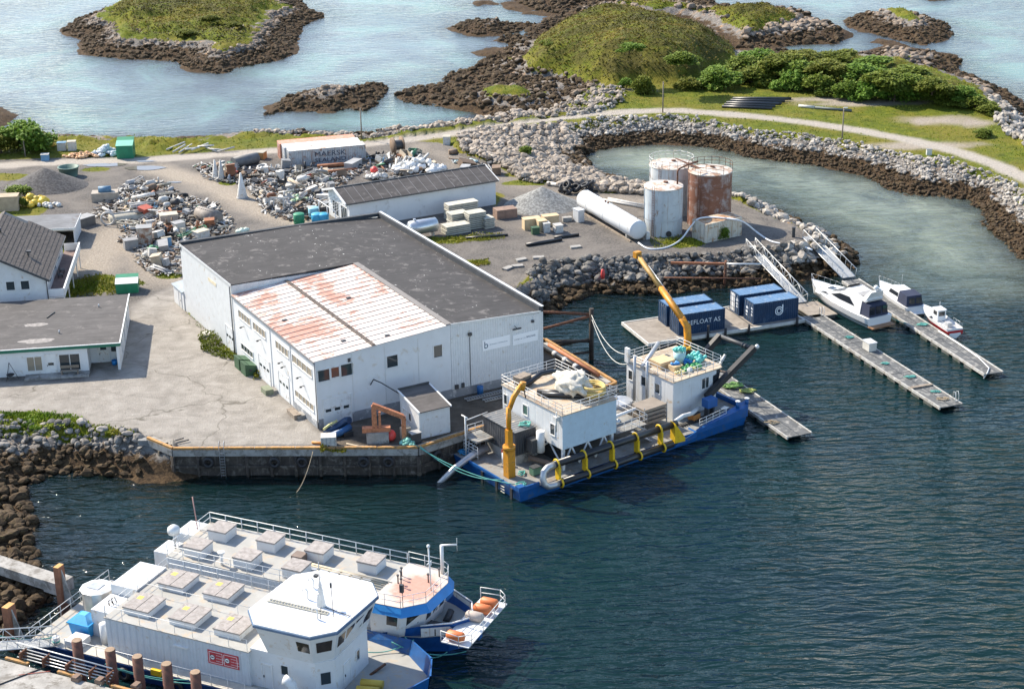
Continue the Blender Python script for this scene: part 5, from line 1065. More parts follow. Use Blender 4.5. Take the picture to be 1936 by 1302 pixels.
def yacht():
    t = thing('motor_yacht', 'large white motor yacht with flybridge moored by the wide gangway', 'yacht', (44.1, 189.5, 0), R(117.5)); L = 12.9
    s = boat_hull(L, 4.0, 1.35, 2.15, .5); loft(MB(), s).build('hull', GEL, t); deck_on(s, .05, GEL, t)
    loft(MB(), [[(p[0] * 1.001, p[1] * 1.012, z) for p, z in zip((q[1], q[2]), (.55 + .3 * i / 18, .30 + .3 * i / 18))] for i, q in enumerate(s[:17])], False).build('boot_stripe', M('stripe_dark', (.05, .05, .06), .3), t)
    MB().box(-.9, .1, -1.7, 1.7, .25, .4).build('swim_platform', M('teak', (.30, .16, .08), .6), t)
    cb = block(t, 'cabin', [(1.9, 1.2), (1.9, 2.9), (2.6, 3.05), (6.0, 2.95), (8.3, 2.25), (10.6, 1.9), (10.6, 1.5)], -1.6, 1.6, GEL, .22)
    for sgn in (-1, 1):
        y = lambda z: sgn * (1.61 - .352 * (z - 1.2) / 1.85)
        m = MB(); pts = [(3.0, 2.0), (5.9, 2.0), (7.6, 2.15), (6.0, 2.72), (4.2, 2.78)]; m.add([(x, y(z) * 1.012, z) for x, z in pts], [tuple(range(5)) if sgn < 0 else tuple(range(4, -1, -1))]); m.build('side_window', TINT, cb)
        m = MB(); pts = [(8.0, 1.95), (9.6, 1.86), (8.6, 2.12)]; m.add([(x, y(z) * 1.012, z) for x, z in pts], [(0, 1, 2) if sgn < 0 else (2, 1, 0)]); m.build('side_window', TINT, cb)
    m = MB().add([(6.15, -1.1, 2.93), (6.15, 1.1, 2.93), (8.1, 1.15, 2.36), (8.1, -1.15, 2.36)], [(0, 1, 2, 3)]); m.v = [(x, y, z + .02) for x, y, z in m.v]; m.build('windscreen', TINT, cb)
    fb = block(t, 'flybridge', [(1.2, 2.95), (1.0, 3.25), (4.9, 3.7), (5.5, 3.05)], -1.25, 1.25, GEL, .1); MB().box(1.6, 4.4, -.95, .95, 3.5, 3.52).build('cockpit_floor', M('seat_grey', (.3, .3, .3), .8), fb)
    block(t, 'radar_arch', [(1.3, 3.1), (.7, 4.3), (1.1, 4.35), (2.0, 3.2)], -1.3, 1.3, GEL, .3); MB().ball((1.0, .0, 4.7), .32, 12, 8).build('radar_dome', GEL, t); MB().box(.6, 1.2, -.5, -.3, 4.35, 4.6).build('radar_bar', GEL, t)
    block(t, 'cockpit_enclosure', [(.25, 1.35), (.45, 2.75), (1.95, 2.85), (1.95, 1.35)], -1.45, 1.45, CANV, .12)
    for y in (-.95, 0, .95): MB().box(.28, .34, y - .38, y + .38, 1.6, 2.55, 0).build('clear_panel', TINT, t)
    r = MB(); pts = [(q[0][0], q[0][1] * .93, q[0][2]) for q in s[9:]] ; railing(r, pts, .65, .9, .018, (1.0,)); railing(r, [(x, -y, z) for x, y, z in pts], .65, .9, .018, (1.0,)); r.build('bow_rail', GALV, t)
    MB().add([(5.2, -1.0, 3.55), (5.2, 1.0, 3.55), (5.0, .9, 3.95), (5.0, -.9, 3.95)], [(0, 1, 2, 3)]).build('flybridge_screen', TINT, t)
    MB().box(8.6, 9.6, -.4, .4, 2.02, 2.2).build('deck_hatch', TINT, t)
yacht()
def cruiser():
    t = thing('cabin_cruiser', 'white cabin cruiser with navy canvas stern beside the motor yacht', 'cruiser', (49.4, 193.6, 0), R(107.6)); L = 8.6
    s = boat_hull(L, 2.9, 1.0, 1.5, .5); loft(MB(), s).build('hull', GEL, t); deck_on(s, .05, GEL, t)
    cb = block(t, 'cabin', [(2.4, .95), (2.4, 2.2), (4.6, 2.25), (5.4, 1.9), (7.0, 1.45), (7.0, 1.1)], -1.1, 1.1, GEL, .2)
    for sgn in (-1, 1):
        m = MB(); y = lambda z: sgn * (1.1 - .22 * (z - .95) / 1.3) * 1.015; m.add([(x, y(z), z) for x, z in ((2.7, 1.5), (4.9, 1.5), (4.6, 2.0), (2.7, 2.0))], [(0, 1, 2, 3) if sgn < 0 else (3, 2, 1, 0)]); m.build('side_window', TINT, cb)
    MB().add([(4.7, -.85, 2.26), (4.7, .85, 2.26), (5.42, .9, 1.95), (5.42, -.9, 1.95)], [(0, 1, 2, 3)]).build('windscreen', TINT, cb)
    block(t, 'canvas_cover', [(.35, 1.0), (.6, 2.25), (2.4, 2.4), (2.6, 1.0)], -1.15, 1.15, CANV, .15)
    for y in (-.6, .35): MB().add([(.37, y - .4, 1.25), (.37, y + .4, 1.25), (.5, y + .38, 2.0), (.5, y - .38, 2.0)], [(3, 2, 1, 0)]).build('clear_panel', TINT, t)
    MB().box(-.7, .1, -1.2, 1.2, .22, .34).build('swim_platform', GEL, t)
    r = MB(); pts = [(q[0][0], q[0][1] * .93, q[0][2]) for q in s[9:]]; railing(r, pts, .55, .9, .016, (1.0,)); railing(r, [(x, -y, z) for x, y, z in pts], .55, .9, .016, (1.0,)); r.build('bow_rail', GALV, t)
    MB().cyl((3.2, .3, 2.2), (3.1, .3, 4.2), .015, 4).build('aerial', STEELW, t)
cruiser()
def red_boat():
    t = thing('work_boat', 'small white open boat with red lower hull at the pale walkway', 'boat', (52.2, 185.6, .3), R(106.5)); L = 7.0
    s = boat_hull(L, 2.2, .85, 1.35, .5); RED = M('hull_red', (.42, .02, .025), .4, var=.1)
    loft(MB(), s).build('hull', GEL, t)
    loft(MB(), [[(p[0], p[1] * 1.015, p[2]) for p in ((q[1][0], q[1][1], q[1][2] + .08), q[2], q[3])] for q in s[:18]], False).build('bottom_paint', RED, t); loft(MB(), [[(p[0], p[1] * 1.015, p[2]) for p in (q[3], q[4], (q[5][0], q[5][1], q[5][2] + .08))] for q in s[:18]], False).build('bottom_paint', RED, t)
    MB().add([(-.02, -1.0, .1), (-.02, 1.0, .1), (-.02, 1.03, .62), (-.02, -1.03, .62)], [(3, 2, 1, 0)]).build('stern_paint', RED, t)
    deck_on(s, .3, M('boat_deck_grey', (.5, .5, .5), .7), t); deck_on(s, .05, GEL, t, 11)
    cb = MB().box(3.2, 4.4, -.55, .55, .7, 2.0).build('wheelhouse', GEL, t); MB().box(3.1, 4.5, -.6, .6, 2.0, 2.08).build('roof', GEL, cb)
    for y in (-.556, .55): MB().box(3.4, 4.2, y, y + .006, 1.35, 1.85).build('pane', TINT, cb)
    MB().box(3.19, 3.2, -.4, .4, 1.3, 1.85).build('pane', TINT, cb)
    r = MB(); railing(r, [(.1, -.95, .85), (.1, .95, .85)], .5, .5, .02); railing(r, [(.1, .95, .85), (2.2, 1.0, .85)], .5, .7, .02, (1.0,)); railing(r, [(.1, -.95, .85), (2.2, -1.0, .85)], .5, .7, .02, (1.0,)); r.build('stern_rail', GALV, t)
    MB().box(1.2, 2.0, -.3, .3, .55, 1.1).build('console', M('console_grey', (.4, .4, .4), .6), t); MB().cyl((3.8, 0, 2.05), (3.8, 0, 2.9), .03, 5).build('mast', STEELW, t)
red_boat()
mooring('turquoise mooring rope from the motor yacht stern to the pale walkway', (45.6, 190.0, 1.0), mw(W2, 17.5, -.2), .2, .035, ROPEG)
# ---------------------------------------------------------------- work barge at the quay
BG_O = Vector((.46, 144.36, 0)); BG_A = R(36.0); BG_M = Matrix.Translation(BG_O) @ Matrix.Rotation(BG_A, 4, 'Z')
def BW(a, b, z): return BG_M @ Vector((a, b, z))
DECKC = M('barge_deck', (.24, .24, .228), .8, var=.2, dirt=(.2, .17, .14), dirt_amt=.3, scale=.9)
ROOFC = M('cabin_roof_cream', (.45, .385, .30), .7, var=.1, dirt=(.40, .28, .18), dirt_amt=.3, scale=.9)
CABW = clad('cabin_white', (.62, .635, .645), 1.25, 'XY', .5, .015, .04, (.5, .42, .33), .06, .12, True)
CABB = M('cabin_end_blue_grey', (.50, .60, .67), .45, var=.05, dirt=(.4, .38, .34), dirt_amt=.06, streak=.08)
TURQ = M('float_turquoise', (.12, .50, .45), .5, var=.12); NETW = M('net_white', (.56, .53, .46), .95, var=.18, scale=5, bump=.8); NETY = M('hose_yellow', (.62, .46, .16), .7, var=.15, scale=3)
def barge():
    t = thing('work_barge', 'blue work barge with two white deckhouses and long black pipes moored at the quay', 'barge', BG_O, BG_A)
    L, W, DZ = 30.4, 11.0, 1.15
    h = MB()
    h.add([(.5, .35, -.9), (L - 1.2, .35, -.9), (L - .4, 1.0, -.9), (L - .4, W, -.9), (.5, W, -.9), (0, 0, DZ), (L - .7, 0, DZ), (L, .7, DZ), (L, W, DZ), (0, W, DZ)], [(4, 3, 2, 1, 0), (0, 1, 6, 5), (1, 2, 7, 6), (2, 3, 8, 7), (3, 4, 9, 8), (4, 0, 5, 9)])
    hl = h.build('hull', BLUEH, t); MB().prism([(.02, .02), (L - .7, .02), (L - .02, .72), (L - .02, W - .02), (.02, W - .02)], DZ - .02, DZ + .01).build('deck', DECKC, t)
    b = MB(); b.box(-.04, .12, 0, 8.5, DZ + .01, DZ + .28); b.box(0, 2.4, -.04, .12, DZ + .01, DZ + .42); b.box(-.05, .7, -.05, .6, DZ + .02, DZ + .5); b.build('bulwark', BLUEH, t)
    MB().box(.13, .32, 1.2, 7.6, DZ + .012, DZ + .06).build('yellow_edge', YELLOWB, t)
    # raised stern with cheeks and ramp
    s = MB(); s.prism([(22.6, -.05), (29.7, -.05), (30.45, .7), (30.45, 1.0), (22.6, .15)], DZ - .2, 0, [DZ + .15, 2.1, 2.25, 2.3, DZ + .15]); s.box(30.2, 30.5, .7, 10.8, DZ, 1.7); s.prism([(19.4, -.45), (22.6, -.05), (22.6, 1.2), (20.6, .5)], .55, 0, [.75, DZ + .05, DZ + .05, .8]); s.build('stern_bulwark', BLUEH, t)
    for x in (30.0, 28.7): MB().cyl((x, .45, 1.9), (x, .45, 2.7), .2, 10).build('bollard', BLUEH, t); MB().cyl((x, .45, 2.7), (x, .45, 2.78), .26, 10).build('bollard_cap', WHITE, t)
    for x in (-.06,):
        for y in (1.0, 3.4, 5.8): MB().box(-.14, -.02, y, y + .35, -.4, DZ).build('fender_strip', BLACK, t)
    ld = MB(); [ld.box(-.12, -.05, 2.3, 2.9, z, z + .06) for z in (.2, .5, .8)]; ld.build('side_rung', M('rung_cream', (.7, .66, .5), .6), t)
    # forward deckhouse on a trestle
    d = MB().box(6.0, 12.7, 1.0, 10.8, 3.5, 7.05).build('forward_deckhouse', CABW, t); MB().box(6.0, 12.7, .965, .995, 3.5, 7.05).build('end_panel', CABB, d)
    MB().box(5.9, 12.8, .9, 10.9, 7.06, 7.16).build('roof', ROOFC, d)
    br_ = lambda p, q: MB().cyl(p, q, .1, 6).build('trestle_brace', WHITE, t)
    for x in (6.3, 12.4):
        for y in (1.3, 5.8, 10.4): MB().box(x - .14, x + .14, y - .14, y + .14, DZ, 3.5).build('trestle_leg', WHITE, t)
    for x0 in (6.3, 8.33, 10.37): br_((x0, 1.3, 1.4), (x0 + 1.02, 1.3, 3.45)); br_((x0 + 1.02, 1.3, 3.45), (x0 + 2.03, 1.3, 1.4))
    for y0, y1 in ((1.3, 5.8), (5.8, 10.4)): br_((6.3, y0, 1.4), (6.3, (y0 + y1) / 2, 3.45)); br_((6.3, (y0 + y1) / 2, 3.45), (6.3, y1, 1.4))
    MB().box(7.0, 12.3, 3.0, 10.4, DZ + .01, 2.4).build('machinery', DARK, t)
    w = Win(d, WHITE); w('x', 6.0, 2.2, 2.85, 4.6, 5.7, -1); w('x', 6.0, 6.6, 7.3, 5.2, 6.2, -1, glass=glass_mat('green_glass', (.03, .10, .08))); w('x', 6.0, 10.0, 10.5, 5.2, 6.2, -1)
    r = MB(); railing(r, [(5.95, .95, 7.16), (12.75, .95, 7.16), (12.75, 10.85, 7.16), (5.95, 10.85, 7.16)], 1.05, 1.1, .028, (1.0, .66, .33), closed=True); r.build('railing', WHITE, d)
    m = MB(); m.cyl((5.75, 1.6, 5.3), (5.75, 1.6, 7.4), .07, 6); m.box(5.5, 6.0, 1.35, 1.85, 6.5, 6.9); m.build('floodlight', WHITE2, d)
    # roof load: pipes
    for y0, lb in ((3.6, 'shorter'), (2.8, 'nearer')): 
        o = single('pipe_length', MB().cyl((7.0, y0 + 3, .0), (10.0, y0, .0), .28, 12), BLACKP, f'black plastic pipe on the forward deckhouse roof, {lb} of the pair', 'pipe', (0, 0, 0)); o.matrix_world = BG_M @ Matrix.Translation((.2, 0, 7.46))
    o = single('pipe_length', MB().tube([(6.4, 8.6, 7.5), (8, 8.8, 7.55), (9.5, 9.0, 8.0), (11.0, 9.2, 7.8), (12.2, 9.0, 7.55)], .28, 10), BLACKP, 'bent black pipe along the back of the forward deckhouse roof', 'pipe'); o.matrix_world = BG_M
    rr = random.Random(2); bag = MB(); SG, RG = 44, 26; vs = []
    for k in range(RG + 1):
        for i in range(SG):
            ph, a_ = math.pi * k / RG, 2 * math.pi * i / SG; d_ = Vector((math.sin(ph) * math.cos(a_), math.sin(ph) * math.sin(a_), math.cos(ph)))
            q_ = 1 + .42 * mnoise.noise(d_ * 1.6) + .26 * mnoise.noise(d_ * 4.2 + Vector((7, 1, 3))) + .12 * mnoise.noise(d_ * 10)
            vs.append((.85 * q_ * d_.x, 1.25 * q_ * d_.y, max(0, .55 + .75 * q_ * d_.z)))
    bag.add(vs, [(k * SG + i, (k + 1) * SG + i, (k + 1) * SG + (i + 1) % SG, k * SG + (i + 1) % SG) for k in range(RG) for i in range(SG)], True)
    o = single('net_bundle', bag, NETW, 'big bundle of white netting on the forward deckhouse roof', 'net'); o.matrix_world = BG_M @ Matrix.Translation((10.2, 4.6, 7.17)) @ Matrix.Scale(1.75, 4)
    hs = MB()
    for i in range(7): hs.torus((rr.uniform(-.15, .15), rr.uniform(-.2, .2), .15 + i * .16), 1.15 + rr.uniform(-.15, .2), .13, 22, 7, (rr.uniform(-.12, .12), rr.uniform(-.12, .12), 1))
    o = single('hose_coil', hs, NETY, 'coil of thick yellow hose beside the white netting on the roof', 'hose'); o.matrix_world = BG_M @ Matrix.Translation((11.2, 2.9, 7.17))
    # aft deckhouse with slanted wheelhouse window
    d2 = MB().prism([(22.6, 3.7), (28.6, 3.7), (28.9, 4.3), (28.9, 11.2), (22.6, 11.2)], DZ, 0, [5.3] * 5).build('aft_deckhouse', CABW, t)
    MB().add([(28.9, 4.3, DZ + 1.2), (28.9, 11.2, DZ + 1.2), (29.6, 11.2, 5.3), (29.6, 4.3, 5.3), (28.6, 3.7, DZ + 1.2), (29.2, 3.7, 5.3), (28.6, 11.2, 5.3), (28.6, 3.7, 5.3)], [(0, 1, 2, 3), (4, 0, 3, 5), (7, 5, 3, 2, 6)]).build('slanted_front', CABW, d2)
    MB().prism([(22.5, 3.6), (29.3, 3.6), (29.7, 4.2), (29.7, 11.3), (22.5, 11.3)], 5.31, 5.42).build('roof', ROOFC, d2)
    w2 = Win(d2, WHITE); w2('y', 3.7, 26.55, 27.0, 3.6, 4.75, -1); w2('y', 3.7, 27.1, 27.5, 3.6, 4.75, -1); w2('x', 22.6, 5.8, 6.5, 3.4, 4.4, -1); w2('x', 22.6, 8.0, 8.7, 3.5, 4.5, -1); w2('x', 22.6, 10.2, 10.8, 3.5, 4.5, -1)
    MB().add([(28.1, 3.66, 3.1), (28.62, 3.66, 3.1), (29.1, 3.66, 4.95), (28.1, 3.66, 4.7)], [(0, 1, 2, 3)]).build('corner_pane', TINT, d2)
    for y0 in (4.6, 6.8, 9.0): MB().add([(29.03 + .03, y0, 3.2), (29.03 + .03, y0 + 1.8, 3.2), (29.53, y0 + 1.8, 4.9), (29.53, y0, 4.9)], [(0, 1, 2, 3)]).build('pane', TINT, d2)
    r = MB(); railing(r, [(22.55, 3.65, 5.42), (29.2, 3.65, 5.42), (29.6, 4.2, 5.42), (29.6, 11.2, 5.42), (22.55, 11.2, 5.42)], 1.05, 1.2, .028, (1.0, .66, .33), closed=True); r.build('railing', WHITE, d2)
    for y in (9.4, 7.4): MB().tube([(22.2, y, DZ + .4), (22.2, y, 6.6)], .16, 10).build('exhaust_pipe', GALV, d2)
    MB().box(22.3, 22.6, 10.6, 11.2, 5.4, 7.0).build('mast_box', WHITE, d2); MB().cyl((22.4, 8.4, 5.6), (26.8, 10.9, 6.5), .25, 10).build('roof_pipe', GALV, d2); MB().ball((25.0, 3.9, 6.1), .3, 10, 6).build('radar_dome', WHITE, d2)
    # load on the aft roof
    def put(o, x, y, z): o.matrix_world = BG_M @ Matrix.Translation((x, y, z))
    c = thing('wooden_crate', 'pale plywood crate on the aft deckhouse roof', 'crate'); put(c, 24.6, 7.8, 5.43); MB().box(-1.0, 1.0, -.9, .9, 0, .75).build('body', M('plywood', (.58, .42, .24), .75, var=.1), c); MB().box(-1.02, 1.02, -.92, .92, .3, .36).build('batten', WOOD, c)
    c = thing('wooden_crate', 'smaller plywood crate holding blue floats on the aft roof', 'crate'); put(c, 24.9, 6.0, 5.43); MB().box(-.6, .6, -.5, .5, 0, .6).build('body', _MC['plywood'], c)
    bl = MB(); [bl.ball((rr.uniform(-.45, .45), rr.uniform(-.35, .35), .7), .17, 8, 5) for _ in range(12)]; o = single('float_cluster', bl, M('float_blue', (.03, .22, .55), .45), 'cluster of blue floats in the small crate', 'floats'); put(o, 24.9, 6.0, 5.43); o['kind'] = 'stuff'
    bk = thing('fish_tub', 'pale turquoise tub heaped with turquoise floats on the aft roof', 'tub'); put(bk, 26.5, 7.2, 5.43); MB().lathe([(0, .03), (.55, .03), (.7, 1.35), (.62, 1.35), (.5, .1), (0, .1)], n=14).build('body', M('tub_pale_turquoise', (.42, .62, .62), .5), bk)
    def heap(lb, x, y, n, rx, ry, hz, r, mat, name='float_cluster', z=5.43):
        m = MB(); [m.ball((rr.uniform(-rx, rx), rr.uniform(-ry, ry), r + rr.uniform(0, hz)), r * rr.uniform(.8, 1.15), 8, 6) for _ in range(n)]; o = single(name, m, mat, lb, 'floats'); put(o, x, y, z); o['kind'] = 'stuff'
    heap('turquoise floats heaped in the pale tub', 26.5, 7.2, 16, .45, .45, .35, .2, TURQ, z=6.7); heap('big heap of turquoise floats on the aft roof', 28.0, 6.4, 40, .9, .9, .6, .22, TURQ)
    heap('blue floats beside the turquoise tub', 26.9, 6.4, 10, .4, .4, .3, .2, _MC['float_blue']); heap('green netting and floats in the middle of the aft roof', 26.2, 5.2, 26, 1.1, .6, .2, .2, M('float_green', (.05, .30, .10), .6), z=5.43)
    heap('row of pale yellow floats along the aft roof edge', 25.4, 4.9, 22, 1.7, .35, .1, .15, M('float_yellow', (.68, .62, .26), .5)); heap('orange yellow floats in the black tray on the aft roof', 28.5, 8.6, 16, .5, .35, .2, .16, M('float_orange', (.72, .40, .03), .5), z=5.9)
    o = single('float_tray', MB().box(-.75, .75, -.55, .55, 0, .5), BLACKP, 'black tray of orange floats on the aft roof', 'tray'); put(o, 28.5, 8.6, 5.43)
    # pipe loop along the side with yellow clamps
    for z, y, x1, lb in ((2.75, .15, 19.9, 'upper'), (1.0, -.5, 18.9, 'lower')): MB().cyl((4.3, y, z), (x1, y, z), .37 if lb == 'upper' else .34, 14).build('side_pipe', BLACKP, t)
    MB().tube([(4.3, .12, 2.75), (3.5, .1, 2.72), (2.95, 0, 2.45), (2.7, -.15, 1.9), (2.75, -.35, 1.35), (3.1, -.45, 1.05), (3.7, -.5, 1.0), (4.3, -.5, 1.0)], .33, 12).build('pipe_bend', GALV, t)
    MB().cyl((4.0, .3, 2.35), (19.5, .3, 2.3), .06, 6).build('guide_rail', WOOD, t)
    for x in (4.6, 7.9, 11.3, 14.5, 17.6):
        y_ = MB(); y_.torus((x, .15, 2.75), .45, .10, 16, 6, (1, 0, 0)); y_.torus((x, -.5, 1.0), .43, .10, 16, 6, (1, 0, 0)); y_.box(x - .12, x + .12, -.42, .2, 1.2, 2.55); y_.build('pipe_clamp', YELLOWB, t)
    MB().prism([(19.3, -.4), (20.5, -.6), (20.7, .4), (19.3, .35)], .9, 0, [3.1, 1.3, 1.5, 3.2]).build('pipe_clamp', YELLOWB, t, 'broad yellow end clamp'); MB().tube([(19.8, .3, 2.9), (21.5, .9, 2.9), (23.5, 1.8, 2.3), (25.2, 2.6, 2.2)], .22, 10).build('discharge_pipe', M('hose_grey_white', (.58, .58, .56), .6), t)
    # bow gear: dark container, tank, railing, pipe into the water
    cn = MB().box(3.2, 5.7, 4.9, 10.2, 2.2, 4.7).build('dark_container', clad('charcoal_ribbed', (.045, .05, .06), .3, 'XY', .5, .05, .15, (.1, .1, .1), .1), t); MB().box(3.1, 5.8, 4.8, 10.3, 4.71, 4.78).build('container_roof', clad('charcoal_roof', (.16, .165, .17), .45, 'Y', .5, .05), cn)
    MB().box(3.3, 5.6, 5.0, 10.2, DZ, 2.19).build('plinth', CONC, t); MB().cyl((5.3, 3.6, 2.6), (5.3, 3.6, 4.8), .42, 14).build('pressure_vessel', WHITE, t); MB().box(4.3, 5.2, 3.6, 4.6, 2.6, 4.0).build('pump_unit', DARK, t)
    MB().cyl((2.6, 6.0, DZ), (2.6, 6.0, 2.4), .22, 10).build('white_post', WHITE, t); MB().torus((2.55, 5.9, 2.5), .26, .07, 16, 6, (1, .3, 0)).build('lifebuoy', M('buoy_red', (.6, .08, .03), .5), t)
    rl = MB(); railing(rl, [(1.0, 8.2, DZ), (1.0, 10.6, DZ), (3.1, 10.8, DZ)], 1.4, .8, .03, (1.0, .75, .5, .25)); railing(rl, [(1.2, 10.2, 3.1), (3.1, 10.2, 3.1)], 1.1, .8, .03, (1.0, .66, .33)); rl.cyl((.7, 9.8, DZ), (.7, 9.8, 5.4), .09, 6); rl.cyl((.7, 9.4, 5.4), (.7, 10.4, 5.4), .07, 6); rl.cyl((.7, 9.8, 5.0), (3.4, 9.8, 5.2), .05, 5); rl.build('bow_railing', WHITE, t)
    MB().box(1.0, 3.1, 8.4, 10.7, 2.9, 3.05).build('bow_landing', DECKC, t)
    MB().tube([(2.6, 8.9, 1.9), (.5, 8.7, 1.6), (-1.6, 8.6, .9), (-3.6, 8.6, -.3)], [.36, .36, .3, .28], 10).build('suction_pipe', GALV, t)
    MB().tube([(4.5, 4.4, 1.9), (5.4, 2.6, 1.7), (6.0, 1.4, 1.6)], .28, 10).build('deck_pipe', M('pipe_brown', (.16, .11, .08), .7), t)
    # midship: platform, stairs, racks
    p = MB(); p.box(13.6, 17.6, 2.0, 6.5, 2.6, 2.7); p.build('platform', DECKC, t); r = MB(); railing(r, [(13.6, 2.0, 2.7), (17.6, 2.0, 2.7), (17.6, 6.5, 2.7), (13.6, 6.5, 2.7)], 1.05, 1.0, .026, (1.0, .5), closed=True); r.build('railing', WHITE, t)
    for i in range(7): MB().box(15.3 + i * .3, 15.6 + i * .3, .9, 1.9, 2.5 - i * .2, 2.54 - i * .2).build('stair_tread', GALV, t)
    sr = MB(); sr.cyl((15.3, .9, 3.5), (17.5, .9, 2.1), .03, 5); sr.cyl((15.3, 1.9, 3.5), (17.5, 1.9, 2.1), .03, 5); sr.build('stair_rail', WHITE, t)
    for k in range(4): MB().box(18.3, 21.3, 3.2, 5.4, 1.9 + k * .45, 2.2 + k * .45).build('rack_tray', M('rack_brown', (.25, .21, .17), .8), t)
    rk = MB(); [rk.box(x - .05, x + .05, y - .05, y + .05, DZ, 3.8) for x in (18.3, 21.3) for y in (3.2, 5.4)]; rk.build('rack_frame', GALV, t)
    MB().cyl((13.2, 4.0, 3.4), (18.6, 4.6, 3.3), .17, 8).build('white_pipe', WHITE, t); MB().cyl((19.5, 8.5, DZ), (19.5, 8.5, 2.6), 1.3, 18).build('winch_drum', GALV, t)
    r = MB(); railing(r, [(17.0, 10.9, DZ), (22.4, 10.9, DZ)], 1.9, 1.2, .028, (1.0, .75, .5)); r.build('railing', WHITE, t); r = MB(); railing(r, [(23.2, .25, DZ + .1), (27.0, .35, DZ + .4)], 1.0, 1.0, .028, (1.0, .66, .33)); r.build('railing', WHITE, t)
    for i in range(14): MB().cyl((22.2 + i * .28, 1.6, DZ + .1), (22.2 + i * .28, 2.3, DZ + .1), .09, 6).build('roller', BLACK, t)
    MB().box(25.6, 26.9, 1.6, 2.6, 2.3, 3.2).build('control_box', M('box_blue', (.02, .10, .30), .5), t); MB().box(25.8, 26.0, 1.8, 2.4, DZ, 2.3).build('box_leg', DARK, t); MB().box(26.5, 26.7, 1.8, 2.4, DZ, 2.3).build('box_leg', DARK, t)
    # black A-frame over the stern
    for a, bb in (((26.6, 3.0, 2.9), (34.2, 3.9, 6.3)), ((28.6, 8.7, 2.9), (33.6, 8.6, 6.4))):
        va, vb = Vector(a), Vector(bb); dd = (vb - va); k = MB().box(0, dd.length, -.26, .26, -.34, .34).build('frame_arm', BLACK, t); k.location = va; k.rotation_euler = dd.to_track_quat('X', 'Z').to_euler()
    MB().cyl((34.1, 3.8, 6.2), (33.5, 8.7, 6.4), .24, 10).build('cross_beam', DARK, t); MB().cyl((30.4, 3.6, 4.4), (30.0, 8.6, 4.0), .13, 10).build('cross_tube', M('tube_orange_white', (.6, .42, .3), .5), t)
    for y in (5.0, 7.4): MB().lathe([(.0, -.25), (.3, -.25), (.3, -.2), (.14, -.15), (.14, .15), (.3, .2), (.3, .25), (0, .25)], (33.8, y, 6.3), 12, 'Y').build('sheave', DARK, t)
    MB().cyl((27.0, 3.0, 2.4), (29.6, 3.3, 4.4), .12, 8).build('hydraulic_ram', GALV, t); MB().cyl((31.0, 6.2, 3.9), (32.0, 6.0, 5.4), .16, 8).build('hook_block', WHITE2, t); MB().ball((34.3, 3.6, 6.5), .26, 8, 6).build('end_light', STEELW, t)
    # knuckle cranes
    c1 = thing('knuckle_crane', 'folded yellow deck crane on the bow of the work barge', 'crane', BW(1.35, 3.4, DZ), BG_A)
    MB().box(-.42, .42, -.42, .42, 0, 2.9).build('column', YELLOW, c1); MB().cyl((0, 0, 2.9), (0, 0, 3.3), .62, 14).build('slew_ring', YELLOW, c1); MB().box(-.28, .28, -.25, .25, 3.3, 5.0).build('mast', YELLOW, c1)
    MB().prism([(-.3, -.3), (.3, -.3), (.3, .3), (-.3, .3)], 3.3, 4.2, [(-.2, -.2), (.2, -.2), (.2, .2), (-.2, .2)]).build('mast_foot', YELLOW, c1)
    MB().tube([(0, 0, 4.8), (.1, .1, 6.2), (.15, .2, 7.2)], [.24, .26, .24], 4).build('inner_boom', YELLOW, c1); MB().tube([(.1, .2, 6.6), (.8, .2, 8.1), (1.7, .1, 9.2)], [.22, .27, .25], 4).build('outer_boom', YELLOW, c1); MB().cyl((1.7, .1, 8.6), (1.9, .1, 9.4), .3, 8).build('boom_head', YELLOW, c1); MB().tube([(1.9, 0, 8.7), (2.0, 0, 8.0), (2.1, 0, 7.7)], .06, 6).build('hook', DARK, c1)
    c2 = thing('knuckle_crane', 'tall yellow crane with long raised boom behind the aft deckhouse', 'crane', BW(30.3, 10.3, DZ), BG_A)
    MB().cyl((0, 0, 0), (0, 0, 3.0), .5, 12).build('column', YELLOW, c2); MB().tube([(0, 0, 2.8), (.25, .1, 5.0), (.2, .2, 6.5), (-.2, .7, 7.4)], [.36, .42, .42, .36], 4).build('inner_boom', YELLOW, c2)
    e = Vector((2.3, 11.1, 11.4)); a = Vector((-.1, .5, 7.2)); MB().tube([a, a.lerp(e, .48)], [.40, .36], 4).build('outer_boom', YELLOW, c2); MB().tube([a.lerp(e, .44), e], [.30, .28], 4).build('telescope', M('crane_yellow_worn', (.40, .24, .07), .6, var=.2), c2); MB().cyl(a.lerp(e, .3) + Vector((.35, 0, .15)), a.lerp(e, .8) + Vector((.35, 0, .1)), .07, 6).build('hydraulic_ram', GALV, c2)
    d = (e - a).normalized(); MB().box(-.4, .4, -.3, .3, -.35, .35).build('boom_head', YELLOW, c2).location = e
    return t
barge()
mooring('turquoise mooring rope from the quay corner to the barge bow, upper one', Vector((-9.6, 151.2, GZ + .3)), BW(.2, 1.0, 1.6), .7, .05, ROPEG); mooring('turquoise mooring rope from the quay corner to the barge bow, lower one', Vector((-9.2, 151.0, GZ + .3)), BW(.1, 2.6, 1.5), 1.1, .05, ROPEG)
mooring('pale rope from the timber dolphin to the aft deckhouse', (9.1, 180.2, 5.6), BW(22.5, 11.2, 6.2), 1.2, .04, ROPEW); mooring('second pale rope from the timber dolphin to the aft deckhouse', (9.1, 180.4, 5.2), BW(22.5, 10.9, 5.2), 1.8, .04, ROPEW)
mooring('loose tan rope hanging from the quay edge into the water', (G(592, 852, GZ).x, 150.8, GZ), G(548, 940, 0), 1.0, .04, ROPEB)
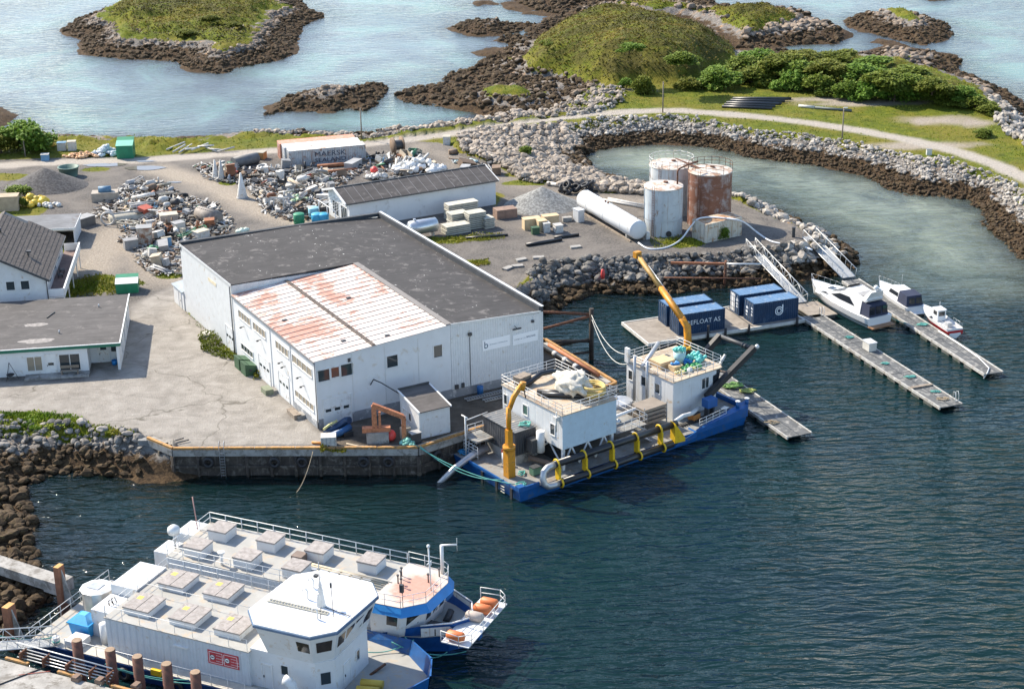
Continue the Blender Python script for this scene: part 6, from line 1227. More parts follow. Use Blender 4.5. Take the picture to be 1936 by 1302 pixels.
# pier furniture right of the warehouse: lying pipes and a timber dolphin
o = single('pipe_length', MB().cyl((0, 0, .28), (0, 10.5, .28), .22, 10), M('pipe_rust_orange', (.40, .15, .07), .7, var=.2), 'rusty orange pipe lying along the pier edge beside the warehouse', 'pipe', BF(31.3, -3.2), BANG)
o = single('pipe_length', MB().cyl((0, 0, .34), (0, 10.0, .34), .3, 12), BLACKP, 'black pipe with pale joints lying beside the rusty pipe on the pier', 'pipe', BF(30.4, -2.6), BANG)
for k in range(3): MB().cyl((0, 2.2 + k * 2.2, .34), (0, 2.9 + k * 2.2, .34), .315, 12).build('pale_joint', M('joint_grey', (.4, .4, .41), .6), o)
def dolphin():
    t = thing('timber_dolphin', 'rusted steel and timber dolphin standing in the basin by the warehouse', 'dolphin'); top = Vector((9.1, 180.5, 0)); wt = M('tarred_timber', (.035, .026, .020), .8, var=.3)
    MB().cyl((9.1, 180.5, -2), (9.1, 180.5, 6.3), .28, 10).build('pile', wt, t)
    b1 = BF(28.2, 17, 4.9); b2 = BF(28.2, 12.5, 2.6)
    for a, b, m in ((b1, (9.1, 180.5, 5.6), RUSTM), (b2, (9.1, 180.5, 5.4), RUSTM), (BF(28.2, 12, 2.0), (9.1, 180.5, 2.4), wt), (BF(28.2, 9.5, 1.0), (9.1, 180.5, 1.0), wt), (BF(28.4, 18, .6), (9.1, 180.5, 2.3), wt), (BF(29, 15, -.4), (9.2, 180.4, 2.6), wt)):
        MB().cyl(a, b, .17, 8).build('brace', m, t)
    for q in ((28.6, 18), (28.6, 14), (28.6, 11)): p = BF(*q); MB().cyl((p.x, p.y, -2), (p.x, p.y, 2.6), .25, 8).build('pile', wt, t)
dolphin()
def rail_beam():
    t = thing('mooring_beam', 'rusty steel mooring beam on posts in front of the stone bank', 'beam'); a = G(1268, 497, 2.9); b = G(1372, 499, 2.9)
    MB().box(0, (b - a).length, -.12, .12, -.15, .15).build('beam', M('beam_rust_orange', (.34, .13, .06), .8, var=.25), t); k = t.children[0]; k.location = a; k.rotation_euler = (0, 0, math.atan2((b - a).y, (b - a).x))
    c = G(1440, 499, 2.9); MB().cyl(b, c, .12, 8).build('beam', STEELW, t); a2 = G(1255, 525, 1.5); c2 = G(1440, 527, 1.5); MB().cyl(a2, c2, .13, 8).build('beam', RUSTM, t)
    for u in (1370, 1372): p = G(u, 540, 0); MB().cyl((p.x, p.y + (u - 1370) * .3, -1.5), (p.x, p.y + (u - 1370) * .3, 3.2), .16, 8).build('post', RUSTM, t)
rail_beam()

# loose gear on the barge and in the basin
def gear():
    rr = random.Random(21); put = lambda o, x, y, z, rz=0: setattr(o, 'matrix_world', BG_M @ Matrix.Translation((x, y, z)) @ Matrix.Rotation(rz, 4, 'Z'))
    def tangle(name, lb, x, y, z, r, n, th, mat, cat='rope'):
        m = MB(); p = Vector((0, 0, th)); pts = []
        for i in range(n): a = i * .9 + rr.uniform(-.4, .4); q = r * rr.uniform(.35, 1.0); pts.append(Vector((q * math.cos(a), q * math.sin(a), th + rr.random() * r * .35)))
        m.tube(pts, th, 5); o = single(name, m, mat, lb, cat); put(o, x, y, z)
    tangle('rope_tangle', 'turquoise rope tangle at the barge bow corner', 1.0, 1.0, 1.2, .6, 26, .05, ROPEG); tangle('rope_tangle', 'green rope hanging by the bow crane', 2.6, 3.0, 1.2, .5, 24, .05, ROPEG); tangle('rope_tangle', 'turquoise net tangle on the dark container roof', 4.9, 5.6, 4.8, .7, 30, .06, ROPEG); tangle('hose_tangle', 'black hose tangle under the forward deckhouse', 9.0, 2.2, 1.2, .9, 30, .09, BLACKP, 'hose'); tangle('rope_tangle', 'blue rope heap on the suction pipe side', .9, 10.3, 1.2, .7, 26, .08, M('rope_blue', (.03, .22, .42), .8)); tangle('hose_tangle', 'grey hose tangle beside the winch drum', 20.9, 7.6, 1.2, .9, 26, .1, GALV, 'hose'); tangle('rope_tangle', 'tan rope heap on the stern deck', 27.6, 2.0, 1.2, .5, 24, .06, ROPEB); tangle('hose_tangle', 'pale hose tangle on the midship platform', 15.2, 4.4, 2.75, .8, 24, .09, STEELW, 'hose')
    for k, (x, y, z, l, w, h, m, lb) in enumerate(((7.6, 9.6, 7.17, 1.6, 1.0, .9, WOOD, 'timber box at the back corner of the forward roof'), (14.6, 8.4, 1.2, 1.5, 1.2, 1.1, GALV, 'steel box between the two deckhouses'), (16.6, 9.2, 1.2, 1.2, 1.2, 1.6, M('unit_white', (.6, .6, .58), .6), 'white unit between the two deckhouses'), (24.4, 2.4, 1.2, 1.1, .8, .7, M('unit_orange', (.5, .2, .05), .6), 'orange box on the aft side deck'), (27.9, 1.5, 1.2, .8, .6, .6, PLG if 'PLG' in globals() else GALV, 'grey locker at the stern corner'), (3.6, 2.2, 1.2, 1.0, .7, .8, M('unit_green', (.1, .2, .13), .7), 'green box on the bow deck'))):
        t = thing('deck_box', lb, 'box'); put(t, x, y, z, rr.uniform(-.3, .3)); MB().box(-l / 2, l / 2, -w / 2, w / 2, .06, h).build('body', m, t); MB().box(-l / 2 - .03, l / 2 + .03, -w / 2 - .03, w / 2 + .03, h, h + .06).build('lid', DARK if k % 2 else m, t); [MB().box(sx * l * .4 - .05, sx * l * .4 + .05, -w / 2, w / 2, 0, .06).build('skid', WOOD, t) for sx in (-1, 1)]
    m = MB(); [m.ball((rr.uniform(-2.2, 2.2), rr.uniform(-.8, .8), rr.uniform(-.05, .12)), rr.uniform(.2, .5), 8, 5, (1.3, 1, .35), .5) for _ in range(34)]; o = single('seaweed_patch', m, M('weed_yellow', (.34, .30, .03), .8, var=.3, scale=3), 'yellow green seaweed floating under the stone bank', 'seaweed', G(1190, 548, 0)); o['kind'] = 'stuff'
    single('red_buoy', MB().lathe([(0, -.7), (.2, -.6), (.28, 0), (.2, .6), (0, .7)], n=12), M('float_red', (.65, .06, .05), .5), 'red buoy hanging on the dark stone bank', 'buoy', G(1139, 518, 1.9) + Vector((0, -.9, .3)))
    for k, (a, b, m_) in enumerate((((14.0, 2.3, 1.6), (18.2, 2.9, 1.6), GALV), ((13.4, 7.4, 1.5), (18.0, 7.0, 1.5), BLACKP), ((13.4, 8.0, 1.9), (18.4, 7.8, 1.9), WOOD))): o = single('pipe_length', MB().cyl(a, b, .16, 8), m_, ['grey pipe lying on the midship deck by the rail', 'black pipe lying across the midship deck', 'brown pipe lying on top of the midship pipes'][k], 'pipe'); o.matrix_world = BG_M
gear()
# ---------------------------------------------------------------- the two moored feed ships in the foreground
SH_O = Vector((-32.61, 117.05, 0)); SH_A = R(-24.4); SH_M = Matrix.Translation(SH_O) @ Matrix.Rotation(SH_A, 4, 'Z')
def SW(a, b, z): return SH_M @ Vector((a, b, z))
SHIPW = M('ship_white', (.62, .63, .635), .45, var=.04, dirt=(.5, .43, .35), dirt_amt=.08, streak=.10, scale=.8)
SHIPG = M('ship_deck_grey', (.335, .33, .31), .75, var=.1, dirt=(.4, .33, .25), dirt_amt=.2, scale=.6)
SHIPC = clad('ship_house_corrugated', (.56, .60, .635), .62, 'X', .5, .08, .04, (.45, .42, .38), .05, .08)
HATW = M('hatch_lid', (.33, .30, .28), .8, var=.2, dirt=(.24, .21, .19), dirt_amt=.25, scale=2.5)
NAVY = M('ship_navy', (.008, .045, .16), .42, var=.15); BLUEB = M('ship_blue_band', (.02, .20, .52), .45, var=.08)
def hatch(par, x, y, lx, ly, z, h, tag_yellow=True, two=True):
    d = MB().box(x - lx / 2, x + lx / 2, y - ly / 2, y + ly / 2, z, z + h).build('hatch_coaming', SHIPW, par)
    if two:
        MB().box(x - lx / 2 - .06, x - .03, y - ly / 2 - .06, y + ly / 2 + .06, z + h, z + h + .12).build('hatch_lid', HATW, d); MB().box(x + .03, x + lx / 2 + .06, y - ly / 2 - .06, y + ly / 2 + .06, z + h, z + h + .12).build('hatch_lid', HATW, d)
    else: MB().box(x - lx / 2 - .06, x + lx / 2 + .06, y - ly / 2 - .06, y + ly / 2 + .06, z + h, z + h + .14).build('hatch_lid', HATW, d)
    if tag_yellow: MB().box(x - lx * .4, x - lx * .2, y + ly * .1, y + ly * .3, z + h + .121, z + h + .13).build('warning_label', M('label_yellow', (.75, .55, .1), .6), d)
def near_ship():
    t = thing('feed_ship', 'white feed ship with big wheelhouse and flat hatch deck at the near quay', 'ship', SH_O, SH_A)
    B = 8.6; DZ = 1.25; HZ = 4.3
    # hull with rounded bow
    outl = [(-7.0, -1.2), (18.0, -1.2), (22.5, -.2), (25.2, 1.9), (26.3, 4.3), (25.2, 6.7), (22.5, 8.8), (18.0, 9.6), (-7.0, 9.6)]
    MB().prism([(x * .98, 4.2 + (y - 4.2) * .94) for x, y in outl], -1, DZ, outl).build('hull', NAVY, t); MB().prism([(x * .995, 4.2 + (y - 4.2) * .985) for x, y in outl], DZ, DZ + .03).build('deck', SHIPG, t)
    bw = MB()
    for a, b in zip(outl[1:7], outl[2:8]):
        q = Vector((b[0] - a[0], b[1] - a[1])).normalized(); n = Vector((q.y, -q.x)) * .12
        za, zb = 1.9 + max(0, (a[0] - 18) * .12), 1.9 + max(0, (b[0] - 18) * .12)
        bw.add([(a[0], a[1], DZ), (b[0], b[1], DZ), (b[0] + n.x * 3, b[1] + n.y * 3, zb), (a[0] + n.x * 3, a[1] + n.y * 3, za), (a[0] - n.x, a[1] - n.y, DZ), (b[0] - n.x, b[1] - n.y, DZ), (b[0] + n.x * 2, b[1] + n.y * 2, zb), (a[0] + n.x * 2, a[1] + n.y * 2, za)], [(0, 1, 2, 3), (5, 4, 7, 6), (3, 2, 6, 7)])
    bw.build('bulwark', BLUEH, t)
    # silo house
    hs = MB().box(0, 13.3, 0, B, DZ + .03, HZ).build('silo_house', SHIPC, t); MB().box(-.08, 13.4, -.08, B + .08, HZ, HZ + .08).build('house_deck', SHIPG, hs)
    for x in (2.2, 6.55, 10.7):
        hatch(hs, x, 2.3, 2.35, 2.4, HZ + .08, .5)
        if x < 9: hatch(hs, x + .3, 6.6, 2.35, 2.4, HZ + .08, .5)
    r = MB(); railing(r, [(0, .05, HZ + .08), (13.2, .05, HZ + .08)], 1.0, 1.7, .022, (1.0,)); railing(r, [(0, B, HZ + .08), (11.5, B, HZ + .08)], 1.0, 1.7, .03, (1.0, .5)); railing(r, [(.05, .05, HZ + .08), (.05, B, HZ + .08)], 1.0, 1.4, .022, (1.0, .5)); railing(r, [(0, 4.4, HZ + .08), (12, 4.4, HZ + .08)], .9, 2.2, .02, (1.0,)); r.build('railing', STEELW, hs)
    # red and white notice
    sg = MB().box(9.6, 12.4, -.06, -.02, 2.55, 3.75).build('notice_board', M('notice_red', (.50, .05, .06), .5), hs); WL = M('notice_white', (.85, .84, .82), .5)
    f = MB()
    for x0 in (9.72, 11.06):
        f.box(x0, x0 + 1.22, -.066, -.061, 2.66, 2.70); f.box(x0, x0 + 1.22, -.066, -.061, 3.6, 3.64); f.box(x0, x0 + .04, -.066, -.061, 2.66, 3.64); f.box(x0 + 1.18, x0 + 1.22, -.066, -.061, 2.66, 3.64)
    f.build('notice_border', WL, sg); m = MB()
    for x0 in (10.02, 11.36): ring(m, x0, 3.15, .0, .24, -.07, 18)
    m.build('symbol', WL, sg); m = MB()
    for x0 in (10.02, 11.36): ring(m, x0, 3.15, .19, .24, -.074, 18); m.box(x0 - .12, x0 + .12, -.075, -.072, 3.1, 3.2)
    m.build('symbol_mark', DARK, sg)
    for x0 in (10.35, 11.69):
        for z in (3.35, 3.1, 2.85): text_on('INGEN ADGANG' if z < 3.3 else 'ADVARSEL', .105, WL, sg, (x0, -.068, z), FACE_S)
    MB().box(6.4, 7.8, -.12, -.0, 3.3, 3.42).build('strip_lamp', WHITE, hs)
    MB().box(-2.6, 0, 4.3, 8.4, DZ + .03, HZ + .25).build('aft_house', SHIPW, t); MB().box(-2.6, -.05, 1.5, 4.2, DZ + .03, HZ - .6).build('aft_house', SHIPW, t)
    MB().lathe([(.0, DZ), (.42, DZ), (.42, 3.0), (0, 3.1)], (-1.0, 1.0, 0), 12).build('white_tank', SHIPW, t)
    for y in (2.6, 3.0): MB().tube([(-1.6, y, HZ - .6), (-1.6, y, HZ - .2), (-1.3, y, HZ), (-1.1, y, HZ - .5)], .05, 6).build('vent_pipe', BLACK, t)
    # aft deck rails and walk along the side
    r = MB(); railing(r, [(-6.9, -1.1, DZ), (-6.9, 9.4, DZ)], 1.1, 1.4, .03, (1.0, .5)); railing(r, [(-3.4, -1.1, DZ), (13.5, -1.1, DZ)], 1.0, 1.6, .03, (1.0,)); r.build('deck_rail', STEELW, t); MB().box(-3.4, 14, -1.15, -.05, DZ + .03, DZ + .08).build('side_walk', M('walk_cream', (.48, .45, .39), .7), t)
    MB().box(-3.6, -2.2, -.9, .6, DZ + .03, 1.9).build('white_locker', WHITE, t); MB().cyl((-4.6, -.7, DZ), (-4.6, -.7, 1.9), .28, 12).build('bollard', WHITE2, t); MB().cyl((-4.6, -.7, 1.45), (-4.6, -.7, 1.6), .3, 12).build('rope_turn', ROPEG, t)
    for x, lb in ((2.4, 1), (7.4, 2), (10.9, 3)): MB().torus((x, -1.4, .55), .42, .17, 14, 6, (0, 1, 0)).build('tyre', BLACK, t)
    MB().box(5.1, 6.0, -1.5, -1.2, 1.2, 1.7).build('yellow_clip', YELLOWB, t)
    # wheelhouse: tower, flared bridge, flat white roof
    low = [(14.1, .6), (14.3, 7.0), (19.0, 7.2), (20.2, 6.2), (20.2, 1.4), (19.0, .4)]; low = low[::-1]
    tw = MB().prism([(13.3, .3), (19.0, .3), (20.1, 1.3), (20.1, 6.4), (19.0, 7.4), (13.3, 7.4)], DZ + .03, 4.55).build('bridge_tower', SHIPW, t)
    top = [(12.95, 1.2), (14.45, -.5), (19.2, -.45), (20.65, 1.0), (20.95, 6.7), (19.6, 8.3), (14.9, 8.45), (13.3, 7.0)]
    bot = [(13.9, 1.4), (14.9, .3), (18.9, .3), (20.0, 1.35), (20.1, 6.4), (19.0, 7.4), (15.2, 7.4), (14.1, 6.6)]
    br = MB(); n = 8; br.add([(x, y, 4.5) for x, y in bot] + [(x, y, 7.1) for x, y in top], [tuple(range(7, -1, -1)), tuple(range(8, 16))] + [(i, (i + 1) % n, n + (i + 1) % n, n + i) for i in range(n)]); bh = br.build('bridge', SHIPW, t)
    def ov(k): return [(16.9 + (x - 16.9) * k, 3.95 + (y - 3.95) * k) for x, y in top]
    MB().prism(ov(1.035), 7.1, 7.3).build('roof_edge', M('edge_blue_grey', (.09, .15, .24), .5), bh); rf = MB().prism(ov(1.015), 7.3, 7.38).build('roof', M('bridge_roof_white', (.70, .70, .70), .5, var=.02, dirt=(.6, .45, .25), dirt_amt=.02, scale=.5), bh)
    def pane(i, u0, u1, v0, v1):
        a0, a1, b0, b1 = Vector((*bot[i], 4.5)), Vector((*bot[(i + 1) % 8], 4.5)), Vector((*top[i], 7.1)), Vector((*top[(i + 1) % 8], 7.1))
        P = lambda u, v: (a0.lerp(a1, u)).lerp(b0.lerp(b1, u), v)
        nn = (a1 - a0).cross(b0 - a0).normalized() * .025
        pts = [P(u0, v0) + nn, P(u1, v0) + nn, P(u1, v1) + nn, P(u0, v1) + nn]; f = [P(u0 - .04, v0 - .04) + nn * .4, P(u1 + .04, v0 - .04) + nn * .4, P(u1 + .04, v1 + .04) + nn * .4, P(u0 - .04, v1 + .04) + nn * .4]
        w = MB().add(f, [(0, 1, 2, 3)]).build('window', SHIPW, bh); MB().add(pts, [(0, 1, 2, 3)]).build('pane', M('bridge_glass', (.05, .04, .03), .08, var=.3, scale=1.0), w)
    for q in ((1, .72, .96, .4, .78), (2, .2, .85, .4, .8), (3, .06, .24, .4, .8), (3, .28, .48, .4, .8), (3, .52, .72, .4, .8), (3, .76, .95, .4, .8), (4, .15, .85, .4, .8), (5, .1, .9, .4, .8)): pane(*q)
    w = Win(tw, SHIPW); w('y', .3, 16.0, 16.6, 2.9, 3.7, -1); door_on(tw, 'y', .3, 14.3, 15.1, DZ + .1, 3.4, -1, SHIPW); door_on(tw, 'x', 20.1, 2.6, 3.5, DZ + .1, 3.3, 1, SHIPW); w('x', 20.1, 4.6, 5.0, 2.6, 3.4, 1)
    pts = [(19.0, .3), (20.1, 1.3)]; d = MB().add([(19.3, .545, 2.6), (19.85, 1.045, 2.6), (19.85, 1.045, 3.6), (19.3, .545, 3.6)], [(0, 1, 2, 3)]).build('window', GLASS, tw); d.location = (.015, -.015, 0)
    tb = MB(); tb.tube([(17.6, -.9, DZ + .1), (17.6, -.9, 2.6), (17.6, -.9, 3.0), (17.3, -.9, 3.3), (17.0, -.9, 3.35)], .42, 12); tb.build('air_intake', SHIPW, t)
    # roof furniture
    MB().prism([(17.5, 3.4), (18.1, 3.4), (18.1, 3.9), (17.5, 3.9)], 7.38, 9.6, [(17.75, 3.6), (17.85, 3.6), (17.85, 3.7), (17.75, 3.7)]).build('mast', STEELW, rf); m = MB(); m.cyl((17.8, 3.65, 9.5), (17.8, 3.65, 11.2), .04, 5)
    for z, l in ((8.6, .5), (9.1, .4), (9.8, .5)): m.cyl((17.8, 3.65 - l, z), (17.8, 3.65 + l, z), .03, 5)
    m.build('mast_arms', GALV, rf); MB().box(17.1, 17.4, 3.9, 4.2, 9.6, 9.8).build('camera_box', DARK, rf); MB().cyl((19.5, 2.6, 7.38), (19.4, 2.6, 10.3), .03, 5).build('aerial', DARK, rf); MB().cyl((19.4, 2.6, 9.9), (19.4, 2.6, 10.3), .09, 6).build('aerial_head', DARK, rf)
    for x, y in ((16.3, 4.2), (15.9, 5.8), (18.5, 1.9)): MB().tube([(x, y, 7.38), (x, y, 8.1), (x - .15, y, 8.25), (x - .4, y, 8.2), (x - .45, y, 7.95)], .06, 7).build('gooseneck_vent', STEELW, rf)
    lt = MB(); [lt.box(13.6, 18.9, y, y + .06, 7.42, 7.5) for y in (2.6, 2.95)]; [lt.box(13.7 + i * .27, 13.76 + i * .27, 2.6, 3.0, 7.42, 7.48) for i in range(20)]; lt.build('roof_ladder', M('ladder_dirty', (.42, .40, .33), .8), rf)
    for a, b in (((17.9, 3.4, 7.4), (18.7, 2.0, 7.4)), ((18.2, 3.6, 7.4), (20.6, 3.2, 7.4))): MB().cyl(a, b, .03, 5).build('roof_cable', DARK, rf)
    # fore deck gear
    for k in range(3): MB().cyl((21.2 + k * .15, 3.2 - k * .95, DZ + .45), (22.9 + k * .15, 3.6 - k * .95, DZ + .45), .33, 10).build('yellow_fender', M('fender_yellow', (.62, .42, .06), .6, var=.15), t)
    MB().cyl((21.0, 5.0, DZ + .03), (21.6, 6.4, DZ + .35), .12, 6).build('deck_pipe', RUSTM, t)
near_ship()
def far_ship():
    t = thing('feed_ship', 'blue-bowed feed ship with hatch boxes and rust stained fore roof, moored outside the other', 'ship', SH_O, SH_A)
    y0, y1, yc = 10.2, 16.9, 13.2; HZ = 4.35; DZ = 1.9
    outl = [(-3.5, y0), (19.0, y0 - .6), (22.6, y0 + .3), (24.8, y0 + 1.7), (25.9, yc + .2), (24.8, y1 - 1.4), (22.6, y1 - .2), (19.0, y1 + .3), (-3.5, y1)]
    zt = lambda x: DZ if x < 21.5 else 2.95
    bt = [(x * .965 if x > 20 else x, yc + (y - yc) * (.92 if x < 21 else .62)) for x, y in outl]; n = len(outl)
    h = MB(); h.add([(x, y, -1.0) for x, y in bt] + [(x, y, zt(x)) for x, y in outl], [(i, (i + 1) % n, n + (i + 1) % n, n + i) for i in range(n)]); h.build('hull', M('hull_royal_blue', (.010, .075, .27), .4, var=.15), t)
    MB().prism([(x, yc + (y - yc) * .985) for x, y in outl], DZ - .05, DZ).build('deck', SHIPG, t)
    cp = MB()
    for a, b in zip(outl[2:6], outl[3:7]): cp.cyl((a[0], a[1], zt(a[0]) + .03), (b[0], b[1], zt(b[0]) + .03), .07, 6)
    cp.build('bulwark_cap', WHITE, t)
    inn = MB(); io = [(x - .12 if x > 24 else x, yc + (y - yc) * .96) for x, y in outl]
    for i in range(2, 6): inn.add([(io[i][0], io[i][1], DZ), (io[i + 1][0], io[i + 1][1], DZ), (io[i + 1][0], io[i + 1][1], zt(io[i + 1][0])), (io[i][0], io[i][1], zt(io[i][0]))], [(3, 2, 1, 0)])
    inn.build('bulwark_inside', WHITE2, t)
    hs = MB().prism([(-1.2, y0 + .1), (18.5, y0 + .1), (18.5, y1 - .1), (-1.2, y1 - .1)], DZ, HZ).build('silo_house', SHIPC, t); MB().prism([(-1.3, y0), (18.55, y0), (18.55, y1), (-1.3, y1)], HZ, HZ + .08).build('house_deck', SHIPG, hs)
    for i, x in enumerate((1.25, 6.15, 10.9, 15.9)):
        hatch(hs, x, 15.0, 1.75, 1.75, HZ + .08, .85, False, False)
        if i < 3: hatch(hs, x - .2, 11.65, 1.75, 1.75, HZ + .08, .85, False, False)
    r = MB(); railing(r, [(-1.2, y1 - .1, HZ + .08), (18.3, y1 - .1, HZ + .08)], 1.05, 1.6, .04, (1.0, .5)); railing(r, [(-1.2, y0 + .1, HZ + .08), (-1.2, y1 - .1, HZ + .08)], 1.05, 1.5, .035, (1.0, .5)); railing(r, [(-1.2, y0 + .1, HZ + .08), (13.0, y0 + .1, HZ + .08)], 1.0, 1.6, .03, (1.0, .5)); r.build('railing', WHITE, hs)
    # aft end: blocks, antenna dome
    MB().box(-3.3, -1.3, 11.2, 13.4, DZ, 4.0).build('aft_house', SHIPW, t); MB().box(-3.1, -1.3, 14.2, 16.6, DZ, 4.4).build('aft_house', SHIPW, t); MB().cyl((-1.9, 12.4, 4.0), (-1.9, 12.4, 5.4), .12, 8).build('dome_post', GALV, t); MB().lathe([(0, 5.35), (.5, 5.4), (.56, 5.7), (.5, 5.95), (.25, 6.15), (0, 6.2)], (-1.9, 12.4, 0), 16).build('satellite_dome', STEELW, t); MB().cyl((-1.6, 15.4, 4.4), (-2.2, 15.9, 7.2), .05, 6).build('red_mast', M('mast_red', (.40, .22, .2), .6), t)
    # pipes along the deck and small vents
    for k, (x0, x1, y) in enumerate(((9.0, 18.8, 13.6), (10.2, 18.0, 13.1), (10.6, 18.4, 12.7), (11.0, 18.6, 13.35))): MB().cyl((x0, y, HZ + .25 + .1 * (k % 2)), (x1, y - .5, HZ + .3), .09, 7).build('feed_pipe', M('pipe_cream', (.52, .45, .34), .7, var=.2), hs)
    MB().box(9.2, 10.2, 13.2, 14.2, HZ + .1, HZ + .8).build('valve_block', M('valve_brown', (.2, .15, .12), .8), hs); [MB().box(11.2 + i * 1.0, 12.0 + i * 1.0, 12.5, 13.1, HZ + .1, HZ + .35).build('grating', GALV, hs) for i in range(6)]; MB().cyl((4.0, 10.7, HZ), (4.0, 10.7, HZ + 1.2), .13, 8).build('vent_pipe', WHITE, hs); MB().cyl((4.0, 10.7, HZ + 1.2), (4.0, 10.7, HZ + 1.35), .3, 12).build('vent_cap', WHITE, hs)
    # forward house with slanted blue band
    top = [(18.5, 9.7), (21.3, 9.8), (22.8, 11.3), (23.0, 14.9), (22.5, 16.0), (21.5, 16.6), (18.5, 16.7)]; low = [(18.5, 9.8), (21.0, 9.9), (22.3, 11.4), (22.4, 14.8), (21.9, 15.8), (21.0, 16.4), (18.5, 16.5)]; out = [(18.5, 9.3), (21.55, 9.4), (23.25, 11.1), (23.45, 15.0), (22.85, 16.3), (21.7, 16.9), (18.5, 17.0)]
    fh = MB().prism(low, DZ, 4.1, top).build('forward_house', SHIPW, t); k = 7
    bd = MB(); bd.add([(x, y, 4.65) for x, y in top] + [(x, y, 4.0) for x, y in out], [(k + i, k + (i + 1) % k, (i + 1) % k, i) for i in range(k)] + [tuple(range(2 * k - 1, k - 1, -1))]); bd.build('blue_band', BLUEB, fh)
    m, nt, b = new_mat('fore_roof_rust_stained'); P = obj_n(nt); s = nd(nt, 'ShaderNodeSeparateXYZ'); lnk(nt, P, s.inputs[0])
    dx = math_n(nt, 'MULTIPLY', math_n(nt, 'SUBTRACT', s.outputs[0], 21.0), .45); dy = math_n(nt, 'MULTIPLY', math_n(nt, 'SUBTRACT', s.outputs[1], 13.0), .36); rr2 = math_n(nt, 'SQRT', math_n(nt, 'ADD', math_n(nt, 'MULTIPLY', dx, dx), math_n(nt, 'MULTIPLY', dy, dy)))
    f = ramp_n(nt, math_n(nt, 'SUBTRACT', math_n(nt, 'ADD', noise_n(nt, P, 1.3, 6, .7), .45), rr2), ((-.0, .08), (.3, .95))); lnk(nt, mix_n(nt, f, (.50, .45, .40), mix_n(nt, noise_n(nt, P, 3, 4), (.40, .17, .12), (.52, .30, .24))), b.inputs['Base Color']); b.inputs['Roughness'].default_value = .75
    rf = MB().prism(top, 4.655, 4.7).build('roof', m, fh)
    def pane(i, u0, u1, v0=.45, v1=.88):
        a0, a1, b0, b1 = Vector((*low[i], DZ)), Vector((*low[i + 1], DZ)), Vector((*top[i], 4.1)), Vector((*top[i + 1], 4.1)); P = lambda u, v: (a0.lerp(a1, u)).lerp(b0.lerp(b1, u), v); nn = (a1 - a0).cross(b0 - a0).normalized() * .02
        MB().add([P(u0, v0) + nn, P(u1, v0) + nn, P(u1, v1) + nn, P(u0, v1) + nn], [(0, 1, 2, 3)]).build('window', TINT, fh)
    for q in ((0, .55, .9), (1, .25, .75), (2, .08, .3), (2, .4, .62), (2, .7, .92), (3, .2, .8), (4, .2, .8)): pane(*q)
    r = MB(); railing(r, [(x, y, 4.7) for x, y in top[::-1]], 1.0, 1.3, .03, (1.0, .5)); r.build('railing', WHITE, rf)
    for x, y in ((19.2, 13.9), (19.0, 14.4), (19.3, 13.2), (19.8, 12.8), (21.5, 14.3), (21.9, 15.5)): v = MB(); v.cyl((x, y, 4.7), (x, y, 5.4), .06, 6); v.cyl((x, y, 5.4), (x, y, 5.5), .12, 8); v.build('roof_vent', DARK, rf)
    m_ = MB(); m_.cyl((22.3, 13.2, 4.7), (22.2, 13.2, 8.6), .07, 6); m_.cyl((22.2, 12.8, 7.2), (22.2, 13.6, 7.2), .05, 5); m_.ball((22.2, 13.2, 8.7), .16, 8, 5); m_.ball((22.2, 13.4, 7.0), .14, 8, 5); m_.build('mast', WHITE, rf); m_ = MB(); m_.cyl((21.9, 16.1, 4.7), (21.9, 16.1, 7.3), .16, 8); m_.cyl((21.9, 16.1, 7.3), (23.1, 16.5, 7.4), .08, 6); m_.cyl((23.1, 16.5, 6.8), (23.1, 16.5, 8.0), .02, 4); m_.build('davit', WHITE, rf); m_ = MB(); m_.cyl((21.4, 10.0, 4.7), (21.4, 10.0, 6.0), .03, 5); m_.box(21.2, 21.5, 9.9, 10.15, 6.0, 6.7); m_.build('searchlight', DARK, rf)
    # bow platform with floats
    pf = MB(); pf.box(24.9, 27.3, 9.6, 17.0, 2.5, 2.58); p_ = pf.build('bow_platform', M('platform_white', (.62, .63, .63), .6, var=.1), t); r = MB(); railing(r, [(24.9, 9.6, 2.58), (26.6, 9.3, 2.58), (27.4, 10.0, 2.58), (27.3, 16.6, 2.58), (26.6, 17.2, 2.58), (24.9, 17.0, 2.58)], 1.0, 2.4, .035, (1.0, .5)); r.build('railing', WHITE, p_)
    MB().box(24.9, 26.9, 12.4, 13.0, 1.6, 2.5).build('platform_bracket', BLUEH, p_)
    for x, y, m_, nm in ((26.2, 15.9, 0, 'orange'), (26.1, 14.8, 0, 'orange'), (26.0, 13.5, 1, 'grey'), (25.9, 10.2, 0, 'orange')):
        MB().lathe([(0, -.75), (.25, -.75), (.40, -.6), (.42, 0), (.40, .6), (.25, .75), (0, .75)], (x, y, 3.0), 14, 'X').build('float_drum', M('drum_orange', (.62, .17, .05), .55, var=.12) if m_ == 0 else M('drum_grey_tan', (.45, .38, .33), .7, var=.15), p_)
    MB().box(22.6, 23.6, 11.2, 12.4, DZ, 2.5).build('windlass', DARK, t); MB().cyl((23.4, 13.5, DZ), (23.4, 14.5, DZ + .5), .3, 8).build('anchor_winch', DARK, t)
far_ship()
def sl(lb, a, b, sag, r=.045, m=ROPEG): mooring(lb, SW(*a), SW(*b), sag, r, m)
sl('turquoise rope strung between the two feed ships at the bow', (21.0, 8.6, 2.2), (26.5, 10.8, 1.4), .7); sl('turquoise rope looping down the blue bow', (21.8, 9.4, 2.4), (25.0, 10.4, 1.2), 1.1); sl('turquoise rope between bulwarks of the feed ships', (19.5, 7.4, 1.6), (22.5, 9.6, 2.2), .4)
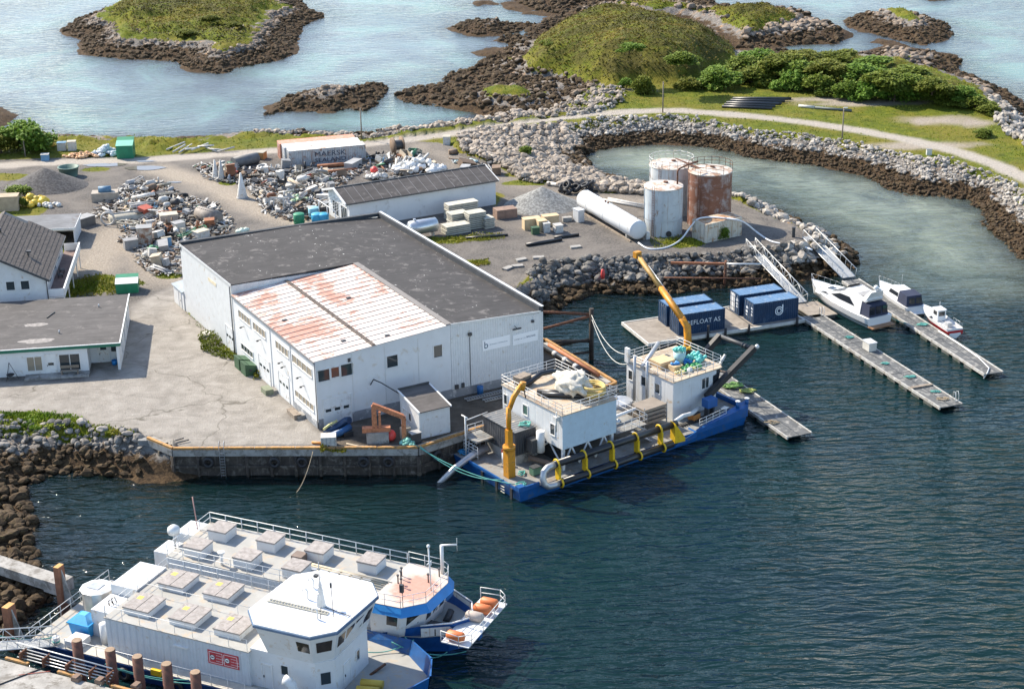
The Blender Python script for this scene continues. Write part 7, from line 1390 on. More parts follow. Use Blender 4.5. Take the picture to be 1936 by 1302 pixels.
for k, (a, b) in enumerate((((3.2, -4.4, 3.4), (8.5, -1.2, 1.4)), ((3.2, -4.3, 3.2), (9.5, -1.2, 1.3)), ((-5.0, -.6, 1.7), (-9.5, -3.2, 2.6)))): sl(['turquoise mooring rope from the piles to the near ship, upper', 'turquoise mooring rope from the piles to the near ship, lower', 'turquoise mooring rope from the stern bollard to the near quay'][k], a, b, .4)
# things on the near ship's aft deck
t = thing('fish_bin', 'bright blue plastic bin with pyramid lid on the ship deck', 'bin', SW(-3.5, 1.7, 1.28), SH_A); BB = M('bin_blue', (.02, .27, .60), .4, var=.06)
MB().prism([(-.85, -.75), (.85, -.75), (.85, .75), (-.85, .75)], 0, 1.15, [(-1.0, -.9), (1.0, -.9), (1.0, .9), (-1.0, .9)]).build('body', BB, t); MB().prism([(-1.08, -.98), (1.08, -.98), (1.08, .98), (-1.08, .98)], 1.15, 1.22).build('rim', BB, t); MB().prism([(-.95, -.85), (.95, -.85), (.95, .85), (-.95, .85)], 1.22, 1.75, [(-.32, -.3), (.32, -.3), (.32, .3), (-.32, .3)]).build('lid', M('bin_blue_pale', (.10, .40, .70), .4), t)
t = thing('steel_vat', 'polygonal stainless steel vat on the aft deck beside the white house', 'vat', SW(-4.6, 4.9, 1.28), SH_A); MB().prism([(1.25 * math.cos(i * math.pi / 5), 1.25 * math.sin(i * math.pi / 5)) for i in range(10)], 0, 2.2).build('body', M('stainless_dull', (.52, .50, .47), .35, .6, var=.15), t); MB().prism([(1.4 * math.cos(i * math.pi / 5), 1.4 * math.sin(i * math.pi / 5)) for i in range(10)], 2.2, 2.3, [(1.1 * math.cos(i * math.pi / 5), 1.1 * math.sin(i * math.pi / 5)) for i in range(10)]).build('lid', STEELW, t); MB().box(-.6, .5, -.5, .5, 2.3, 2.36).build('hatch', GALV, t)
coil('rope_coil', 'turquoise rope heap on the near ship aft deck', SW(-5.3, 2.4, 1.3), .5, ROPEG); single('wood_pallet', MB().box(-.8, .8, -.6, .6, 0, .14), M('pallet_tan', (.45, .30, .15), .8), 'tan board floating beyond the white aft house', 'board', SW(-3.8, 9.7, 1.9), SH_A)
# near quay with piles, gangway, rails
def near_quay():
    t = thing('near_quay', 'concrete quay corner in the foreground beside the feed ships', 'quay'); P = [SW(-16, -6.2, 0), SW(-5.4, -6.2, 0), SW(40, -6.2, 0), SW(40, -18, 0), SW(-16, -18, 0)]
    MB().prism([(p.x, p.y) for p in P[::-1]], -3, 2.75).build('deck', CONC, t)
    for x in range(-4, 30, 5): p = SW(x, -6.0, 0); MB().box(-1.1, 1.1, -.12, .12, 2.76, 2.95).build('kerb_timber', M('kerb_timber', (.45, .235, .07)), t); k = t.children[-1]; k.location = p; k.rotation_euler = (0, 0, SH_A)
near_quay()
PB = M('pile_red_brown', (.15, .062, .042), .8, var=.2, dirt=(.08, .04, .03), dirt_amt=.3); PT = M('pile_top', (.30, .21, .14), .9, var=.2)
for k, (x, top) in enumerate(((.7, 4.9), (3.8, 4.8), (6.3, 4.8), (8.95, 4.8), (11.5, 4.7))):
    t = thing('mooring_pile', f"red brown round mooring pile between quay and ship, {['first', 'second', 'third', 'fourth', 'fifth'][k]} from the gangway", 'pile', SW(x, -4.4, 0), 0, 'round mooring piles along the near quay')
    MB().cyl((0, 0, -2.5), (0, 0, top), .40, 14).build('shaft', PB, t); MB().cyl((0, 0, top), (0, 0, top + .05), .37, 14).build('top', PT, t)
def box_pile(lb, loc, top, rz, w=.5):
    t = thing('box_pile', lb, 'pile', loc, rz); MB().box(-w * .5, w * .5, -w * .8, w * .8, -3, top).build('shaft', M('pile_orange_rust', (.24, .10, .055), .8, var=.25), t); MB().box(-w * .48, w * .48, -w * .78, w * .78, top, top + .03).build('top', M('pile_top_orange', (.55, .30, .10), .8), t)
    MB().add([(w * .5, -.06, top - .3), (w * 2.4, -.06, top - 3.4), (w * .5, -.06, top - 3.4), (w * .5, .06, top - .3), (w * 2.4, .06, top - 3.4), (w * .5, .06, top - 3.4)], [(0, 2, 1), (3, 4, 5), (0, 1, 4, 3)]).build('gusset', CONC, t)
p = G(122, 1160, 0); box_pile('tall rust red steel pile standing at the end of the concrete beam', (p.x, p.y, 0), 4.6, SH_A); p = G(24, 1205, 1.0); box_pile('short orange topped steel pile at the left picture edge', (p.x, p.y, 0), 4.0, SH_A, .6)
a = G(-60, 1040, 2.2); b = G(120, 1098, 2.2); d = b - a; t = thing('concrete_beam', 'heavy concrete beam reaching out from the near shore to the rust red pile', 'beam', a, math.atan2(d.y, d.x)); MB().box(0, d.length, -.75, .75, -.9, 0).build('beam', CONC, t); MB().box(d.length - 1.6, d.length + .3, -.85, .85, -1.0, .12).build('head', CONC, t)
gangway('steel gangway with timber deck from the near quay to the ship stern', SW(-8.6, -5.9, 2.85), SW(-4.8, -.9, 1.45), 1.4, True)
def pipe_rack():
    t = thing('pipe_rack', 'low steel rail rack along the near quay edge', 'rack', SW(0, -5.5, 2.76), SH_A)
    for k in range(4): MB().cyl((-4.2, -.2 + k * .2, .25 + .14 * k), (4.6, -.3 + k * .2, .25 + .14 * k), .05, 6).build('rail', GALV, t)
    for x in (-3.8, -1.6, .6, 2.8, 4.4): MB().box(x - .06, x + .06, -.4, .5, 0, .75).build('post', RUSTM, t)
    MB().cyl((-4.6, .4, 1.1), (4.4, .4, .95), .05, 6).build('rail', STEELW, t)
pipe_rack()
for k, (u, v) in enumerate(((145, 1285), (190, 1290), (258, 1300))): p = G(u, v, 2.76); single('rust_block', MB().box(-.35, .35, -.25, .25, 0, .3).box(-.22, .22, -.32, .32, .3, .42), M('block_brown', (.22, .15, .11), .9, var=.2), ['brown steel block at the quay edge by the rail rack', 'brown steel block at the end of the rail rack', 'brown steel block by the third mooring pile'][k], 'block', p, SH_A)
mooring('dark hose lying across the near quay deck', G(-20, 1300, 2.8), G(80, 1262, 2.8), 0, .05, BLACK); mooring('thin red cable curled on the near quay deck', G(35, 1275, 2.8), G(95, 1268, 2.8), 0, .03, M('cable_red', (.5, .12, .08), .7))
# ---------------------------------------------------------------- yard things
def at(u, v, dz=0.0): p = G(u, v, GZ); return Vector((p.x, p.y, GZ + dz))
PLW = M('scrap_white', (.56, .55, .52), .6, var=.12, dirt=(.4, .35, .28), dirt_amt=.25, scale=2.5, rnd=.25); PLG = M('scrap_grey', (.32, .32, .32), .65, var=.15, rnd=.35); PLK = M('scrap_black', (.03, .03, .033), .6, var=.3, rnd=.4)
PLB = M('scrap_brown', (.22, .15, .10), .8, var=.25, rnd=.3); PLT = M('scrap_tan', (.46, .38, .28), .75, var=.2, rnd=.25); PLC = M('scrap_cream', (.48, .44, .35), .7, var=.15, rnd=.2); PLBL = M('scrap_blue', (.12, .25, .38), .6, var=.2, rnd=.3); PLGN = M('scrap_green', (.08, .26, .15), .7, var=.25, rnd=.3); PLR = M('scrap_red', (.45, .10, .06), .65, var=.2, rnd=.2); PLO = M('scrap_rust', (.28, .115, .055), .8, var=.25, rnd=.3)
def gravel_heap(label, u, v, rx, ry, h, c, name='gravel_heap'):
    p = at(u, v); n = 46; xs = np.linspace(-1.15, 1.15, n); X, Y = np.meshgrid(xs, xs); r = np.sqrt(X * X + Y * Y); w = fbm(X * rx + 31, Y * ry + u, 2.5, 4) * .5
    Z = np.clip(h * (1 - r * 1.02) + w * (1.1 - r), -.15, None); Z = np.where(r > 1.05, -.15, Z); m = M(name + '_' + str(u), c, .95, var=.3, scale=3.0, dirt=tuple(x * 1.5 for x in c), dirt_amt=.3, bump=.9)
    o = mesh_np(name, np.stack([X * rx, Y * ry, Z], -1).reshape(-1, 3), grid_faces(n, n), m); o.location = p; tag(o, label, 'gravel heap')
gravel_heap('dark grey gravel heap beside the green tub', 88, 352, 6.4, 5.0, 2.9, (.085, .08, .078)); gravel_heap('pale grey crushed stone heap beside the long white tank', 1025, 388, 5.6, 5.2, 2.7, (.20, .20, .19))
def skip(label, u, v, w, d, h, rz, mat, lid, slope=.35, loc=None, name='skip'):
    t = thing(name, label, 'skip', loc or at(u, v), rz); f = MB(); s = slope
    f.add([(-w / 2, -d / 2, 0), (w / 2, -d / 2, 0), (w / 2, d / 2, 0), (-w / 2, d / 2, 0), (-w / 2, -d / 2 - s * .3, h * .72), (w / 2, -d / 2 - s * .3, h * .72), (w / 2, d / 2, h), (-w / 2, d / 2, h)], [(3, 2, 1, 0), (0, 1, 5, 4), (1, 2, 6, 5), (2, 3, 7, 6), (3, 0, 4, 7)])
    f.build('body', mat, t); f = MB()
    f.add([(-w / 2 - .05, -d / 2 - s * .3 - .05, h * .72 + .03), (w / 2 + .05, -d / 2 - s * .3 - .05, h * .72 + .03), (w / 2 + .05, d * .1, h * .9 + .03), (-w / 2 - .05, d * .1, h * .9 + .03)], [(0, 1, 2, 3)]); f.build('lid', lid, t)
    MB().add([(-w / 2 - .05, d * .1 + .04, h * .9 + .03), (w / 2 + .05, d * .1 + .04, h * .9 + .03), (w / 2 + .05, d / 2 + .05, h + .03), (-w / 2 - .05, d / 2 + .05, h + .03)], [(0, 1, 2, 3)]).build('lid', mat, t)
    for i in range(3): x = -w / 2 + (i + .5) * w / 3; MB().box(x - .05, x + .05, -d / 2 - .08, -d / 2 + .02, .05, h * .7).build('rib', mat, t)
    for x in (-w / 2 - .06, w / 2): MB().box(x, x + .06, -.15, .15, h * .4, h * .55).build('lift_pin', DARK, t)
GRN = M('skip_green', (.015, .20, .10), .5, var=.12); GRNP = M('skip_green_pale', (.20, .52, .38), .5, var=.1)
skip('bright green skip with pale open lid standing by the far road', 239, 296, 2.6, 2.6, 2.9, R(4), GRN, GRNP); skip('green waste container with grey lid in the concrete drive', 242, 549, 2.7, 2.2, 1.8, R(8), GRN, STEELW); skip('dark green wheeled bin against the warehouse wall', 458, 695, 1.5, 1.2, 1.4, R(119), M('bin_dark_green', (.045, .10, .05), .55), M('bin_lid_green', (.07, .14, .075), .55)); skip('second dark green bin beside the first at the warehouse', 470, 706, 1.5, 1.2, 1.4, R(119), _MC['bin_dark_green'], _MC['bin_lid_green']) 
t = thing('open_tub', 'green oval open tub on top of the dark gravel heap edge', 'tub', at(131, 333)); GT = M('tub_grey_green', (.12, .20, .17), .6, var=.15); MB().lathe([(1.25, 0), (1.55, 1.45), (1.62, 1.45), (1.62, 1.52), (1.45, 1.52), (1.2, .1), (0, .08)], n=22).build('body', GT, t)
def box_thing(name, label, cat, loc, lx, ly, h, rz, mat, lid=None, lidmat=None, group=None):
    t = thing(name, label, cat, loc, rz, group); MB().box(-lx / 2, lx / 2, -ly / 2, ly / 2, 0, h).build('body', mat, t)
    if lid: MB().box(-lx / 2 - .05, lx / 2 + .05, -ly / 2 - .05, ly / 2 + .05, h + .003, h + lid).build('lid', lidmat or mat, t)
    return t
box_thing('steel_tank', 'long brown steel box tank with blue cover beside the gravel heap', 'tank', at(200, 378), 3.8, 2.0, 1.3, R(8), M('tank_tan', (.36, .31, .25), .6, var=.15)); MB().cyl((-.9, 0, 1.55), (.9, 0, 1.55), .55, 12).build('blue_drum', PLBL, bpy.data.objects['steel_tank'])
box_thing('big_crate', 'beige tarpaulined crate by the left edge behind the garage', 'crate', at(18, 396), 2.9, 2.0, 2.1, R(6), M('tarp_beige', (.40, .32, .22), .8, var=.15), .08)
box_thing('fish_crate', 'blue white crate in the grass by the far bush', 'crate', at(86, 303), 1.2, 1.0, 1.0, .1, PLBL, .06, PLW); box_thing('fish_crate', 'pale blue crate with dark top near the orange net', 'crate', at(118, 284), 1.4, 1.1, 1.3, .1, PLW, .06, PLBL); box_thing('fish_crate', 'white pink crate beside the pale blue one', 'crate', at(137, 284), 1.3, 1.1, 1.5, .1, PLW, .06, PLC)
def blob_heap(name, label, cat, loc, n, rx, ry, hz, r, mat, seg=7, jit=.5, flat=.7, seed=1):
    m = MB(); rr = random.Random(seed)
    for _ in range(n): a = rr.uniform(0, 6.28); q = rr.random() ** .6; m.ball((rx * q * math.cos(a), ry * q * math.sin(a), r * .5 + hz * (1 - q) * rr.random()), r * rr.uniform(.6, 1.2), seg, 5, (rr.uniform(.7, 1.3), rr.uniform(.7, 1.3), flat), jit)
    o = single(name, m, mat, label, cat, loc); o['kind'] = 'stuff'; return o
blob_heap('net_heap', 'orange and cream float line heaped by the far road', 'net', at(158, 296), 90, 3.2, 1.4, .7, .3, M('float_line_orange', (.66, .40, .22), .7, var=.25, scale=5), seed=2); blob_heap('net_heap', 'white and pale blue tarpaulin heap beside the green skip', 'tarpaulin', at(200, 292), 45, 2.2, 1.5, 1.4, .45, M('tarp_white_blue', (.58, .64, .68), .7, var=.2, scale=2), seed=3); blob_heap('float_bags', 'pile of yellow floats and bags by the beige crate', 'floats', at(66, 386), 26, 2.2, 1.6, 1.1, .62, M('bag_yellow', (.66, .47, .05), .55, var=.25, scale=1.2), 9, .15, .85, seed=4); blob_heap('float_bags', 'two orange yellow floats in front of the far bush', 'floats', at(84, 276), 6, 1.2, .5, .6, .6, M('bag_orange', (.62, .36, .06), .6), 9, .1, .9, seed=5)
blob_heap('float_bags', 'white floats spilling beside the yellow ones', 'floats', at(92, 390), 14, 1.6, 1.0, .4, .4, PLW, 8, .2, .85, seed=6); blob_heap('net_heap', 'turquoise net heap at the quay corner', 'net', at(774, 838), 30, .9, .7, .5, .25, M('net_turq', (.22, .50, .42), .8, var=.3, scale=6), seed=7); blob_heap('net_heap', 'green net bundle at the front of the left scrap pile', 'net', at(290, 475), 16, .8, .6, .6, .4, PLGN, seed=8); blob_heap('net_heap', 'white bag with green end near the road bend in the scrap', 'net', at(462, 440), 12, .9, .7, .5, .42, M('bag_white_green', (.55, .66, .58), .7), seed=9); blob_heap('net_heap', 'heap of pale green floats in the right scrap pile', 'floats', at(560, 380), 26, 1.7, 1.2, .8, .38, M('float_pale_green', (.36, .50, .34), .6, rnd=.1), 8, .1, .9, seed=10); blob_heap('sack_heap', 'heap of white plastic sacks and pipes behind the workshop', 'sacks', at(790, 322), 60, 4.0, 2.2, 1.8, .6, M('sack_white', (.68, .68, .66), .7, var=.12, scale=2), 8, .35, .8, seed=11); blob_heap('net_heap', 'white netting heap with red float behind the workshop roof', 'net', at(712, 338), 20, 1.5, 1.0, .9, .5, PLW, seed=12); blob_heap('sack_heap', 'white and turquoise bags at the foot of the rubble heap', 'sacks', at(878, 308), 18, 2.0, .8, .5, .4, M('sack_turq', (.45, .58, .58), .7, var=.3, scale=1), seed=13)
single('red_float', MB().ball((0, 0, .6), .6, 12, 8), M('float_red', (.65, .06, .05), .5), 'round red float in the scrap behind the workshop', 'float', at(708, 333, .3)); single('red_float', MB().ball((0, 0, .55), .55, 12, 8, (1, 1, 1.1)), _MC['float_red'], 'red float standing on the quay beside the orange crane', 'float', at(739, 832))
def tyre_heap(u, v):
    rr = random.Random(4)
    for k in range(14):
        o = single('tyre', MB().torus((0, 0, 0), .55, .22, 14, 7), BLACK, 'large black tyre in the heap beside the long white tank', 'tyre', at(u, v) + Vector((rr.uniform(-2.2, 2.2), rr.uniform(-1, 1), .3 + .5 * (k % 3))), group='tyre heap by the long tank'); o.rotation_euler = (rr.uniform(-.9, .9), rr.uniform(-.9, .9), 0)
tyre_heap(1090, 364)
def pipe(label, a, b, r, mat, za=.0, zb=.0, name='pipe_length', n=9): A = at(*a) + Vector((0, 0, r + za)); B = at(*b) + Vector((0, 0, r + zb)); return single(name, MB().cyl(Vector((0, 0, 0)), B - A, r, n), mat, label, 'pipe', A)
pipe('black pipe length on the gravel in front of the crates', (995, 466), (1062, 455), .22, BLACKP); pipe('short black pipe behind the first on the gravel', (1048, 452), (1094, 446), .2, BLACKP); pipe('black pipe lying by the slab stacks', (880, 452), (960, 446), .16, BLACKP)
pipe('white pipe running behind the lying tank to the rusted tanks, upper', (1150, 378), (1222, 392), .2, PLW); pipe('white pipe running behind the lying tank to the rusted tanks, lower', (1140, 380), (1222, 396), .2, PLW); pipe('white pipe between the stone heap and the tyres', (1035, 350), (1082, 358), .3, PLW); pipe('rust orange beam in front of the lettered container, upper', (600, 318), (680, 312), .3, PLO); pipe('rust orange beam in front of the lettered container, lower', (605, 330), (676, 324), .3, PLO); pipe('dark steel culvert in front of the white containers', (442, 318), (487, 308), .85, M('culvert_grey', (.14, .14, .14), .6), n=18)
for k in range(7): pipe(f'black pipe in the long bundle on the headland grass, {["first", "second", "third", "fourth", "fifth", "sixth", "seventh"][k]} from the road', (1365 + k * 4, 204 - k * 2.6), (1460 + k * 6, 208 - k * 3.2), .24, BLACKP, .1 * (k % 3), .1 * (k % 3))
pipe('pale end of the dark pipe lying alone on the headland grass', (1510, 203), (1540, 206), .26, PLW); pipe('dark pipe lying alone on the headland grass', (1540, 206), (1610, 212), .24, M('pipe_grey_green', (.09, .11, .11), .6))
for k in range(9): rr = random.Random(k); pipe('white pipe in the heap on the far verge', (315 + k * 12, 292 - rr.randint(0, 10)), (345 + k * 12 + rr.randint(-8, 8), 286 + rr.randint(-12, 6)), .14, PLW, rr.uniform(0, .5), rr.uniform(0, .8))['group'] = 'white pipes on the far verge'
for k in range(6): rr = random.Random(k + 30); pipe('long white pipe sticking out of the sack heap', (738 + k * 9, 330 - rr.randint(0, 14)), (735 + k * 15, 296 + rr.randint(-6, 12)), .2, PLW, .1, .2 + .5 * rr.random())['group'] = 'white pipes in the sack heap'
# cable reel
t = thing('cable_reel', 'big dark cable reel lying by the road behind the containers', 'reel', at(752, 290, .0), R(25)); [MB().lathe([(0, x), (1.35, x), (1.35, x + .12), (0, x + .12)], (0, 0, 1.35), 20, 'X').build('flange', PLB, t) for x in (-.8, .7)]; MB().lathe([(.8, -.7), (.8, .7)], (0, 0, 1.35), 18, 'X').build('drum', DARK, t)
def cone(label, u, v, h, r): t = thing('cone_buoy', label, 'buoy', at(u, v)); MB().lathe([(r, 0), (r, .3), (r * .16, h), (0, h)], n=14).build('body', PLW, t); MB().lathe([(r * 1.15, -.0), (r * 1.15, .14), (0, .15)], n=14).build('foot', PLG, t)
cone('tall white cone buoy in the scrap, left of the pair', 408, 338, 3.0, .55); cone('tall white cone buoy in the scrap, right of the pair', 419, 340, 3.1, .55); cone('lone tall white cone standing at the road in the scrap', 458, 374, 3.8, .75)
# slab stacks
def slab_stack(label, u, v, n, lx, ly, rz, th=.26):
    t = thing('slab_stack', label, 'stack', at(u, v), rz, 'stacks of pale slabs by the workshop'); rr = random.Random(u); me = None
    for k in range(n):
        dx, dy = rr.uniform(-.06, .06), rr.uniform(-.06, .06)
        o = MB().box(-lx / 2, lx / 2, -ly / 2, ly / 2, 0, th * .62).build('slab', M('slab_pale', (.47, .45, .38), .8, var=.12, rnd=.15), t); o.location = (dx, dy, k * th + .1)
        if k: b = MB().box(-lx / 2 + .1, lx / 2 - .1, -ly / 2 + .15, ly / 2 - .15, -th * .38, 0).build('spacer', M('spacer_dark', (.09, .085, .08), .8), t); b.location = (0, 0, k * th + .1)
WSA = R(27.3)
slab_stack('stack of pale slabs, left front of the group by the workshop', 862, 440, 5, 3.6, 1.9, WSA); slab_stack('tall stack of pale slabs behind the left front one', 866, 428, 8, 2.6, 1.8, WSA); slab_stack('tall stack of pale slabs in the middle by the workshop', 898, 430, 9, 2.6, 1.8, WSA); slab_stack('low stack of pale slabs at the right of the group', 922, 430, 6, 1.4, 1.7, WSA); slab_stack('dark topped stack against the workshop wall', 872, 412, 9, 4.6, 1.6, WSA)
t = thing('steel_cylinder', 'horizontal stainless steel tank between warehouse and workshop', 'tank', at(800, 448), WSA); MB().lathe([(0, -2.2), (.7, -2.1), (1.0, -1.9), (1.0, 1.9), (.7, 2.1), (0, 2.2)], (0, 0, 1.5), 22, 'X').build('shell', M('stainless_bright', (.55, .56, .57), .28, .7, var=.06), t); [MB().box(x - .08, x + .08, -.7, .7, 0, .7).build('leg', GALV, t) for x in (-1.3, 1.3)]; MB().cyl((-1.2, 0, 2.4), (-1.2, 0, 2.75), .2, 8).build('manhole', GALV, t)
box_thing('brown_bin', 'open brown steel bin behind the slab stacks', 'bin', at(955, 410), 3.0, 1.8, 1.3, R(20), M('bin_brown', (.27, .18, .135), .8, var=.2)); CR = M('crate_timber', (.60, .45, .27), .75, var=.12, rnd=.12)
for k, (u, v, lx, h, m) in enumerate(((1005, 432, 2.4, 1.5, CR), (1024, 436, 1.2, 1.5, CR), (1040, 424, 2.2, 1.3, CR), (1032, 438, .9, 1.3, PLW), (1055, 438, 1.1, 1.0, PLW))): box_thing('timber_crate', ['long pale timber crate beside the green bin', 'small timber crate in the middle of the crate group', 'timber crate at the back of the group by the tank', 'tall white box between the timber crates', 'white box at the right end of the crate group'][k], 'crate', at(u, v), lx, 1.2, h, R(18), m, .06)
box_thing('green_bin', 'small dark green bin in front of the timber crates', 'bin', at(1012, 442), 1.0, .8, .9, R(15), M('bin_dark_green', (.04, .1, .05)), .08); box_thing('pump_cabinet', 'light grey cabinet at the far end of the long white tank', 'cabinet', at(1094, 418), 1.4, 1.0, 1.7, R(-60), STEELW, .08); box_thing('stone_block', 'pale stone block near the grey cabinet', 'block', at(1072, 418), 1.3, .8, .6, R(10), CONC); box_thing('electric_post', 'dark electric post at the top of the wide gangway', 'post', at(1500, 448), .4, .3, 1.3, 0, DARK, .06)
for k, (u, v, a) in enumerate(((978, 504, .2), (985, 492, .5), (1018, 488, .1), (1088, 468, .3), (960, 508, .9))): box_thing('loose_slab', ['pale stone slab lying on the gravel by the basin, nearest', 'pale stone slab by the basin, behind the nearest', 'pale slab on the gravel in line with the black pipes', 'slab with black stub on the gravel beside the black pipe', 'pale rock on the gravel near the warehouse corner'][k], 'slab', at(u, v), 1.5, .8, .22, a, CONC)
for k, (u, v, m) in enumerate(((600, 424, M('drum_blue', (.03, .30, .50), .5)), (612, 424, M('drum_blue', (.03, .3, .5))), (594, 412, M('drum_pale_blue', (.25, .48, .58), .5)), (566, 424, GRN))):
    t = thing('plastic_vat', ['blue plastic vat at the workshop corner, left', 'blue plastic vat at the workshop corner, right', 'pale blue vat behind the two blue ones', 'dark green vat left of the blue ones'][k], 'vat', at(u, v)); MB().lathe([(0, 0), (.72, 0), (.8, 1.5), (.74, 1.55), (0, 1.6)], n=16).build('body', m, t); [MB().lathe([(.77, z), (.81, z + .06), (.77, z + .12)], n=16).build('hoop', m, t) for z in (.3, .8)]
# poles
def pole(label, u, vb, h, lamp=False):
    t = thing('utility_pole', label, 'pole', at(u, vb)); MB().cyl((0, 0, -.3), (0, 0, h), .12, 8, .09).build('mast', M('pole_timber', (.22, .185, .15), .85), t); MB().box(-.04, .04, -.35, .35, h - .35, h - .25).build('cross_arm', M('pole_timber'), t)
    if lamp: MB().box(-.05, .6, -.1, .1, h - .06, h + .06).build('lamp_head', STEELW, t)
pole('timber pole by the road behind the long containers', 684, 263, 5.2); pole('timber pole on the causeway where the headland begins', 1253, 213, 5.4); pole('lamp pole on the lagoon bank in front of the headland', 1592, 266, 5.4, True); pole('thin pole in the left scrap near the dark gravel', 48, 296, 2.6)
box_thing('meter_box', 'small grey box on the grass above the lagoon bank', 'box', at(1756, 293), .8, .6, .9, 0, STEELW, .06, PLG)
# quay things
def quay_crane():
    t = thing('loader_crane', 'salmon orange loader crane standing on a concrete block on the quay', 'crane', at(724, 834), R(5)); OR = M('crane_salmon', (.52, .20, .095), .6, var=.15, dirt=(.3, .11, .05), dirt_amt=.25, scale=2)
    MB().box(-1.6, .6, -.55, .55, 0, 1.15).build('block', CONC, t); MB().box(-2.0, .8, -.35, .35, 1.16, 1.6).build('base_frame', OR, t); MB().box(-1.0, -.5, -.2, .2, 1.6, 3.9).build('column', OR, t); MB().box(-.35, -.1, -.15, .15, 1.6, 3.2).build('ram', OR, t)
    a, b = Vector((-.9, 0, 4.0)), Vector((2.1, -.3, 2.7)); d = b - a; o = MB().box(0, d.length, -.2, .2, -.22, .22).build('boom', OR, t); o.location = a; o.rotation_euler = d.to_track_quat('X', 'Z').to_euler(); MB().box(1.9, 2.35, -.45, -.1, .1, 2.7).build('jib', OR, t)
quay_crane()
t = thing('ibc_tank', 'white plastic tank on the quay edge in front of the warehouse corner', 'tank', at(622, 843), R(5)); MB().box(-.75, .75, -.6, .6, .12, 1.2).build('body', PLW, t); MB().box(-.78, .78, -.63, .63, 0, .11).build('pallet', WOOD, t); [MB().box(x - .03, x + .03, -.64, -.6, .12, 1.2).build('cage_bar', GALV, t) for x in (-.6, -.2, .2, .6)]; MB().cyl((0, -.6, .3), (0, -.7, .3), .1, 8).build('valve', DARK, t)
t = thing('rubber_boat', 'folded dark blue and yellow rubber boat heaped by the warehouse corner', 'boat', at(640, 822), R(30)); BN = M('rubber_navy', (.015, .045, .11), .45, var=.15)
MB().tube([(-1.2, .5, .4), (0, .7, .5), (1.1, .4, 1.2), (1.3, 0, 1.3)], .38, 10).build('tube', BN, t); MB().tube([(-1.0, -.4, .3), (.2, -.5, .5), (1.2, -.2, .7)], .36, 10).build('tube', M('rubber_blue', (.02, .09, .22), .45), t); MB().tube([(-1.4, .4, .8), (-.6, .7, 1.0), (.2, .6, 1.3)], .13, 8).build('stripe', M('stripe_yellow', (.62, .58, .25), .6), t); MB().box(.2, 1.2, -1.0, -.3, 0, .5).build('engine', BLACK, t)
box_thing('quay_box', 'grey box beside the quay hut', 'box', at(785, 836), 1.0, .8, 1.1, BANG, DARK, .06, PLG); box_thing('quay_box', 'pale rounded box by the hut door', 'box', at(767, 828), .9, .7, 1.2, BANG, PLC); single('blue_barrel', MB().lathe([(0, 0), (.32, 0), (.34, .9), (.28, .95), (0, .95)], n=14), M('barrel_blue', (.02, .12, .32), .5), 'blue barrel against the warehouse plinth', 'barrel', BF(18.2, -.6)); pipe('pale beam lying along the quay edge beside the white tank', (655, 840), (700, 850), .1, PLT); pipe('orange ended bar left of the white tank', (590, 838), (612, 840), .13, M('bar_orange', (.6, .25, .06), .6))
for k, (u, v) in enumerate(((860, 742), (880, 752))): 
    t = thing('steel_grating', ['long steel grating lying by the warehouse plinth', 'second steel grating nearer the barge'][k], 'grating', BF(16.0 + k * 1.5, -1.8 - k * 1.2, GZ + .1), BANG); [MB().box(0, 5, y, y + .05, 0, .15).build('bearer', GALV, t) for y in (0, .6)]; [MB().box(i * .3, i * .3 + .1, 0, .65, .15, .18).build('bar', GALV, t) for i in range(16)]
box_thing('planter', 'grey concrete planter by the roller door', 'planter', BF(-1.0, 11.5), .9, 1.4, .6, BANG, M('planter_green', (.2, .22, .15), .9)); t = box_thing('wall_bench', 'timber bench against the long warehouse wall', 'bench', BF(-.9, 4.4), .7, 2.0, .45, BANG, WOOD, .05)
box_thing('foam_sheet', 'white sheet lying in the weeds at the warehouse wall', 'sheet', at(402, 632), 2.2, 1.4, .25, R(20), PLW)

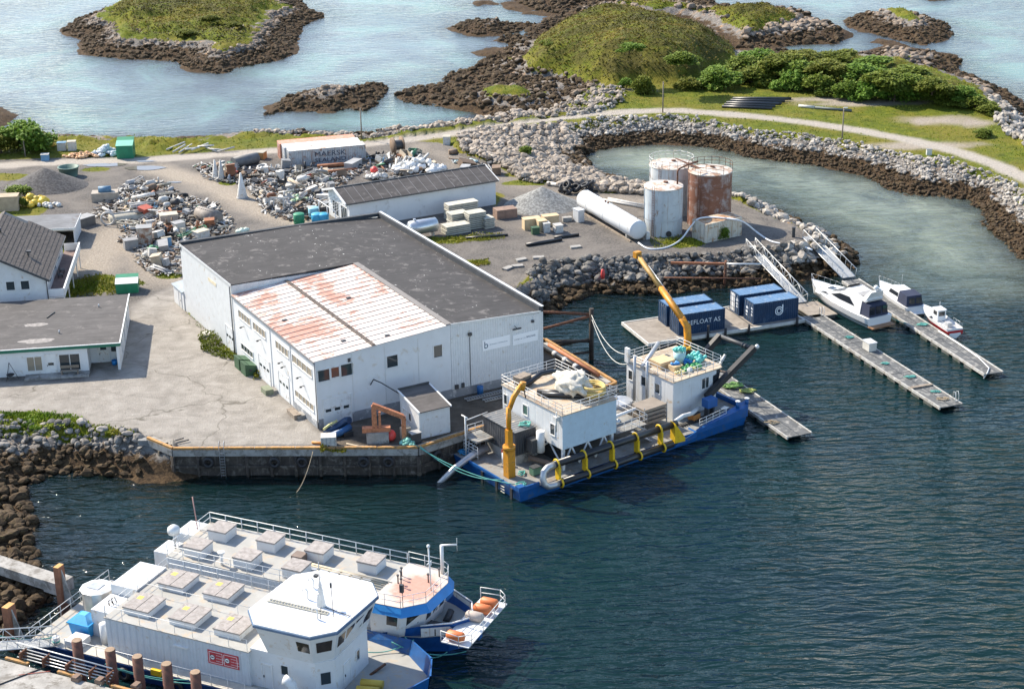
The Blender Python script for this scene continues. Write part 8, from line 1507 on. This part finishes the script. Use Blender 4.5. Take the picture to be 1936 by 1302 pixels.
# ---------------------------------------------------------------- scrap piles: every piece its own thing, made from a few shared kinds
def scrap_protos():
    P = {}; rr = random.Random(9)
    P['pipe_piece'] = [MB().cyl((-l / 2, 0, r), (l / 2, 0, r), r, 10).mesh('pipe_piece') for l, r in ((1.6, .16), (2.6, .2), (1.0, .28), (3.4, .12))]
    def trough(l, w, h): m = MB(); m.box(-l / 2, l / 2, -w / 2, -w / 2 + .06, 0, h); m.box(-l / 2, l / 2, w / 2 - .06, w / 2, 0, h); m.box(-l / 2, l / 2, -w / 2 + .06, w / 2 - .06, 0, .06); m.box(-l / 2, -l / 2 + .06, -w / 2 + .06, w / 2 - .06, .06, h); return m.mesh('trough')
    P['trough'] = [trough(1.6, .9, .6), trough(2.4, .8, .5)]
    def crate(l, w, h): m = MB(); m.box(-l / 2, l / 2, -w / 2, w / 2, .08, h); m.box(-l / 2 - .04, l / 2 + .04, -w / 2 - .04, w / 2 + .04, h, h + .07); m.box(-l / 2, l / 2, -w / 2, -w / 2 + .1, 0, .08); m.box(-l / 2, l / 2, w / 2 - .1, w / 2, 0, .08); return m.mesh('crate')
    P['crate'] = [crate(1.2, .9, .8), crate(.9, .8, 1.1), crate(1.7, 1.1, .7)]
    def bundle(n, l, r): m = MB(); [m.cyl((-l / 2 + rr.uniform(-.2, .2), rr.uniform(-.4, .4), r + rr.uniform(0, .3)), (l / 2 + rr.uniform(-.2, .2), rr.uniform(-.4, .4), r + rr.uniform(0, .3)), r, 6) for _ in range(n)]; return m.mesh('pipe_bundle')
    P['pipe_bundle'] = [bundle(7, 2.2, .08), bundle(9, 3.0, .07)]
    def fl(): m = MB(); m.lathe([(0, -.6), (.2, -.6), (.34, -.45), (.36, .45), (.2, .6), (0, .6)], (0, 0, .36), 12, 'X'); m.cyl((-.75, 0, .36), (.75, 0, .36), .07, 6); return m.mesh('float_drum')
    P['float_drum'] = [fl()]
    def frame(l, w, h): m = MB(); [m.box(x - .05, x + .05, y - .05, y + .05, 0, h) for x in (-l / 2, l / 2) for y in (-w / 2, w / 2)]; [m.box(-l / 2, l / 2, y - .05, y + .05, h - .1, h) for y in (-w / 2, w / 2)]; [m.box(x - .05, x + .05, -w / 2, w / 2, h - .1, h) for x in (-l / 2, l / 2)]; m.cyl((-l / 2, -w / 2, 0), (l / 2, -w / 2, h), .04, 5); return m.mesh('steel_frame')
    P['steel_frame'] = [frame(1.6, 1.0, 1.0), frame(2.2, .8, .7)]
    def plank(l, w): m = MB(); m.box(-l / 2, l / 2, -w / 2, w / 2, 0, .06); m.box(-l / 2 + .1, l / 2 - .3, -w / 2 + .05, w / 2 + .08, .06, .11); return m.mesh('board_pile')
    P['board_pile'] = [plank(2.2, .5), plank(1.5, .9), plank(3.0, .35)]
    def rg(): m = MB(); m.torus((0, 0, .14), .55, .14, 16, 6); m.torus((.1, 0, .3), .5, .12, 16, 6); return m.mesh('hose_ring')
    P['hose_ring'] = [rg()]
    def bracket(): m = MB(); m.box(-.5, .5, -.12, .12, 0, .3); m.cyl((-.35, 0, .3), (-.35, 0, 1.0), .12, 8); m.cyl((.3, 0, .3), (.5, 0, .8), .1, 8); m.box(.0, .7, -.3, .3, .3, .42); return m.mesh('machine_part')
    P['machine_part'] = [bracket()]
    return P
SP = scrap_protos()
KN = {'pipe_piece': 'pipe piece', 'trough': 'trough', 'crate': 'crate', 'pipe_bundle': 'bundle of thin pipes', 'float_drum': 'drum float', 'steel_frame': 'angle frame', 'board_pile': 'boards', 'hose_ring': 'hose coil', 'machine_part': 'machine part'}
CN = [('white', PLW, 26), ('grey', PLG, 22), ('black', PLK, 15), ('brown', PLB, 10), ('tan', PLT, 11), ('cream', PLC, 8), ('blue', PLBL, 3), ('green', PLGN, 3), ('rusty', PLO, 6), ('red', PLR, 1)]
_mm = {}
def scrap(zone, n, where, group, seed, kinds=None, hz=.6, lean=.5):
    rr = random.Random(seed); Z = np.array(zone); x0, y0 = Z.min(0); x1, y1 = Z.max(0); k = 0; kinds = kinds or (['pipe_piece'] * 6 + ['crate'] * 4 + ['board_pile'] * 5 + ['pipe_bundle'] * 3 + ['float_drum'] * 3 + ['trough'] * 2 + ['steel_frame'] * 2 + ['hose_ring'] * 2 + ['machine_part'] * 3)
    while k < n:
        x, y = rr.uniform(x0, x1), rr.uniform(y0, y1); d = float(poly_sd(np.array([x]), np.array([y]), zone)[0])
        if d < .1: continue
        kd = rr.choice(kinds); cn, mat, _ = rr.choices(CN, [c[2] for c in CN])[0]; i = rr.randrange(len(SP[kd])); key = (kd, i, cn)
        if key not in _mm: me = SP[kd][i].copy(); me.materials.append(mat); _mm[key] = me
        o = bpy.data.objects.new('scrap_' + kd, _mm[key]); col.objects.link(o); s = rr.choice((.5, .6, .7, .8, .95, 1.1, 1.4)); o.scale = (s, s, s); o.location = (x, y, GZ + min(d * .35, hz) * rr.random()); o.rotation_euler = (rr.uniform(-lean, lean) * .5, rr.uniform(-lean, lean) * .6, rr.uniform(0, 6.28))
        tag(o, f'{cn} {KN[kd]} lying in the {where}', 'scrap', group); k += 1
Z1 = pxs(GZ, (372, 312), (470, 322), (560, 320), (640, 330), (690, 318), (640, 350), (615, 372), (618, 402), (560, 418), (505, 402), (490, 372), (470, 350), (400, 340))
Z2 = pxs(GZ, (172, 410), (250, 345), (300, 345), (340, 372), (400, 388), (440, 425), (430, 445), (400, 440), (345, 455), (335, 500), (300, 500), (260, 470), (235, 455), (240, 420)); Z3 = pxs(GZ, (690, 300), (780, 290), (835, 322), (780, 345), (700, 340)); Z4 = pxs(GZ, (855, 290), (940, 312), (950, 335), (900, 325), (850, 305)); Z5 = pxs(GZ, (255, 485), (335, 480), (345, 520), (300, 522))
scrap(Z1, 185, 'right scrap pile behind the workshop', 'scrap behind the workshop', 1, hz=1.3); scrap(Z2, 135, 'left scrap pile beside the warehouse', 'scrap beside the warehouse', 2, hz=1.2); scrap(Z3, 42, 'scrap round the sack heap', 'scrap round the sack heap', 3); scrap(Z4, 16, 'scrap at the foot of the rubble heap', 'scrap at the rubble heap', 4, hz=.3); scrap(Z5, 22, 'scrap at the warehouse corner', 'scrap at the warehouse corner', 5)
def fine_scrap(label, zone, n, seed):
    rs = np.random.RandomState(seed); Z = np.array(zone); x0, y0 = Z.min(0); x1, y1 = Z.max(0); X = rs.uniform(x0, x1, n * 3); Y = rs.uniform(y0, y1, n * 3); ok = poly_sd(X, Y, zone) > -.6; X, Y = X[ok][:n], Y[ok][:n]
    m, nt, b = new_mat('fine_scrap'); t_ = nd(nt, 'ShaderNodeAttribute', attribute_name='tone').outputs['Fac']; lnk(nt, ramp_n(nt, t_, ((0, (.03, .03, .03)), (.2, (.16, .11, .075)), (.4, (.30, .28, .25)), (.66, (.45, .43, .40)), (.86, (.58, .57, .54)), (.97, (.5, .38, .24))), 'CONSTANT'), b.inputs['Base Color']); b.inputs['Roughness'].default_value = .8
    cv = np.array([(x, y, z) for z in (0, 1) for y in (-1, 1) for x in (-1, 1)], float); cf = np.array(((0, 2, 3, 1), (4, 5, 7, 6), (0, 1, 5, 4), (2, 6, 7, 3), (0, 4, 6, 2), (1, 3, 7, 5))); V = []; Fq = []; T = []
    for i in range(len(X)):
        s = np.array([rs.uniform(.1, .6), rs.uniform(.04, .16), rs.uniform(.04, .2)]); a = rs.uniform(0, 6.28); W = cv * s; W[:, 2] += W[:, 0] * rs.uniform(-.5, .5); c, q = math.cos(a), math.sin(a); W = np.stack([W[:, 0] * c - W[:, 1] * q, W[:, 0] * q + W[:, 1] * c, W[:, 2]], -1) + np.array([X[i], Y[i], GZ + rs.rand() * .3]); V.append(W); Fq.append(cf + 8 * i); T.append(np.full(8, rs.rand()))
    o = mesh_np('scrap_debris', np.concatenate(V), np.concatenate(Fq), m, False); o.data.attributes.new('tone', 'FLOAT', 'POINT').data.foreach_set('value', np.concatenate(T).astype(np.float32)); tag(o, label, 'debris', kind='stuff')
fine_scrap('small mixed scrap strewn under the right pile behind the workshop', Z1, 2600, 1); fine_scrap('small mixed scrap strewn under the left pile beside the warehouse', Z2, 2200, 2); fine_scrap('small scrap strewn round the sack heap', Z3, 350, 3); fine_scrap('small scrap strewn at the warehouse corner', Z5, 200, 5)
# larger pieces that stand out in the piles
t = thing('perforated_drum', 'long rusty perforated drum lying at the bend of the scrap pile', 'drum', at(395, 420), R(-42)); MB().lathe([(0, -2.0), (1.0, -2.0), (1.0, 2.0), (0, 2.0)], (0, 0, 1.0), 20, 'X').build('shell', M('drum_rust_grey', (.24, .21, .185), .75, var=.25), t)
for k in range(9):
    for a in (1.0, 1.5, 2.0): MB().box(-1.8 + k * .42, -1.6 + k * .42, 1.01 * math.cos(a) - .06, 1.01 * math.cos(a) + .06, 1.0 + 1.01 * math.sin(a) - .03, 1.0 + 1.01 * math.sin(a) + .02).build('slot', DARK, t)
for k, (u, v, lx, ly, h, m, lb) in enumerate(((275, 462, 2.0, 1.7, 2.5, M('cabinet_rusty', (.48, .42, .36), .7, dirt=RUST, dirt_amt=.35, streak=.4), 'tall rusty cabinet standing at the front of the left scrap'), (320, 425, 2.4, 1.6, 1.6, M('box_tan_steel', (.38, .33, .28), .6), 'tan steel box in the middle of the left scrap'), (248, 470, 1.8, 1.3, 1.3, PLG, 'grey machine at the front left of the left scrap'), (316, 468, 1.3, .3, 1.4, PLBL, 'blue framed panel leaning in the left scrap'), (338, 440, 1.5, 1.4, 1.5, PLW, 'white box at the right of the left scrap'), (380, 448, 2.0, 1.4, .9, PLW, 'white tub behind the warehouse edge in the scrap'), (160, 425, 2.6, 1.7, 1.2, M('trough_dark', (.13, .12, .11), .7), 'dark trough beside the garage at the scrap edge'), (470, 305, 3.0, 1.5, .5, PLT, 'tan flat trailer bed in front of the white containers'), (668, 318, 3.2, 1.4, 1.1, PLG, 'grey metal bin at the right end of the lettered container'), (495, 300, 1.4, 1.2, 1.1, M('crate_orange', (.5, .24, .08), .7), 'orange box beside the containers'), (880, 326, 1.8, 1.3, 1.0, PLG, 'grey box at the corner of the rubble heap'), (845, 272, 1.5, 1.1, 1.3, PLW, 'white cabinet at the road corner beyond the workshop'))): box_thing('scrap_box', lb, 'box', at(u, v), lx, ly, h, R(10 + k * 7), m, .07, PLC if k % 2 else PLG)
t = thing('boat_hull', 'upturned cream boat hull lying in the left scrap pile', 'boat', at(250, 414), R(22)); loft(MB(), [[(x, w, 0), (x, w * .85, .7), (x, 0, 1.1), (x, -w * .85, .7), (x, -w, 0)] for x, w in ((-3.2, 1.0), (-2, 1.15), (0, 1.2), (1.8, 1.0), (2.8, .55), (3.3, .1))]).build('shell', PLC, t); MB().box(-3.1, 3.0, -.04, .04, 1.05, 1.2).build('keel', PLW, t); MB().torus((-3.6, -1.4, .9), .9, .15, 18, 6, (.3, 1, 0)).build('hoop', PLW, t)
# puddles and cracks of the drive
for k, (u, v, rx, ry) in enumerate(((275, 318, 3.2, 1.3), (200, 312, 3.6, 1.1), (275, 305, 1.6, .5), (330, 345, 1.2, .4))):
    rr = random.Random(k); m = MB().slab([(rx * math.cos(a) * rr.uniform(.8, 1.1), ry * math.sin(a) * rr.uniform(.8, 1.1), 0) for a in np.linspace(0, 2 * math.pi, 18, endpoint=False)], .01); mt, nt, b = new_mat('puddle_water'); b.inputs['Base Color'].default_value = (.16, .14, .12, 1); b.inputs['Roughness'].default_value = .05; p = at(u, v); o = single('puddle', m, mt, ['broad puddle in the far road junction', 'long puddle left of the junction', 'small puddle by the far verge', 'small puddle near the scrap'][k], 'puddle', (p.x, p.y, sample_h(p.x, p.y) + .06))
# ---------------------------------------------------------------- shrubs, heath, grass
def leaf_material(name, dark, mid, light):
    m, nt, b = new_mat(name); t = nd(nt, 'ShaderNodeAttribute', attribute_name='tone').outputs['Fac']; oi = nd(nt, 'ShaderNodeObjectInfo').outputs['Random']
    c = ramp_n(nt, t, ((0, dark), (.5, mid), (1, light))); h = nd(nt, 'ShaderNodeHueSaturation'); lnk(nt, c, h.inputs['Color']); lnk(nt, math_n(nt, 'ADD', .465, math_n(nt, 'MULTIPLY', oi, .07)), h.inputs['Hue']); lnk(nt, math_n(nt, 'ADD', .8, math_n(nt, 'MULTIPLY', oi, .4)), h.inputs['Value'])
    lnk(nt, h.outputs[0], b.inputs['Base Color']); b.inputs['Roughness'].default_value = .7; b.inputs['Specular IOR Level'].default_value = .25
    tr = nd(nt, 'ShaderNodeBsdfTranslucent'); lnk(nt, h.outputs[0], tr.inputs['Color']); mx = nd(nt, 'ShaderNodeMixShader'); mx.inputs[0].default_value = .25; lnk(nt, b.outputs[0], mx.inputs[1]); lnk(nt, tr.outputs[0], mx.inputs[2]); lnk(nt, mx.outputs[0], nt.nodes['Material Output'].inputs['Surface']); return m
LEAF = leaf_material('shrub_leaves', (.055, .090, .010), (.140, .195, .022), (.25, .305, .055)); HEATH = leaf_material('heath', (.045, .046, .005), (.105, .110, .008), (.22, .195, .022)); WEED = leaf_material('weeds', (.080, .11, .007), (.155, .195, .012), (.27, .26, .03))
def leaf_quads(C, size, rs, up=.3, flat=False):
    """one small bent leaf card per centre"""
    n = len(C); a = rs.uniform(0, 6.28, n); el = rs.uniform(-.9, 1.1, n) + up; d = np.stack([np.cos(a) * np.cos(el), np.sin(a) * np.cos(el), np.sin(el)], -1); b = np.stack([-np.sin(a), np.cos(a), rs.uniform(-.4, .4, n)], -1); s = (size * rs.uniform(.6, 1.3, n))[:, None]
    V = np.stack([C - d * s - b * s * .2, C + b * s * .55, C + d * s, C - b * s * .55], 1).reshape(-1, 3); return V, np.arange(4 * n).reshape(-1, 4)
def crown_mesh(name, lobes, n, size, seed, mat):
    rs = np.random.RandomState(seed); Cs = []; T = []; w = np.array([l[3] ** 2 for l in lobes]); w = w / w.sum()
    for (x, y, z, r), k in zip(lobes, (w * n).astype(int)):
        d = rs.randn(k, 3); d /= np.linalg.norm(d, axis=1, keepdims=True); d[:, 2] = np.abs(d[:, 2]) * .95 - .25 * (rs.rand(k) < .4); rad = r * (1 - .35 * rs.rand(k) ** 2); cl = np.sin(d[:, 0] * 7 + x * 3) * np.sin(d[:, 1] * 7 + y * 2) * np.sin(d[:, 2] * 6); keep = cl > -.45
        rad = rad * (1 + .22 * cl) * np.where(rs.rand(k) < .07, rs.uniform(1.1, 1.4, k), 1.0); P_ = np.array([x, y, z]) + d * rad[:, None] * np.array([1, 1, .92]); Cs.append(P_[keep]); T.append(np.clip(.45 + .5 * cl[keep] + rs.uniform(-.25, .25, keep.sum()), 0, 1))
    C = np.concatenate(Cs); C[:, 2] = np.maximum(C[:, 2], .1); V, Fq = leaf_quads(C, size, rs); me_o = mesh_np(name, V, Fq, mat, False); me_o.data.attributes.new('tone', 'FLOAT', 'POINT').data.foreach_set('value', np.repeat(np.concatenate(T), 4).astype(np.float32)); return me_o
def shrub_proto(seed, n=5200):
    rr = random.Random(seed); lobes = [(0, 0, 1.6, 1.3)] + [(rr.uniform(-1.45, 1.45), rr.uniform(-1.45, 1.45), rr.uniform(.35, 1.9), rr.uniform(.5, 1.05)) for _ in range(11)]
    cr = crown_mesh('crown', lobes, n, .17, seed, LEAF); tk = MB(); tk.cyl((0, 0, -.3), (.05, 0, 1.4), .12, 7, .07)
    for x, y, z, r in lobes[1:6]: tk.cyl((0, 0, .3), (x * .8, y * .8, z), .06, 5, .02)
    b = tk.build('trunk', M('bark', (.09, .07, .05), .9)); return cr, b
PROT = [shrub_proto(40 + i) for i in range(5)]
_used = set()
def shrub(label, u, v, h, w, k, group=None, z=None, name='shrub'):
    p = G(u, v, GZ); hz = sample_h(p.x, p.y); p = G(u, v, hz); t = thing(name, label, 'shrub', (p.x, p.y, hz - .1), random.uniform(0, 6.28), group); t.scale = (w / 4.2, w / 4.2, h / 3.1)
    for src in PROT[k]:
        if src.name in _used: c = src.copy(); col.objects.link(c)
        else: c = src; _used.add(src.name)
        c.parent = t
    return t
GH = 'shrubs of the thicket on the headland'
spots = [(1362, 166, 5, 8.5), (1300, 168, 3, 5), (1402, 138, 4.5, 8), (1425, 160, 4.5, 8), (1450, 150, 4.8, 8), (1470, 132, 4.2, 8), (1498, 168, 4.8, 7), (1515, 148, 4.5, 8), (1545, 178, 5, 7), (1560, 142, 4, 8), (1590, 168, 4.8, 7), (1606, 186, 4.6, 6), (1625, 150, 4, 8), (1645, 188, 5, 8.5), (1672, 168, 4.5, 8), (1690, 192, 4.6, 8), (1712, 170, 4, 7), (1738, 186, 4.2, 7), (1762, 176, 3.8, 7), (1775, 190, 4, 6), (1800, 196, 3.4, 6), (1820, 186, 3, 6), (1845, 205, 3, 6), (1868, 216, 2.4, 4.5), (1520, 120, 3.2, 8), (1580, 118, 3, 8), (1440, 118, 3.5, 8), (1650, 128, 3, 8), (1720, 148, 3, 8)]
ORD = ['first', 'second', 'third', 'fourth', 'fifth', 'sixth', 'seventh', 'eighth', 'ninth', 'tenth']
for i, (u, v, h, w) in enumerate(spots):
    row = 'front' if v > 160 else 'back'; k = sum(1 for q in spots if (q[1] > 160) == (v > 160) and q[0] < u); nm = (ORD[k] if k < 10 else 'late ' + ORD[k - 10] if k < 20 else 'last')
    shrub(f'dense green shrub in the {row} row of the headland thicket, {nm} from the hill', u, v, h * .82, w * 1.08, i % 5, GH)
shrub('rounded green bush alone on the grass below the hill', 1216, 176, 3.6, 5, 1); shrub('small bush beside the rounded one below the hill', 1184, 165, 2.0, 3, 2); shrub('large bright green bush at the left edge by the far shore', 46, 284, 5.6, 9, 0); shrub('smaller bush left of the large one at the picture edge', 2, 290, 4.0, 7, 3); shrub('low bush between beige crate and dark gravel heap', 30, 374, 2.2, 4.2, 4); shrub('small dark bush behind the garage roof', 42, 392, 1.8, 2.2, 2); shrub('low grey green bush on the headland near the white stones', 1862, 258, 1.6, 3.6, 3); shrub('small bush growing in the rubble heap', 992, 296, 2.0, 2.6, 4); shrub('small shrub growing in front of the cream container', 1363, 452, 2.4, 2.2, 1); shrub('low scrub on the grassy islet', 400, 40, 1.6, 5, 1); shrub('scrub near the middle of the grassy islet', 352, 66, 1.4, 5, 2); shrub('scrub on the right of the grassy islet', 440, 52, 1.4, 4, 3); shrub('bushes in the cleft of the hill', 1040, 92, 2.2, 5, 0); shrub('bright bush on the near slope of the hill', 1190, 98, 2.0, 5, 4); shrub('dark scrub on the right flank of the hill', 1290, 120, 2.4, 7, 1)
for p in PROT:
    for o in p:
        if o.name not in _used: bpy.data.objects.remove(o)
def cover(name, label, mask, n, size, mat, seed, up=.6, lift=.1):
    """ground plants over the masked land, as one mass"""
    rs = np.random.RandomState(seed); idx = np.flatnonzero(mask.ravel()); dA = (np.gradient(TY, axis=0) * np.gradient(TX, axis=1)).ravel()[idx]; pk = rs.choice(idx, n, p=dA / dA.sum()); X = TX.ravel()[pk] + rs.uniform(-.6, .6, n); Y = TY.ravel()[pk] + rs.uniform(-.6, .6, n); Z = TH.ravel()[pk] + lift + rs.uniform(0, size * .8, n)
    tone = np.clip(.5 + fbm(X, Y, 7, 4) * 2.2 + rs.uniform(-.12, .12, n), 0, 1); V, Fq = leaf_quads(np.stack([X, Y, Z], -1), size, rs, up); o = mesh_np(name, V, Fq, mat, False); o.data.attributes.new('tone', 'FLOAT', 'POINT').data.foreach_set('value', np.repeat(tone, 4).astype(np.float32)); tag(o, label, 'plants', kind='stuff')
gm = (m_grass > .75) & (m_road < .2) & (m_dirt < .3)
hill = np.maximum(poly_sd(TX, TY, HILLS[0][0]), np.maximum(poly_sd(TX, TY, ISLANDS[0][0]) - 9, poly_sd(TX, TY, HILLS[1][0]))) > 1
cover('heath', 'heather and crowberry heath over hill and islet', gm & hill, 30000, .26, HEATH, 1, .0, -.06); cover('grass', 'long grass on verges and headland', gm & ~hill & (TY > 225), 16000, .18, WEED, 2, 1.0, -.08); cover('grass', 'weeds and grass along the near shore and in the yard', gm & (TY < 225), 14000, .16, WEED, 3, 1.1, 0.0)

def weed_patch(label, pts, n, size, h, seed):
    rs = np.random.RandomState(seed); Z = np.array(pts); x0, y0 = Z.min(0); x1, y1 = Z.max(0); X = rs.uniform(x0, x1, n * 4); Y = rs.uniform(y0, y1, n * 4); ok = poly_sd(X, Y, pts) + fbm(X, Y, 1.5) * 1.2 > 0; X, Y = X[ok][:n], Y[ok][:n]; hh = np.clip(.5 + fbm(X, Y, 1.6, 2) * 2, .1, 1) * h
    V, Fq = leaf_quads(np.stack([X, Y, GZ + hh * rs.rand(len(X))], -1), size, rs, .9); o = mesh_np('weeds', V, Fq, WEED, False); tone = np.clip(.5 + fbm(X, Y, 2, 3) * 2 + rs.uniform(-.2, .2, len(X)), 0, 1); o.data.attributes.new('tone', 'FLOAT', 'POINT').data.foreach_set('value', np.repeat(tone, 4).astype(np.float32)); tag(o, label, 'weeds', kind='stuff')
weed_patch('tall weeds growing against the long warehouse wall', pxs(GZ, (372, 640), (400, 628), (448, 668), (450, 682), (415, 678), (385, 665)), 1600, .15, .9, 1); weed_patch('thin strip of weeds along the foot of the warehouse wall', pxs(GZ, (350, 584), (358, 590), (452, 676), (444, 676), (380, 625)), 700, .1, .3, 2); weed_patch('weeds beside the dark green bins', pxs(GZ, (472, 704), (490, 700), (496, 716), (480, 718)), 250, .12, .8, 3); weed_patch('weeds growing over the quay edge by the white tank', pxs(GZ, (605, 846), (655, 846), (655, 855), (605, 855)), 320, .13, .6, 4); weed_patch('green verge of tall grass and flowers above the near rocks', pxs(GZ, (-60, 780), (60, 780), (150, 790), (168, 804), (100, 812), (-60, 812)), 3800, .16, .55, 5); weed_patch('weeds on the ledge beside the quay steps', pxs(GZ, (175, 808), (262, 816), (258, 826), (180, 818)), 700, .13, .4, 6); weed_patch('grass under the balcony of the house', pxs(GZ, (150, 525), (200, 518), (195, 560), (140, 565)), 900, .14, .4, 7); weed_patch('weeds round the green waste container', pxs(GZ, (196, 545), (225, 530), (228, 556), (200, 560)), 400, .12, .4, 8); weed_patch('grass tuft on the gravel by the warehouse parapet', pxs(GZ, (884, 494), (924, 488), (928, 500), (890, 504)), 500, .12, .25, 9); weed_patch('weeds under the slab stacks', pxs(GZ, (838, 446), (950, 440), (955, 452), (850, 462)), 900, .13, .35, 10); weed_patch('grass between the tanks and the cream container', pxs(GZ, (1225, 452), (1300, 446), (1290, 468), (1240, 470)), 700, .12, .3, 11)
